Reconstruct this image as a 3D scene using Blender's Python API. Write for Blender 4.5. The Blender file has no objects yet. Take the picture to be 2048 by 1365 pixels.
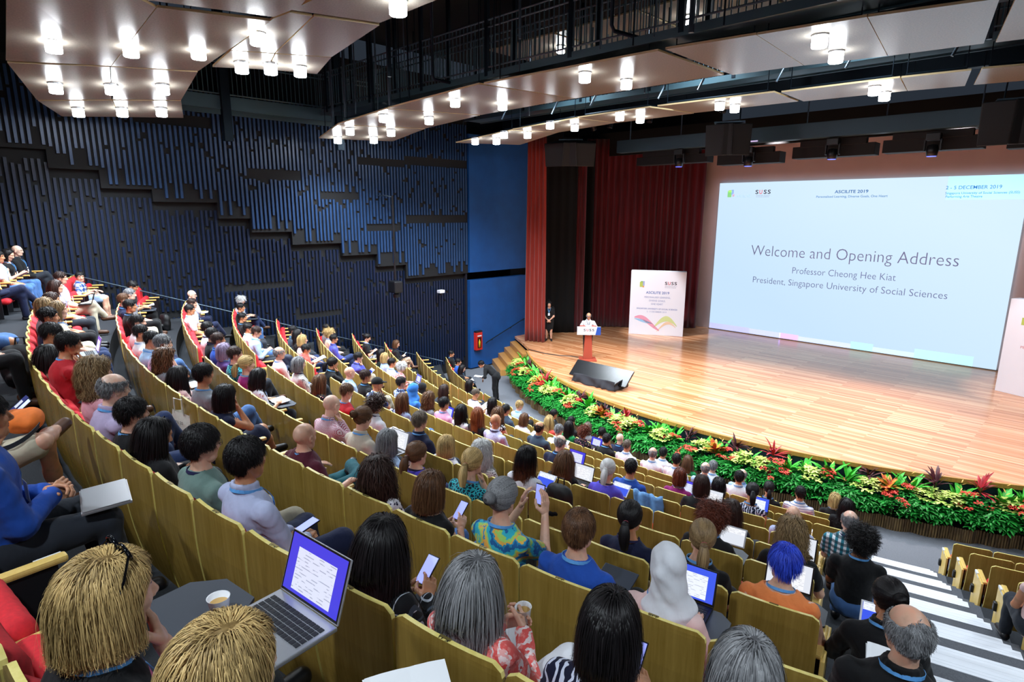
import bpy, bmesh, math, random
import numpy as np
from mathutils import Matrix, Vector, Euler

PI = math.pi
random.seed(7)
rng = np.random.default_rng(7)
SC = bpy.context.scene
COL = SC.collection

# ---------------------------------------------------------------- camera, world, exposure
def make_camera():
    yaw, pitch, roll, f = 0.7899, 0.2131, 0.0053, 1200.0
    w = Vector((-math.sin(yaw) * math.cos(pitch), math.cos(yaw) * math.cos(pitch), -math.sin(pitch)))
    r = Vector((math.cos(yaw), math.sin(yaw), 0))
    u = r.cross(w)
    r2 = math.cos(roll) * r + math.sin(roll) * u
    u2 = -math.sin(roll) * r + math.cos(roll) * u
    cd = bpy.data.cameras.new('camera')
    cd.sensor_width = 36.0
    cd.lens = 36.0 * f / 2048.0
    cd.clip_start = 0.05
    cd.clip_end = 200
    co = bpy.data.objects.new('camera', cd)
    COL.objects.link(co)
    m = Matrix((r2, u2, -w)).transposed().to_4x4()
    m.translation = Vector((0, 0, 5.4))
    co.matrix_world = m
    SC.camera = co
make_camera()

wd = bpy.data.worlds.new('world')
SC.world = wd
wd.use_nodes = True
wd.node_tree.nodes['Background'].inputs[0].default_value = (0.55, 0.72, 1.0, 1)
wd.node_tree.nodes['Background'].inputs[1].default_value = 0.035
SC.view_settings.view_transform = 'Standard'
SC.view_settings.look = 'None'
SC.view_settings.exposure = 0.14
SC.view_settings.gamma = 1.0
SC.view_settings.use_curve_mapping = False
SC.cycles.max_bounces = 5
SC.cycles.diffuse_bounces = 3
SC.cycles.glossy_bounces = 2
SC.cycles.transmission_bounces = 2
SC.cycles.sample_clamp_indirect = 4.0
SC.cycles.use_light_tree = True
SC.cycles.use_denoising = True
LAMP_POWER = 92.0
LAMP_COLOUR = (0.82, 0.92, 1.0)

# ---------------------------------------------------------------- seating geometry (metres; stage floor is z = 0)
CX, CY = -7.146, 30.908          # centre of the curved rows
R0, DR = 19.97, 1.134            # radius of the first row's backrests, row pitch
PIT, DZ = -1.06, 0.4305           # floor of the pit, rise per row
BH = 1.00                        # top of a backrest above its tread
CORR = {0: [0.032, 0.137, 0.129, 0.098, -0.008, -0.006, 0.027, 0.03, 0.03, 0.03, 0.03, 0.03], 1: [0.073, 0.063, 0.041, -0.008, -0.072, -0.066, 0.025, 0.03, 0.03, 0.03, 0.03, 0.03], 2: [0.062, 0.033, -0.015, -0.071, -0.08, -0.064, 0.021, 0.03, 0.03, 0.03, 0.03, 0.03], 3: [0.054, -0.001, -0.04, -0.009, -0.039, -0.054, 0.022, 0.03, 0.03, 0.03, 0.03, 0.03], 4: [0.039, 0.041, 0.036, -0.011, -0.028, -0.021, 0.028, 0.03, 0.03, 0.03, 0.03, 0.03], 5: [0.064, 0.07, 0.045, 0.023, -0.021, -0.079, -0.066, -0.01, 0.03, 0.03, 0.03, 0.03], 6: [0.06, 0.079, 0.049, -0.004, -0.041, -0.023, -0.015, 0.045, 0.116, 0.094, 0.038, 0.006], 7: [0.031, 0.041, 0.036, -0.003, -0.047, -0.038, -0.015, 0.04, 0.087, 0.101, 0.08, 0.071], 8: [0.03, 0.03, 0.024, 0.018, -0.007, -0.033, -0.004, 0.01, 0.006, 0.036, 0.043, 0.046], 9: [0.031, 0.055, 0.061, 0.04, -0.057, -0.062, -0.035, 0.037, 0.077, 0.064, 0.05, 0.053], 10: [0.031, 0.055, 0.061, 0.04, -0.057, -0.062, -0.035, 0.037, 0.077, 0.064, 0.05, 0.053], 11: [0.031, 0.055, 0.061, 0.04, -0.057, -0.062, -0.035, 0.037, 0.077, 0.064, 0.05, 0.053]}
def row_r(i, deg=None):
    r = R0 + DR * i
    return r if deg is None else r + float(np.interp(deg, np.arange(-120, -72, 4.0), CORR[min(i, 11)]))
def row_z(i): return PIT + DZ * i
def polar(R, deg):
    a = math.radians(deg)
    return CX + R * math.cos(a), CY + R * math.sin(a)

# ---------------------------------------------------------------- object helpers
def tag(o, label=None, cat=None, group=None, kind=None):
    if label: o['label'] = label
    if cat: o['category'] = cat
    if group: o['group'] = group
    if kind: o['kind'] = kind
    return o
def empty(name, loc=(0, 0, 0), rz=0.0, label=None, cat=None, group=None, kind=None):
    o = bpy.data.objects.new(name, None)
    COL.objects.link(o)
    o.empty_display_size = 0.1
    o.location = loc
    o.rotation_euler = (0, 0, rz)
    return tag(o, label, cat, group, kind)
def link_mesh(name, me, mats=(), parent=None, loc=None, rot=None):
    o = bpy.data.objects.new(name, me)
    COL.objects.link(o)
    if parent is not None: o.parent = parent
    if loc is not None: o.location = loc
    if rot is not None: o.rotation_euler = rot
    return o
def copy_tree(o, parent=None):
    c = o.copy()
    COL.objects.link(c)
    if parent is not None: c.parent = parent
    for ch in o.children: copy_tree(ch, c)
    return c

class MB:
    """collects simple shapes and links them as one mesh object"""
    def __init__(s): s.v, s.f, s.m, s.n = [], [], [], 0
    def add(s, vs, fs, mi=0, M=None):
        if M is not None: vs = [M @ Vector(v) for v in vs]
        s.v += [tuple(v) for v in vs]
        s.f += [tuple(i + s.n for i in f) for f in fs]
        s.m += [mi] * len(fs)
        s.n += len(vs)
        return s
    def box(s, c, d, mi=0, M=None, rz=0.0):
        x, y, z = d[0] / 2, d[1] / 2, d[2] / 2
        vs = [Vector((a * x, b * y, e * z)) for a in (-1, 1) for b in (-1, 1) for e in (-1, 1)]
        if rz:
            q = Matrix.Rotation(rz, 3, 'Z')
            vs = [q @ v for v in vs]
        vs = [v + Vector(c) for v in vs]
        return s.add(vs, [(0, 1, 3, 2), (4, 6, 7, 5), (0, 4, 5, 1), (2, 3, 7, 6), (0, 2, 6, 4), (1, 5, 7, 3)], mi, M)
    def tube(s, pts, r, n=8, mi=0, M=None, cap=True, r2=None):
        pts = [Vector(p) for p in pts]
        vs, fs = [], []
        L = len(pts)
        up = None
        for i, p in enumerate(pts):
            t = (pts[min(i + 1, L - 1)] - pts[max(i - 1, 0)]).normalized()
            if up is None or abs(t.dot(up)) > 0.99:
                up = Vector((0, 0, 1)) if abs(t.z) < 0.9 else Vector((1, 0, 0))
            a = t.cross(up).normalized()
            b = t.cross(a).normalized()
            rr = r if r2 is None else r + (r2 - r) * i / (L - 1)
            for k in range(n):
                an = 2 * PI * k / n
                vs.append(p + a * math.cos(an) * rr + b * math.sin(an) * rr)
        for i in range(L - 1):
            for k in range(n):
                fs.append((i * n + k, i * n + (k + 1) % n, (i + 1) * n + (k + 1) % n, (i + 1) * n + k))
        if cap:
            fs.append(tuple(range(n)))
            fs.append(tuple(reversed(range((L - 1) * n, L * n))))
        return s.add(vs, fs, mi, M)
    def lathe(s, prof, n=16, c=(0, 0, 0), mi=0, M=None):
        vs, fs = [], []
        for (r, z) in prof:
            for k in range(n):
                a = 2 * PI * k / n
                vs.append((c[0] + r * math.cos(a), c[1] + r * math.sin(a), c[2] + z))
        for i in range(len(prof) - 1):
            for k in range(n):
                fs.append((i * n + k, i * n + (k + 1) % n, (i + 1) * n + (k + 1) % n, (i + 1) * n + k))
        fs.append(tuple(reversed(range(n))))
        fs.append(tuple(range((len(prof) - 1) * n, len(prof) * n)))
        return s.add(vs, fs, mi, M)
    def prism(s, poly, z0, z1, mi=0, M=None):
        n = len(poly)
        vs = [(x, y, z0) for x, y in poly] + [(x, y, z1) for x, y in poly]
        fs = [tuple(reversed(range(n))), tuple(range(n, 2 * n))]
        fs += [(i, (i + 1) % n, n + (i + 1) % n, n + i) for i in range(n)]
        return s.add(vs, fs, mi, M)
    def grid(s, fn, nu, nv, mi=0, M=None, thick=0.0):
        vs = [fn(i / nu, j / nv) for i in range(nu + 1) for j in range(nv + 1)]
        fs = [(i * (nv + 1) + j, (i + 1) * (nv + 1) + j, (i + 1) * (nv + 1) + j + 1, i * (nv + 1) + j + 1)
              for i in range(nu) for j in range(nv)]
        return s.add(vs, fs, mi, M)
    def mesh(s, name='mesh', smooth=False):
        me = bpy.data.meshes.new(name)
        me.from_pydata(s.v, [], s.f)
        me.polygons.foreach_set('material_index', s.m)
        if smooth: me.polygons.foreach_set('use_smooth', [True] * len(s.f))
        me.update()
        return me
    def build(s, name, mats, parent=None, smooth=False, bevel=0.0, seg=2, loc=None, rot=None):
        me = s.mesh(name, smooth)
        if bevel:
            bm = bmesh.new()
            bm.from_mesh(me)
            bmesh.ops.bevel(bm, geom=[e for e in bm.edges if len(e.link_faces) == 2 and e.calc_face_angle(0) > 0.5],
                            offset=bevel, segments=seg, affect='EDGES', profile=0.6)
            bm.to_mesh(me)
            bm.free()
        for m in (mats if isinstance(mats, (list, tuple)) else [mats]): me.materials.append(m)
        return link_mesh(name, me, parent=parent, loc=loc, rot=rot)

def np_mesh(name, V, F, mi=None, smooth=True, tone=None):
    """mesh from numpy vertices and quad (or triangle) faces"""
    me = bpy.data.meshes.new(name)
    V = np.asarray(V, np.float32)
    F = np.asarray(F, np.int32)
    k = F.shape[1]
    me.vertices.add(len(V))
    me.vertices.foreach_set('co', V.ravel())
    me.loops.add(F.size)
    me.loops.foreach_set('vertex_index', F.ravel())
    me.polygons.add(len(F))
    me.polygons.foreach_set('loop_start', np.arange(0, F.size, k, dtype=np.int32))
    if mi is not None: me.polygons.foreach_set('material_index', np.asarray(mi, np.int32))
    if smooth: me.polygons.foreach_set('use_smooth', np.ones(len(F), bool))
    me.update(calc_edges=True)
    me.validate()
    if tone is not None:
        at = me.attributes.new('tone', 'FLOAT', 'POINT')
        at.data.foreach_set('value', np.asarray(tone, np.float32))
    return me

# ---------------------------------------------------------------- materials
MATS = {}
def srgb(c):
    if isinstance(c, str): c = tuple(int(c[i:i + 2], 16) for i in (0, 2, 4))
    return tuple(((v / 255) / 12.92 if v / 255 <= 0.04045 else ((v / 255 + 0.055) / 1.055) ** 2.4) for v in c) + (1.0,)
class NT:
    def __init__(s, name):
        s.mat = bpy.data.materials.new(name)
        s.mat.use_nodes = True
        s.t = s.mat.node_tree
        s.b = s.t.nodes['Principled BSDF']
    def n(s, typ, ins=None, **kw):
        nd = s.t.nodes.new(typ)
        for k, v in kw.items(): setattr(nd, k, v)
        for k, v in (ins or {}).items():
            if isinstance(v, bpy.types.NodeSocket): s.t.links.new(v, nd.inputs[k])
            else: nd.inputs[k].default_value = v
        return nd
    def link(s, a, b): s.t.links.new(a, b)
    def coord(s, kind='Object', scale=(1, 1, 1), rot=(0, 0, 0)):
        tc = s.n('ShaderNodeTexCoord')
        mp = s.n('ShaderNodeMapping', {'Vector': tc.outputs[kind], 'Scale': scale, 'Rotation': rot})
        return mp.outputs[0]
    def ramp(s, fac, stops, interp='LINEAR'):
        r = s.n('ShaderNodeValToRGB', {'Fac': fac})
        r.color_ramp.interpolation = interp
        e = r.color_ramp.elements
        while len(e) < len(stops): e.new(0.5)
        for el, (p, c) in zip(e, stops):
            el.position = p
            el.color = c
        return r.outputs[0]
    def mix(s, fac, a, b, mode='MIX'):
        m = s.n('ShaderNodeMix', data_type='RGBA', blend_type=mode)
        for i, v in ((0, fac), (6, a), (7, b)):
            if isinstance(v, bpy.types.NodeSocket): s.t.links.new(v, m.inputs[i])
            else: m.inputs[i].default_value = v
        return m.outputs[2]
    def math(s, op, a, b=0.0, c=None):
        m = s.n('ShaderNodeMath', operation=op)
        for i, v in enumerate((a, b) if c is None else (a, b, c)):
            if isinstance(v, bpy.types.NodeSocket): s.t.links.new(v, m.inputs[i])
            else: m.inputs[i].default_value = v
        return m.outputs[0]
    def noise(s, vec, scale, detail=3.0, rough=0.5):
        return s.n('ShaderNodeTexNoise', {'Vector': vec, 'Scale': scale, 'Detail': detail, 'Roughness': rough}).outputs[0]
    def bump(s, h, strength=0.3, dist=0.01):
        b = s.n('ShaderNodeBump', {'Height': h, 'Strength': strength, 'Distance': dist})
        s.link(b.outputs[0], s.b.inputs['Normal'])
    def out(s, col=None, rough=0.5, metal=0.0, spec=None):
        if col is not None:
            if isinstance(col, bpy.types.NodeSocket): s.link(col, s.b.inputs['Base Color'])
            else: s.b.inputs['Base Color'].default_value = col
        if isinstance(rough, bpy.types.NodeSocket): s.link(rough, s.b.inputs['Roughness'])
        else: s.b.inputs['Roughness'].default_value = rough
        s.b.inputs['Metallic'].default_value = metal
        if spec is not None: s.b.inputs['Specular IOR Level'].default_value = spec
        return s.mat
def plain(name, col, rough=0.6, metal=0.0, noise=0.0, spec=None, nscale=20.0, bump=0.0):
    if name in MATS: return MATS[name]
    t = NT(name)
    c = srgb(col)
    if noise:
        v = t.coord('Object')
        f = t.noise(v, nscale)
        lo = tuple(x * (1 - noise) for x in c[:3]) + (1,)
        hi = tuple(min(1, x * (1 + noise)) for x in c[:3]) + (1,)
        t.out(t.ramp(f, [(0.3, lo), (0.7, hi)]), rough, metal, spec)
        if bump: t.bump(f, bump)
    else:
        t.out(c, rough, metal, spec)
    MATS[name] = t.mat
    return t.mat
def emit(name, col, strength):
    if name in MATS: return MATS[name]
    t = NT(name)
    t.out(srgb(col), 0.4)
    t.b.inputs['Emission Color'].default_value = srgb(col)
    t.b.inputs['Emission Strength'].default_value = strength
    MATS[name] = t.mat
    return t.mat

# ---------------------------------------------------------------- smooth bodies: distance fields meshed with surface nets
class SDF:
    def __init__(s, lo, hi, h):
        s.h = h
        s.lo = np.array(lo, np.float32)
        s.n = np.maximum(4, np.ceil((np.array(hi) - s.lo) / h).astype(int) + 1)
        s.f = np.full(s.n, 0.15, np.float32)
        s.ax = [s.lo[i] + h * np.arange(s.n[i], dtype=np.float32) for i in range(3)]
    def win(s, a, b):
        i0 = np.maximum(0, np.floor((np.array(a) - s.lo) / s.h).astype(int))
        i1 = np.minimum(s.n, np.ceil((np.array(b) - s.lo) / s.h).astype(int) + 1)
        if np.any(i1 <= i0): return None
        sl = tuple(slice(p, q) for p, q in zip(i0, i1))
        g = np.meshgrid(*[s.ax[k][sl[k]] for k in range(3)], indexing='ij', sparse=True)
        return sl, g
    def put(s, sl, d, k, op):
        a = s.f[sl]
        if op == 'add':
            h = np.maximum(k - np.abs(a - d), 0) / k
            s.f[sl] = np.minimum(a, d) - h * h * k * 0.25
        else:
            d = -d
            h = np.maximum(k - np.abs(a - d), 0) / k
            s.f[sl] = np.maximum(a, d) + h * h * k * 0.25
    def cone(s, a, b, ra, rb=None, k=0.02, op='add', flat=None):
        a, b = np.array(a, np.float32), np.array(b, np.float32)
        rb = ra if rb is None else rb
        m = max(ra, rb) + k + 2 * s.h
        w = s.win(np.minimum(a, b) - m, np.maximum(a, b) + m)
        if w is None: return s
        sl, (x, y, z) = w
        ab = b - a
        L = float(ab @ ab) + 1e-12
        t = np.clip(((x - a[0]) * ab[0] + (y - a[1]) * ab[1] + (z - a[2]) * ab[2]) / L, 0, 1)
        dx, dy, dz = x - a[0] - t * ab[0], y - a[1] - t * ab[1], z - a[2] - t * ab[2]
        d2 = dx * dx + dy * dy + dz * dz
        if flat is not None:
            fn, amt = flat
            e = dx * fn[0] + dy * fn[1] + dz * fn[2]
            d2 = d2 + e * e * (amt * amt - 1)
        s.put(sl, np.sqrt(d2) - (ra + (rb - ra) * t), k, op)
        return s
    def ell(s, c, r, k=0.02, op='add', Rm=None):
        c, r = np.array(c, np.float32), np.array(r, np.float32)
        m = (max(r) if Rm is not None else r) + k + 2 * s.h
        w = s.win(c - m, c + m)
        if w is None: return s
        sl, (x, y, z) = w
        x, y, z = x - c[0], y - c[1], z - c[2]
        if Rm is not None:
            q = np.array(Rm)
            x, y, z = (q[0, 0] * x + q[1, 0] * y + q[2, 0] * z, q[0, 1] * x + q[1, 1] * y + q[2, 1] * z,
                       q[0, 2] * x + q[1, 2] * y + q[2, 2] * z)
        k0 = np.sqrt((x / r[0]) ** 2 + (y / r[1]) ** 2 + (z / r[2]) ** 2)
        k1 = np.sqrt((x / r[0] ** 2) ** 2 + (y / r[1] ** 2) ** 2 + (z / r[2] ** 2) ** 2) + 1e-9
        s.put(sl, np.where(k0 < 1e-4, -min(r), k0 * (k0 - 1) / k1), k, op)
        return s
    def wrinkle(s, amp, fr=38.0, seed=0.0):
        x, y, z = np.meshgrid(*s.ax, indexing='ij', sparse=True)
        near = np.abs(s.f) < 0.05
        w = np.sin(x * fr + 1.7 * np.sin(y * fr * .6 + seed) + z * fr * .5) * np.sin(z * fr * .8 + 1.3 * np.sin(x * fr * .5 + seed) - y * fr * .6)
        s.f += np.where(near, amp * w, 0).astype(np.float32)
        return s
    def mesh(s):
        f, n = s.f, s.n
        cells = n - 1
        ncell = int(cells.prod())
        acc = np.zeros((ncell, 3))
        cnt = np.zeros(ncell)
        quads = []
        st = (int(cells[1] * cells[2]), int(cells[2]), 1)
        for ax in range(3):
            b, c = [(1, 2), (2, 0), (0, 1)][ax]
            s0 = [slice(None)] * 3
            s1 = [slice(None)] * 3
            s0[ax], s1[ax] = slice(0, -1), slice(1, None)
            f0, f1 = f[tuple(s0)], f[tuple(s1)]
            idx = np.argwhere((f0 < 0) != (f1 < 0))
            if len(idx) == 0: continue
            ok = (idx[:, b] > 0) & (idx[:, b] < cells[b]) & (idx[:, c] > 0) & (idx[:, c] < cells[c])
            idx = idx[ok]
            v0, v1 = f0[tuple(idx.T)], f1[tuple(idx.T)]
            p = idx.astype(np.float64)
            p[:, ax] += v0 / (v0 - v1)
            base = idx[:, 0] * st[0] + idx[:, 1] * st[1] + idx[:, 2] * st[2]
            cs = [base - st[b] - st[c], base - st[c], base, base - st[b]]
            for q in cs:
                for d in range(3): acc[:, d] += np.bincount(q, p[:, d], ncell)
                cnt += np.bincount(q, None, ncell)
            Q = np.stack(cs, 1)
            neg = v0 < 0
            Q[~neg] = Q[~neg][:, ::-1]
            quads.append(Q)
        if not quads: return np.zeros((0, 3)), np.zeros((0, 4), int)
        Q = np.concatenate(quads)
        use = np.unique(Q)
        mp = np.full(ncell, -1, np.int64)
        mp[use] = np.arange(len(use))
        V = acc[use] / cnt[use][:, None] * s.h + s.lo
        return V.astype(np.float32), mp[Q]

def join_np(parts):
    Vs, Fs, Ms, n = [], [], [], 0
    for V, F, m in parts:
        Vs.append(V)
        Fs.append(F + n)
        Ms.append(np.full(len(F), m) if np.isscalar(m) else m)
        n += len(V)
    return np.concatenate(Vs), np.concatenate(Fs), np.concatenate(Ms)

def rotm(yaw=0.0, pitch=0.0, roll=0.0):
    """head turned left (+yaw), nodding down (+pitch), tilted (roll); local y is forward"""
    return np.array(Matrix.Rotation(yaw, 3, 'Z') @ Matrix.Rotation(-pitch, 3, 'X') @ Matrix.Rotation(roll, 3, 'Y'))

def head_np(h, female=False):
    g = SDF((-.115, -.145, -.16), (.115, .145, .15), h)
    g.ell((0, -.014, .030), (.078, .099, .090), .01)
    g.ell((0, .018, -.032), (.061 if female else .065, .074, .088), .03)
    g.cone((-.03, .035, -.082), (.03, .035, -.082), .030, k=.03)
    g.cone((0, .05, -.085), (0, .072, -.094), .022 if female else .026, .017, .025)
    g.cone((-.035, .068, .026), (.035, .068, .026), .016 if female else .019, k=.02)
    g.ell((-.034, .058, -.022), (.024, .026, .022), .02)
    g.ell((.034, .058, -.022), (.024, .026, .022), .02)
    for sx in (-1, 1):
        g.ell((sx * .030, .099, .004), (.019, .018, .0125), .010, 'sub')
        g.cone((sx * .018, .0745, .013), (sx * .042, .0715, .012), .0055, k=.005)
        g.ell((sx * .080, -.008, -.008), (.011, .021, .033), .008)
        g.ell((sx * .089, -.002, -.006), (.007, .012, .020), .006, 'sub')
    g.cone((0, .086, .012), (0, .106, -.026), .009, .013, .012)
    for sx in (-1, 1): g.ell((sx * .012, .094, -.032), (.010, .012, .008), .006)
    g.ell((0, .082, -.052), (.025, .013, .006), .006)
    g.ell((0, .081, -.063), (.022, .013, .007), .005)
    V, F = g.mesh()
    C = V[F].mean(1)
    m = np.zeros(len(F), int)
    m[(C[:, 2] < -.0475 - 6 * C[:, 0] ** 2 * 0) & (C[:, 2] > -.070 + 12 * C[:, 0] ** 2) & (np.abs(C[:, 0]) < .0225) & (C[:, 1] > .080)] = 1
    m[(C[:, 1] > .066) & (np.abs(C[:, 0]) > .013) & (np.abs(C[:, 0]) < .050) & (C[:, 2] > .0235) & (C[:, 2] < (.0285 if female else .0305))] = 3
    parts = [(V, F, m)]
    for sx in (-1, 1):
        e = SDF((sx * .030 - .02, .05, -.016), (sx * .030 + .02, .10, .024), min(h, .0035))
        e.ell((sx * .030, .0705, .004), (.0125, .0135, .0115), .004)
        v, f = e.mesh()
        c = v[f].mean(1)
        mm = np.full(len(f), 2)
        mm[np.hypot(c[:, 0] - sx * .030, c[:, 2] - .004) < .0062] = 3
        parts.append((v, f, mm))
    return join_np(parts)

def hand_np(h, side, curl, spread=.10, grip=0.0):
    """hand at the wrist, fingers along +y, palm facing -z, side +1 = right hand (thumb towards -x)"""
    g = SDF((-.085, -.03, -.085), (.085, .205, .06), h)
    t = -side
    g.cone((0, -.03, 0), (0, .02, 0), .026, .027, .02, flat=((0, 0, 1), 1.25))
    for i, x in enumerate((-.030, -.010, .010, .029)):
        g.cone((x * .6, .015, 0), (x, .083 - .004 * abs(i - 1.3), 0), .0145, .0125, .012, flat=((0, 0, 1), 1.1))
    lens = [.040, .045, .041, .032]
    for i, x in enumerate((-.030, -.010, .010, .029)):
        L = lens[i] if t < 0 else lens[::-1][i]
        if t > 0: L = lens[3 - i]
        p = np.array([x, .083, 0.0])
        a = .25 * curl + .04 * i
        sx = x * spread * 6
        rr = .0092
        for s_ in range(3):
            l = L * (1, .68, .52)[s_]
            q = p + np.array([sx * l, math.cos(a) * l, -math.sin(a) * l])
            g.cone(p, q, rr, rr * .93, .004)
            rr *= .93
            p = q
            a += curl * (.75, .6, .4)[s_]
    p = np.array([t * .026, .018, -.008])
    q = p + np.array([t * .030, .026, -.012 - .012 * grip])
    r = q + np.array([t * (.012 - .016 * grip), .030, -.006 - .014 * grip])
    u = r + np.array([t * (.002 - .014 * grip), .024, -.004 - .006 * grip])
    g.cone(p, q, .016, .0125, .012).cone(q, r, .0115, .0105, .004).cone(r, u, .0102, .0088, .004)
    return g.mesh()

def ik(a, t, l1, l2, pole):
    a, t = np.array(a, float), np.array(t, float)
    d = t - a
    L = min(np.linalg.norm(d), (l1 + l2) * .995)
    dn = d / np.linalg.norm(d)
    t = a + dn * L
    x = (l1 * l1 - l2 * l2 + L * L) / (2 * L)
    hgt = math.sqrt(max(l1 * l1 - x * x, 1e-6))
    p = np.array(pole, float)
    p = p - dn * (p @ dn)
    p /= np.linalg.norm(p) + 1e-9
    return a + dn * x + p * hgt, t

ARMS = {  # right wrist, left wrist, right hand (dir, palm), left hand (dir, palm), curl, grip
 'L': ((.065, .43, .600), (-.075, .41, .605), ((-.7, .7, -.1), (0, 0, -1)), ((.75, .65, 0), (0, -.1, -1)), .5, .4),
 'P': ((.085, .39, .760), (-.085, .40, .740), ((-.45, .75, .5), (-.7, .1, -.7)), ((.45, .75, .5), (.7, .1, -.7)), .75, .8),
 'T': ((.115, .46, .735), (-.115, .46, .735), ((-.2, 1, -.1), (0, 0, -1)), ((.2, 1, -.1), (0, 0, -1)), .55, .3),
 'W': ((.13, .44, .720), (-.15, .42, .715), ((-.35, .9, -.1), (-.5, 0, -.9)), ((.3, 1, 0), (0, 0, -1)), .9, 1.0),
 'C': ((.055, .335, .985), (-.075, .41, .610), ((-.35, -.1, .95), (-.2, -1, 0)), ((.75, .65, 0), (0, -.1, -1)), 1.0, .7),
 'R': ((.285, .40, .690), (-.275, .38, .690), ((-.25, 1, -.15), (0, 0, -1)), ((.2, 1, -.15), (0, 0, -1)), .3, .1),
 'H': ((.045, .43, .755), (-.075, .42, .745), ((-.6, .75, .2), (-.8, -.5, 0)), ((.6, .75, .15), (.8, -.5, 0)), .95, .6),
 'U': ((.105, .47, .985), (-.095, .47, .975), ((-.15, .25, .95), (-.9, .2, 0)), ((.15, .25, .95), (.9, .2, 0)), .45, .5),
}
ARMS['X'] = ARMS['L']
ARMS['F'] = ((.02, .41, .70), (-.05, .40, .705), ((-.55, .75, .2), (-.7, -.2, -.6)), ((.6, .7, .15), (.7, -.2, -.6)), 1.0, .9)

def frame_from(d, palm):
    y = np.array(d, float)
    y /= np.linalg.norm(y)
    z = -np.array(palm, float)
    z = z - y * (z @ y)
    z /= np.linalg.norm(z)
    x = np.cross(y, z)
    return np.stack([x, y, z], 1)

class Rig:
    """joint positions of one seated or standing figure; origin on the floor, y forward"""
    def __init__(s, arms='L', female=False, legs='N', lean=0.0, yaw=0.0, pitch=0.0, tilt=0.0, stand=False, bulk=1.0, side=0.0, custom=None, sp=1.0):
        s.female, s.arms, s.legs, s.stand, s.bulk = female, arms, legs, stand, bulk
        sw = .168 if female else .190
        zt = .40 if stand else 0.0
        y0 = .17 if not stand else 0.0
        hz = .52 + zt
        def P(x, y, z):      # spine bends about the pelvis
            y, z = y - y0, (z - hz) * sp
            c, n_ = math.cos(lean), math.sin(lean)
            yy, zz = y * c + z * n_, -y * n_ + z * c
            return np.array([x + side * max(0, z) * .25, yy + y0, zz + hz])
        s.pelvis = np.array([0, y0, hz])
        s.waist = P(0, y0 - .015, hz + .17)
        s.chest = P(0, y0 - .015, hz + .34)
        s.neck = P(0, y0 - .008, hz + .49)
        s.head = P(0, y0 + .03, hz + .655)
        s.sh = [P(sw, y0 - .015, hz + .408), P(-sw, y0 - .015, hz + .408)]
        s.hr = rotm(yaw, pitch, tilt)
        A = custom or ARMS[arms]
        s.wr, s.el, s.hf = [], [], []
        for k in (0, 1):
            sg = 1 if k == 0 else -1
            t = np.array(A[k], float)
            if stand and custom is None: t = t + np.array([0, -.12, .40])
            pole = (sg * .55, -.3, -.8) if A[k][2] - hz < .42 else (sg * .25, .3, -.95)
            e, w = ik(s.sh[k], t, .285, .25, pole)
            s.el.append(e)
            s.wr.append(w)
            s.hf.append(frame_from(*A[2 + k]))
        s.curl, s.grip = A[4], A[5]
        hx = .088
        if stand:
            s.hip = [np.array([hx, y0, hz - .02]), np.array([-hx, y0, hz - .02])]
            s.kn = [np.array([.095, y0 + .03, .50]), np.array([-.095, y0 + .03, .50])]
            s.an = [np.array([.10, y0 - .01, .09]), np.array([-.10, y0 - .01, .09])]
            s.toe = [np.array([.13, y0 + .17, .035]), np.array([-.13, y0 + .17, .035])]
        else:
            s.hip = [np.array([hx, y0 + .02, .505]), np.array([-hx, y0 + .02, .505])]
            s.kn = [np.array([.13, .60, .515]), np.array([-.13, .60, .515])]
            s.an = [np.array([.13, .63, .09]), np.array([-.13, .63, .09])]
            s.toe = [np.array([.15, .80, .035]), np.array([-.15, .80, .035])]
            if legs == 'X':
                s.kn = [np.array([-.04, .61, .645]), np.array([-.06, .60, .505])]
                s.an = [np.array([-.20, .78, .34]), np.array([-.05, .62, .09])]
                s.toe = [np.array([-.22, .93, .30]), np.array([-.06, .79, .035])]
            elif legs == 'F':       # ankle resting over the other knee
                s.kn = [np.array([.26, .52, .66]), np.array([-.13, .60, .515])]
                s.an = [np.array([-.08, .66, .62]), np.array([-.13, .63, .09])]
                s.toe = [np.array([-.17, .74, .63]), np.array([-.15, .80, .035])]
            elif legs == 'O':
                s.kn = [np.array([.20, .59, .56]), np.array([-.19, .59, .53])]

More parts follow.
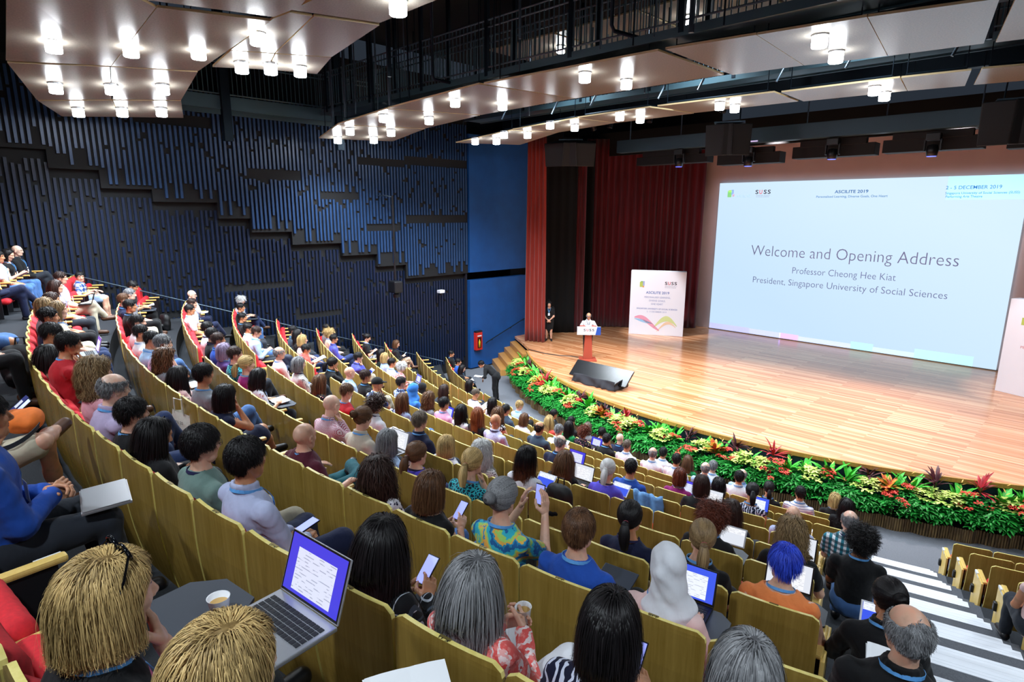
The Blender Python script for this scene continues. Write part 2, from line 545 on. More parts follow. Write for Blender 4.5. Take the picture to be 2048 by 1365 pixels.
def body_np(r, hb, hf):
    sc = r.bulk
    lo = np.min([r.pelvis, r.head] + r.sh + r.el + r.wr + r.kn + r.an + r.toe, 0) - .22
    hi = np.max([r.pelvis, r.neck] + r.sh + r.el + r.wr + r.kn + r.an + r.toe, 0) + .18
    g = SDF(lo, hi, hb)
    fx = .93 if r.female else 1.0
    up = (r.neck - r.pelvis) / np.linalg.norm(r.neck - r.pelvis)
    fwd = np.cross(up, [1, 0, 0])
    fl = (fwd, 1.38)
    for a, b, ra, rb in ((r.pelvis, r.waist, .150 * sc, .128 * fx * sc), (r.waist, r.chest, .128 * fx * sc, .150 * fx * sc)):
        g.cone(a, b, ra, rb, .05, flat=fl)
    g.cone(r.sh[0] * .62 + r.sh[1] * .38 - up * .03, r.sh[1] * .62 + r.sh[0] * .38 - up * .03, .092 * fx, k=.06, flat=(fwd, 1.15))
    g.cone(r.chest + fwd * -.0, r.neck, .115 * fx, .055, .06, flat=(fwd, 1.2))
    g.cone(r.neck - up * .03, r.head + np.array(r.hr @ np.array([0, -.018, -.03])), .056 * fx, .052 * fx, .03)
    if r.female:
        for sg in (-1, 1): g.ell(r.chest + fwd * .072 + np.array([sg * .068, 0, -.01]) , (.062, .055, .062), .04)
    for k in (0, 1):
        g.cone(r.sh[k], r.el[k], .050 * fx * (.6 + .4 * sc), .040 * fx, .04)
        g.cone(r.el[k], r.wr[k], .041 * fx, .026 * fx, .02)
        g.cone(r.hip[k], r.kn[k], .088 * (.5 + .5 * sc), .058, .05)
        g.cone(r.kn[k], r.an[k] * .55 + r.kn[k] * .45, .056, .050, .03)
        g.cone(r.kn[k] * .5 + r.an[k] * .5, r.an[k], .052, .036, .03)
        g.cone(r.an[k] - np.array([0, .03, .03]), r.toe[k], .040, .032, .02)
    V, F = g.mesh()
    parts = [(V, F, 0)]
    V, F, m = HEADS.get((hf, r.female)) or HEADS.setdefault((hf, r.female), head_np(hf, r.female))
    parts.append((V @ r.hr.T + r.head, F, m))
    hh = max(hf * .85, .0035)
    for k in (0, 1):
        key = (hh, k, round(r.curl, 2), round(r.grip, 2))
        hv = HANDS.get(key) or HANDS.setdefault(key, hand_np(hh, 1 if k == 0 else -1, r.curl, grip=r.grip))
        s_ = .93 if r.female else 1.0
        parts.append((hv[0] * s_ @ r.hf[k].T + r.wr[k], hv[1], 0))
    return join_np(parts)
HEADS, HANDS = {}, {}

def top_np(r, h, kind, seed=0.0):
    """kind: tee, shirt (collar, short sleeves), longshirt, sleeveless, blouse, jacket"""
    off = .021 if kind == 'jacket' else .013
    sc = r.bulk
    lo = np.min([r.pelvis] + r.sh + r.el + r.wr, 0) - .2
    hi = np.max([r.neck] + r.sh + r.el + r.wr, 0) + .14
    g = SDF(lo, hi, h)
    fx = .93 if r.female else 1.0
    up = (r.neck - r.pelvis) / np.linalg.norm(r.neck - r.pelvis)
    fwd = np.cross(up, [1, 0, 0])
    fl = (fwd, 1.36)
    for a, b, ra, rb in ((r.pelvis - up * .02, r.waist, .155 * sc, .135 * fx * sc), (r.waist, r.chest, .135 * fx * sc, .152 * fx * sc)):
        g.cone(a, b, ra + off, rb + off, .05, flat=fl)
    g.cone(r.sh[0] * .62 + r.sh[1] * .38 - up * .03, r.sh[1] * .62 + r.sh[0] * .38 - up * .03, .092 * fx + off, k=.06, flat=(fwd, 1.15))
    g.cone(r.chest, r.neck, .115 * fx + off, .055 + off, .06, flat=(fwd, 1.2))
    if r.female:
        for sg in (-1, 1): g.ell(r.chest + fwd * .072 + np.array([sg * .068, 0, -.01]), (.068, .064, .066), .04)
    for k in (0, 1):
        if kind in ('sleeveless',):
            g.cone(r.sh[k], r.sh[k] * .93 + r.el[k] * .07, .046 * fx + off * .8, .046 * fx + off * .8, .03)
        elif kind in ('tee', 'shirt', 'blouse'):
            f = .62
            e = r.sh[k] * (1 - f) + r.el[k] * f
            g.cone(r.sh[k], e, .047 * fx + off, .047 * fx + off * 1.5, .04)
        else:
            g.cone(r.sh[k], r.el[k], .048 * fx + off, .043 * fx + off, .04)
            w = r.el[k] * .04 + r.wr[k] * .96
            g.cone(r.el[k], w, .043 * fx + off, .030 * fx + off * .8, .02)
    g.wrinkle(.0042 if kind != 'jacket' else .003, 34, seed).wrinkle(.002, 75, seed + 2)
    nb = r.neck + up * (.045)
    wide = {'tee': .068, 'blouse': .090, 'sleeveless': .098}.get(kind, .060)
    if r.female and kind in ('tee',): wide = .088
    g.ell(nb + fwd * .012, (wide + .01, wide, wide * .95), .012, 'sub')
    if kind in ('shirt', 'longshirt', 'jacket'):
        n = 12
        c = r.neck + up * .030
        ring = []
        for i in range(n + 1):
            a = PI * .5 + .45 + (2 * PI - .9) * i / n
            ring.append(c + np.array([math.cos(a) * .066, 0, 0]) + fwd * (math.sin(a) * .062) + up * (-.012 * math.sin(a)))
        for i in range(n): g.cone(ring[i], ring[i + 1], .0125, k=.008, flat=(up, .62))
    return g.mesh()

def legs_np(r, h, kind, seed=0.0):
    """kind: trousers, shorts, skirt"""
    off = .014
    sc = r.bulk
    lo = np.min([r.pelvis] + r.kn + r.an + r.toe, 0) - .2
    hi = np.max([r.pelvis] + r.kn + r.an, 0) + .16
    g = SDF(lo, hi, h)
    g.cone(r.pelvis + np.array([-.03, 0, -.01]), r.pelvis + np.array([.03, 0, -.01]), .135 * sc + off, k=.05, flat=((0, 1, 0), 1.1))
    for k in (0, 1):
        f = 1.0 if kind == 'trousers' else .86
        e = r.hip[k] * (1 - f) + r.kn[k] * f
        g.cone(r.hip[k], e, .092 * (.5 + .5 * sc) + off, (.060 if kind == 'trousers' else .075) + off, .05)
        if kind == 'trousers':
            g.cone(r.kn[k], r.an[k] + np.array([0, 0, .02]), .058 + off, .046 + off, .03)
    if kind == 'skirt':
        g.cone((r.hip[0] + r.hip[1]) / 2, (r.kn[0] + r.kn[1]) / 2 - np.array([0, .03, 0]), .14, .125, .06, flat=((0, 0, 1), 1.3) if not r.stand else ((0, 1, 0), 1.25))
    g.wrinkle(.004, 30, seed)
    return g.mesh()

def shoe_np(r, k, h):
    lo = np.minimum(r.an[k], r.toe[k]) - .1
    hi = np.maximum(r.an[k], r.toe[k]) + .1
    g = SDF(lo, hi, h)
    g.cone(r.an[k] - np.array([0, .03, .035]), r.toe[k], .047, .040, .02)
    g.cone(r.an[k] - np.array([0, .035, .062]), r.toe[k] - np.array([0, -.01, .015]), .030, .030, .01)
    return g.mesh()

# ---------------------------------------------------------------- hair: an underlayer plus thin ribbons laid over the skull
def hair_np(style, n, seed=1, female=True):
    R = np.random.default_rng(seed)
    E = np.array([.0815, .1025, .0945])
    Ec = np.array([0, -.014, .030])
    P = dict(length=.05, vol=.010, wave=0.0, wfr=30, width=.0034, stand=.10, nape=-.07, grav=1.0, noise=.12, front=.058, endz=-9, taper=.4)
    S = dict(short=dict(length=.034, width=.0030, noise=.18), crew=dict(length=.012, vol=.003, stand=.3, width=.003), quiff=dict(length=.060, stand=.40, vol=.014),
             spiky=dict(length=.045, stand=.5, vol=.012, width=.004),
             balding=dict(length=.026, vol=.005, stand=.12, width=.0040, noise=.3), bob=dict(length=.26, vol=.017, noise=.2, taper=.2, endz=-.135, nape=-.06, width=.0036),
             long=dict(length=.44, vol=.018, noise=.18, taper=.2, endz=-.30, width=.0036), xlong=dict(length=.62, vol=.020, noise=.16, taper=.2, endz=-.44, width=.0040),
             lob=dict(length=.24, vol=.020, endz=-.105, wave=.0025, wfr=36, width=.0022, noise=.22, taper=.3, nape=-.06),
             wavy=dict(length=.34, vol=.034, endz=-.20, wave=.013, wfr=60, width=.0046, noise=.25),
             xwavy=dict(length=.56, vol=.036, endz=-.38, wave=.014, wfr=55, width=.005, noise=.28),
             curly=dict(length=.10, vol=.034, wave=.013, wfr=120, stand=.5, grav=.35, width=.0045, noise=.45),
             afro=dict(length=.06, vol=.042, wave=.012, wfr=220, stand=.8, grav=.05, width=.0045, noise=.7),
             fluffy=dict(length=.075, vol=.022, wave=.008, wfr=60, stand=.5, grav=.4, width=.0042, noise=.35),
             pony=dict(length=.22, vol=.002), bun=dict(length=.22, vol=.003))
    st = {'ombre': 'long'}.get(style, style)
    P.update(S[st])
    # roots
    k = R.normal(size=(n * 3, 3))
    k /= np.linalg.norm(k, axis=1)[:, None]
    p = Ec + k * E
    z, y, x = p[:, 2], p[:, 1], p[:, 0]
    keep = (z > P['nape']) & ~((y > .030) & (z < P['front'] - .02 * (np.abs(x) > .05))) & ~((y > .0) & (z < -.01)) & (z > -.035 - (y < -.03) * .05)
    if style in ('short', 'quiff', 'spiky', 'crew', 'balding') and not female: keep &= ~((y > -.055) & (z < .004)) & (z > -.058)
    if style == 'balding': keep &= ~((k[:, 2] > .40) & (y > -.085)) & (z < .075 + .02 * R.normal(size=len(z)))
    p, k = p[keep][:n], k[keep][:n]
    n = len(p)
    clump = np.sin(p[:, 0] * 90) * np.sin(p[:, 1] * 80 + 1) + .6 * np.sin(p[:, 2] * 120 + p[:, 0] * 60)
    nseg = 7 if P['length'] < .13 else 12
    step = P['length'] / nseg
    lay = R.random(n) ** .7
    crown = Ec + E * np.array([0.18 if not female else .05, -.25 if not female else .25, 1.0])
    comb = p - crown
    if P['length'] > .12 and style not in ('pony', 'bun'): comb = p - np.stack([np.full(n, crown[0] + .012), np.clip(p[:, 1], -.035, .07) * .8, np.full(n, crown[2])], 1)
    comb -= k * (comb * k).sum(1)[:, None]
    comb /= np.linalg.norm(comb, axis=1)[:, None] + 1e-6
    if style in ('short', 'quiff', 'crew', 'balding', 'spiky'):
        comb = comb * .6 + np.array([.15, .35 if style == 'quiff' else .1, 0])
    tie = None
    if style in ('pony', 'bun'):
        tie = np.array([0, -.128, .035]) if style == 'bun' else np.array([0, -.125, .005])
    v = comb * 1.0 + k * P['stand'] + R.normal(size=(n, 3)) * P['noise']
    v /= np.linalg.norm(v, axis=1)[:, None]
    pts = [p.copy()]
    q = p.copy()
    ph = R.random(n) * 6.28
    lenf = .75 + .5 * R.random(n)
    endz = P['endz'] + R.normal(size=n) * .012
    sc = 1 + .004 / .09 + lay * P['vol'] / .09
    TC, TE = np.array([0, .0, -.40]), np.array([.20, .125, .22])
    for i in range(nseg):
        if tie is not None:
            d = tie - q
            dn = np.linalg.norm(d, axis=1)[:, None]
            v = v * .35 + d / (dn + 1e-6)
            stp = np.minimum(dn, step * 1.2)
        else:
            v = v + np.array([0, 0, -1.0]) * P['grav'] * (.55 if P['length'] > .12 else .25)
            stp = step * lenf[:, None]
        v /= np.linalg.norm(v, axis=1)[:, None]
        q = q + v * stp
        u = (q - Ec) / E
        L = np.linalg.norm(u, axis=1)
        low = q[:, 2] < Ec[2]
        lim = sc.copy()
        if tie is not None: lim[:] = 1.12 + lay * .05
        f = np.where(L < lim, lim / np.maximum(L, .3), 1.0)
        uz = np.where(low & (P['length'] > .12), 0, 1)
        # below the widest part long hair falls straight down instead of following the skull inwards
        Lxy = np.hypot(u[:, 0], u[:, 1])
        fxy = np.where(Lxy < lim * .97, lim * .97 / np.maximum(Lxy, .25), 1.0)
        if tie is None and P['length'] > .12:
            face = (q[:, 1] > .02)
            fx = np.where(low, fxy, f)
            q[:, 0] = Ec[0] + u[:, 0] * fx * E[0]
            q[:, 1] = Ec[1] + u[:, 1] * fx * E[1]
            q[:, 2] = np.where(low, q[:, 2], Ec[2] + u[:, 2] * f * E[2])
            w = (q - TC) / TE
            Lw = np.linalg.norm(w, axis=1)
            fw = np.where(Lw < 1.04 + .08 * lay, (1.04 + .08 * lay) / np.maximum(Lw, .3), 1.0)
            q = TC + w * fw[:, None] * TE
            q[:, 2] = np.maximum(q[:, 2], endz)
            q[:, 1] = np.where(q[:, 2] < -.12, np.maximum(q[:, 1], -.128), q[:, 1])
            sx = np.sign(q[:, 0])
            fr = (q[:, 1] > .045) & (q[:, 2] < .05)
            q[:, 0] = np.where(fr & (np.abs(q[:, 0]) < .075), sx * .075, q[:, 0])
            q[:, 1] = np.where(q[:, 2] < .075, np.minimum(q[:, 1], .030 + np.maximum(0, q[:, 2]) * .75), q[:, 1])
        else:
            q = Ec + u * f[:, None] * E
        wv = P['wave'] * math.sin(0) if False else P['wave'] * min(1, (i + 1) / 3)
        off = np.stack([np.sin(ph + (i + 1) * step * P['wfr']), np.cos(ph * 1.7 + (i + 1) * step * P['wfr']), .4 * np.sin(ph + i)], 1) * wv
        if P['length'] > .12 and tie is None:
            off = off + np.stack([np.sin(q[:, 2] * 23 + ph * .5 + clump * 2), .6 * np.sin(q[:, 2] * 31 + ph + clump * 3), np.zeros(n)], 1) * (.008 * (i + 1) / nseg)
        pts.append(q + off)
    A = np.stack(pts, 1)                       # n, nseg+1, 3
    T = np.gradient(A, axis=1)
    T /= np.linalg.norm(T, axis=2)[..., None] + 1e-9
    Nn = A - Ec
    Nn[..., 2] *= np.where(A[..., 2] < 0, .15, 1)
    Nn /= np.linalg.norm(Nn, axis=2)[..., None] + 1e-9
    Bn = np.cross(T, Nn) + R.normal(size=(n, 1, 3)) * (.08 if P['length'] > .12 else .2)
    Bn /= np.linalg.norm(Bn, axis=2)[..., None] + 1e-9
    m = nseg + 1
    tp = np.linspace(1, P['taper'], m)[None, :, None]
    w = P['width'] * (.7 + .6 * R.random(n))[:, None, None] * tp * .5 * (math.sqrt(2400 / max(n, 60)) if n < 2400 else 1.0)
    V = np.stack([A - Bn * w, A + Bn * w], 2).reshape(-1, 3)
    base = (np.arange(n) * m * 2)[:, None] + (np.arange(nseg) * 2)[None, :]
    F = np.stack([base, base + 1, base + 3, base + 2], 2).reshape(-1, 4)
    tone = np.repeat(np.clip(R.random(n) * .5 + .5 * (clump * .5 + .5), 0, 1), m * 2)
    along = np.tile(np.repeat(np.linspace(0, 1, m), 2), n)
    parts = [(V, F, 0)]
    # underlayer
    h = .007
    g = SDF((-.26, -.26, -.50), (.26, .16, .20), h)
    thick = {'crew': .001, 'balding': -.001, 'short': .004, 'spiky': .006, 'quiff': .008}.get(style, .001 + P['vol'] * .2)
    g.ell(Ec, E + thick, .01)
    if P['endz'] > -5:
        e = P['endz'] + .03
        wd = .075 + P['vol'] * .4
        g.cone((-wd * .5, -.050, .0), (-wd * .5, -.055 - (.03 if e < -.2 else 0), max(e, -.16)), wd * .72, wd * .55, .03)
        g.cone((wd * .5, -.050, .0), (wd * .5, -.055 - (.03 if e < -.2 else 0), max(e, -.16)), wd * .72, wd * .55, .03)
        if e < -.16:
            for sx in (-1, 1): g.cone((sx * .045, -.085, -.12), (sx * .05, -.098, e + .02), .040, .026, .03, flat=((0, 1, 0), 1.5))
    if style == 'pony':
        g.cone(tie, tie + np.array([0, -.02, -.01]), .018, .024, .01)
        g.cone(tie + np.array([0, -.02, -.01]), tie + np.array([0, -.035, -.09]), .026, .030, .02)
        g.cone(tie + np.array([0, -.035, -.09]), tie + np.array([0, -.02, -.17]), .028, .012, .02)
    if style == 'bun':
        g.ell(tie + np.array([0, -.025, 0]), (.040, .034, .040), .012)
    if style in ('afro', 'curly', 'fluffy'): g.wrinkle(.006, 140)
    if style == 'balding': g.ell((0, .01, .13), (.062, .105, .080), .012, 'sub')
    g.ell((0, .10, -.055), (.078, .085, .105), .012, 'sub')      # open for the face
    g.ell((0, .13, -.20), (.2, .12, .16), .012, 'sub')
    hv, hfc = g.mesh()
    if style == 'balding': hv = hv[:0]
    if len(hv):
        if style == 'crew' or style == 'balding' or st in ('short', 'quiff', 'spiky'):
            c = hv[hfc].mean(1)
            okf = (c[:, 2] > -.062) & ~((c[:, 1] > -.05) & (c[:, 2] < .006))
            hfc = hfc[okf]
        parts.append((hv, hfc, 0))
        tone = np.concatenate([tone, np.full(len(hv), .12)])
        along = np.concatenate([along, np.clip(-hv[:, 2] * 3, 0, 1)])
    if style in ('pony', 'bun'):
        extra = []
        N = n // 2
        for j in range(1):
            a = R.random(N) * 6.28
            rr = np.sqrt(R.random(N)) * .022
            s0 = tie + np.array([0, -.018, 0])
            tt = np.linspace(0, 1, 9)
            if style == 'pony':
                cx = s0 + np.stack([np.zeros(9), -.02 - .02 * np.sin(tt * 2.4), .012 * np.sin(tt * 3) - tt * .19], 1)
                rad = .020 + .014 * np.sin(tt * PI)
                Q = cx[None] + np.stack([np.cos(a)[:, None] * rad, np.sin(a)[:, None] * rad, np.zeros((N, 9))], 2) * (.7 + .5 * R.random(N))[:, None, None]
            else:
                cc = tie + np.array([0, -.025, 0])
                b = a[:, None] + tt[None] * 2.6
                el = (R.random(N) * 2 - 1)[:, None]
                rr_ = np.sqrt(1 - el ** 2 * .9) * .043
                Q = cc + np.stack([np.cos(b) * rr_, el * .036 + 0 * b, np.sin(b) * rr_], 2)
            T2 = np.gradient(Q, axis=1)
            T2 /= np.linalg.norm(T2, axis=2)[..., None] + 1e-9
            N2 = Q - (tie + np.array([0, -.03, -.06 if style == 'pony' else 0]))
            B2 = np.cross(T2, N2)
            B2 /= np.linalg.norm(B2, axis=2)[..., None] + 1e-9
            w2 = .0035
            V2 = np.stack([Q - B2 * w2, Q + B2 * w2], 2).reshape(-1, 3)
            b2 = (np.arange(N) * 18)[:, None] + (np.arange(8) * 2)[None]
            F2 = np.stack([b2, b2 + 1, b2 + 3, b2 + 2], 2).reshape(-1, 4)
            parts.append((V2, F2, 0))
            tone = np.concatenate([tone, np.repeat(R.random(N), 18)])
            along = np.concatenate([along, np.tile(np.repeat(tt, 2), N)])
    V, F, m = join_np(parts)
    me = np_mesh('hair', V, F, None, True, tone)
    at = me.attributes.new('along', 'FLOAT', 'POINT')
    at.data.foreach_set('value', along.astype(np.float32))
    return me

# ---------------------------------------------------------------- people materials
SKIN = {'light': ('e0b096', 'c07a70'), 'tan': ('c98f6a', 'a8625a'), 'brown': ('8a5a40', '6e3c38'), 'pale': ('ecc4ae', 'c98880')}
def skin_mat(k):
    nm = 'skin_' + k
    if nm in MATS: return MATS[nm]
    t = NT(nm)
    c = srgb(SKIN[k][0])
    d = tuple(x * .80 for x in c[:3]) + (1,)
    e = (min(1, c[0] * 1.08), c[1] * .93, c[2] * .90, 1)
    v = t.coord('Object')
    f = t.noise(v, 14, 4)
    t.out(t.ramp(f, [(.35, d), (.5, c), (.7, e)]), .42)
    t.b.inputs['Subsurface Weight'].default_value = .06
    t.b.inputs['Subsurface Radius'].default_value = (.01, .004, .002)
    t.bump(t.noise(v, 260, 2), .06, .002)
    MATS[nm] = t.mat
    return t.mat
HAIRC = {'black': ('0b0a0b', '221e20'), 'dkbrown': ('1e1310', '46302a'), 'brown': ('3a2418', '7a553a'), 'ltbrown': ('5c452f', 'a98c63'),
         'blonde': ('5c4420', 'ecc987'), 'grey': ('3c3c40', 'a4a5a8'), 'white': ('9a9a98', 'eeeceb'), 'greybrown': ('3e342c', '8f8172'),
         'ginger': ('5a2814', '9c5830'), 'redbrown': ('3b140d', '7c3a24'), 'blue': ('1220a0', '4668ff'), 'purple': ('5a4a66', 'a898b4'),
         'darkred': ('1e0c10', '4a222a'), 'ombre': ('120c0c', '8a5034')}
def hair_mat(k, scalp=None):
    nm = 'hair_' + k
    if nm in MATS: return MATS[nm]
    t = NT(nm)
    lo, hi = (srgb(c) for c in HAIRC[k])
    a = t.n('ShaderNodeAttribute', attribute_name='tone').outputs['Fac']
    v = t.coord('Object', (60, 60, 8))
    f = t.math('MULTIPLY_ADD', t.noise(v, 1.5, 3), .40, t.math('MULTIPLY', a, .80))
    col = t.ramp(f, [(.15, lo), (.95, hi)])
    if k == 'ombre':
        al = t.n('ShaderNodeAttribute', attribute_name='along').outputs['Fac']
        col = t.mix(t.ramp(al, [(.35, (0, 0, 0, 1)), (.8, (1, 1, 1, 1))]), srgb('141012'), col)
    t.out(col, .48 if k not in ('grey', 'white', 'blonde') else .55, 0, .28)
    t.b.inputs['Anisotropic'].default_value = .6
    MATS[nm] = t.mat
    return t.mat

CC = dict(black='121316', white='e6e8ef', navy='141d3c', lavender='b9aacd', grey='7f828a', cream='d9cdb6', brown='7a5a48', red='b81f2a',
          sage='6f8a83', pink='e8a7b4', palepink='ecc9c6', paleblue='b7bfe0', lightblue='a9c6e8', blue='1f4fae', orange='f08a4c', maroon='521a2c',
          purple='4a3470', teal='16707e', magenta='8e1f6e', beige='c9bfae', violet='5a4fd0', slate='37485a', coral='e8574c', slateblue='93a5c8',
          pinkshirt='d9a0c0', violetblue='5358b8', azure='3f86e0', dkgreen='10302a', green='128a4a', whiteknit='dcdad8', turquoise='2fa8b8',
          khaki='cfc6ae', denim='4a70a8', jeans='24345c', charcoal='2a2f38', teallegs='1e5f6a', whitetr='e9ebf2')
def cloth(k):
    nm = 'cloth_' + k
    if nm in MATS: return MATS[nm]
    t = NT(nm)
    v = t.coord('Object')
    sep = t.n('ShaderNodeSeparateXYZ', {0: v})
    X, Y, Z = sep.outputs
    def lines(axis, freq, duty, ph=0.0):
        w = t.math('FRACT', t.math('MULTIPLY_ADD', axis, freq, ph))
        return t.math('LESS_THAN', w, duty)
    def vor(scale, th, feature='F1', gt=False):
        o = t.n('ShaderNodeTexVoronoi', {'Vector': v, 'Scale': scale}, feature=feature).outputs['Distance']
        return t.math('GREATER_THAN' if gt else 'LESS_THAN', o, th)
    def blob(scale, th, det=3.0, w=0.0):
        return t.math('GREATER_THAN', t.noise(v, scale, det), th)
    rough = .8
    if k == 'plaidblue':
        c = t.mix(lines(X, 11, .5), srgb('d7dfe8'), srgb('2e5aa8'))
        c = t.mix(t.math('MULTIPLY', lines(Z, 11, .5), .7), c, srgb('1b2f66'))
        c = t.mix(lines(Z, 11, .08, .2), c, srgb('e8e08c'))
    elif k == 'plaidblack':
        c = t.mix(t.math('MAXIMUM', lines(X, 12, .06), lines(Z, 9, .05)), srgb('101216'), srgb('b8c0cc'))
        c = t.mix(t.math('MAXIMUM', lines(X, 12, .10, .3), lines(Z, 9, .08, .4)), c, srgb('3a4552'))
    elif k == 'plaidteal':
        c = t.mix(lines(X, 16, .5), srgb('dfe8ee'), srgb('2c7f92'))
        c = t.mix(t.math('MULTIPLY', lines(Z, 16, .5), .75), c, srgb('14303c'))
    elif k == 'redgingham':
        c = t.mix(lines(X, 90, .45), srgb('eceaf2'), srgb('b2566e'))
        c = t.mix(t.math('MULTIPLY', lines(Z, 90, .45), .6), c, srgb('a04860'))
    elif k == 'whitestripe':
        c = t.mix(lines(Z, 26, .22), srgb('e6e8f0'), srgb('5a6aa0'))
    elif k == 'whitepattern':
        c = t.mix(t.math('MULTIPLY', vor(42, .42, 'F1'), t.math('GREATER_THAN', t.noise(v, 55, 1), .47)), srgb('e9e9f2'), srgb('1c1a40'))
    elif k == 'blackwhite':
        c = t.mix(blob(34, .5), srgb('0f1014'), srgb('eeeef2'))
    elif k == 'whiteembroidered':
        c = t.mix(t.math('MULTIPLY', blob(46, .58), blob(9, .5)), srgb('e9eaf4'), srgb('b0503a'))
        c = t.mix(t.math('MULTIPLY', blob(52, .62), blob(7, .52)), c, srgb('35509a'))
    elif k == 'darkfloral':
        c = t.mix(vor(26, .30), srgb('14121c'), t.n('ShaderNodeMix', data_type='RGBA').outputs[2])
        vc = t.n('ShaderNodeTexVoronoi', {'Vector': v, 'Scale': 26}).outputs['Color']
        c = t.mix(vor(26, .28), srgb('14121c'), t.mix(.6, vc, srgb('c06a50')))
    elif k == 'navyfloral':
        c = t.mix(t.math('GREATER_THAN', t.n('ShaderNodeTexWave', {'Vector': v, 'Scale': 9.0, 'Distortion': 9.0, 'Detail': 2.0, 'Detail Scale': 1.5}).outputs['Fac'], .62), srgb('0e1330'), srgb('d5dbf0'))
    elif k == 'coralfloral':
        w = t.n('ShaderNodeTexWave', {'Vector': v, 'Scale': 6.0, 'Distortion': 12.0, 'Detail': 3.0, 'Detail Scale': 1.8}).outputs['Fac']
        c = t.mix(t.math('GREATER_THAN', w, .70), srgb('e8605c'), srgb('f4e4e4'))
        c = t.mix(t.math('MULTIPLY', blob(40, .56), .7), c, srgb('f0908a'))
    elif k == 'turquoise':
        ring = t.n('ShaderNodeTexVoronoi', {'Vector': v, 'Scale': 5.0}).outputs['Distance']
        w = t.math('FRACT', t.math('ADD', t.math('MULTIPLY', ring, 3.2), t.math('MULTIPLY', t.noise(v, 30, 3), .9)))
        c = t.ramp(w, [(0, srgb('1d5f9a')), (.25, srgb('34b0c4')), (.5, srgb('9fd06a')), (.7, srgb('e0b050')), (.85, srgb('2a90b8'))], 'CONSTANT')
    elif k == 'teal':
        c = t.mix(t.math('GREATER_THAN', t.n('ShaderNodeTexVoronoi', {'Vector': v, 'Scale': 34.0}, feature='DISTANCE_TO_EDGE').outputs['Distance'], .10), srgb('2fb4c0'), srgb('0d2c3e'))
    elif k == 'lilacpattern':
        c = t.mix(vor(120, .34), srgb('cdd0ee'), srgb('5a55a8'))
    elif k == 'bluebatik':
        c = t.mix(blob(38, .52), srgb('2f5a94'), srgb('cfdcec'))
    elif k == 'whiteknit':
        c = t.mix(t.math('MULTIPLY', lines(Z, 48, .45), lines(X, 60, .5)), srgb('dedcda'), srgb('4a4648'))
    elif k == 'skirtfloral':
        c = t.mix(blob(30, .5), srgb('6e3a24'), srgb('d9c0a0'))
    elif k == 'skirtbw':
        c = t.mix(blob(28, .5), srgb('16161c'), srgb('dadce6'))
    elif k == 'blacklogo':
        f = t.math('MULTIPLY', t.math('GREATER_THAN', Y, .16), t.math('MULTIPLY', t.math('LESS_THAN', t.math('ABSOLUTE', X), .15), t.math('LESS_THAN', t.math('ABSOLUTE', t.math('SUBTRACT', Z, .80)), .13)))
        c = t.mix(f, srgb('121316'), srgb('e27aa8'))
    else:
        base = srgb(CC[k])
        lo = tuple(x * .86 for x in base[:3]) + (1,)
        c = t.ramp(t.noise(v, 9, 2), [(.3, lo), (.7, base)])
    t.out(c, rough, 0, .25)
    t.b.inputs['Sheen Weight'].default_value = .08
    h = t.math('ADD', t.noise(t.coord('Object', (1, 1, .6)), 22, 2), t.math('MULTIPLY', t.noise(v, 700, 1), .05))
    t.bump(h, .28, .02)
    MATS[nm] = t.mat
    return t.mat

M_LANYARD = plain('lanyard_blue', '5fa4e6', .5)
M_NAVYLAN = plain('lanyard_navy', '20264e', .5)
M_DARK = plain('dark_feature', '1c1412', .5)
M_EYE = plain('eye_white', 'e4dedb', .25)
M_BADGE = plain('badge_card', 'e8ecf4', .4)
M_SHOE = plain('shoe_black', '16161a', .4)
M_SHOEB = plain('shoe_brown', '5a3a28', .5)
M_FRAME = plain('spectacle_frame', '1a1a20', .3)
M_CLIP = plain('hair_tie_pink', 'd85a74', .6)

def lips_mat(k): return plain('lips_' + k, SKIN[k][1], .4)

RIGS, BODY, TOPS, LEGS, HAIRS, SHOES, LANY = {}, {}, {}, {}, {}, {}, {}
GLASSES = None
def lanyard_mesh(r, key):
    if key in LANY: return LANY[key]
    mb = MB()
    up = (r.neck - r.pelvis) / np.linalg.norm(r.neck - r.pelvis)
    fwd = np.cross(up, [1, 0, 0])
    c = r.neck + up * .022
    def ribbon(P, wdir, w):
        vs, fs = [], []
        for p, d in zip(P, wdir):
            n_ = np.array(d)
            vs += [p - n_ * w, p + n_ * w]
        for i in range(len(P) - 1): fs.append((2 * i, 2 * i + 1, 2 * i + 3, 2 * i + 2))
        mb.add(vs, fs)
    pts, ds = [], []
    end = r.chest + fwd * .145 - up * .05
    for sg in (-1, 1):
        pts, ds = [], []
        for i in range(9):
            a = -PI / 2 + sg * (PI * .78) * i / 8
            pts.append(c + np.array([math.cos(a) * .088, 0, 0]) + fwd * (math.sin(a) * .080 + .004) + up * (.008 - .020 * (1 + math.sin(a))))
            ds.append(up * .9 - fwd * math.sin(a) * .5)
        for t in (.25, .5, .75, 1.0):
            q = pts[8] * (1 - t) + end * t + fwd * (.030 * math.sin(t * PI))
            pts.append(q)
            ds.append(np.array([.95, 0, .0]))
        ribbon(pts, ds, .0095)
    b = end + fwd * .012 - up * .06
    x = np.array([1, 0, 0])
    mb.add([b - x * .04 - up * .055, b + x * .04 - up * .055, b + x * .04 + up * .055, b - x * .04 + up * .055], [(0, 1, 2, 3)], 1)
    me = mb.mesh('lanyard')
    me.materials.append(None)
    me.materials.append(None)
    bm = bmesh.new()
    bm.from_mesh(me)
    bmesh.ops.solidify(bm, geom=bm.faces[:], thickness=.002)
    bm.to_mesh(me)
    bm.free()
    LANY[key] = me
    return me
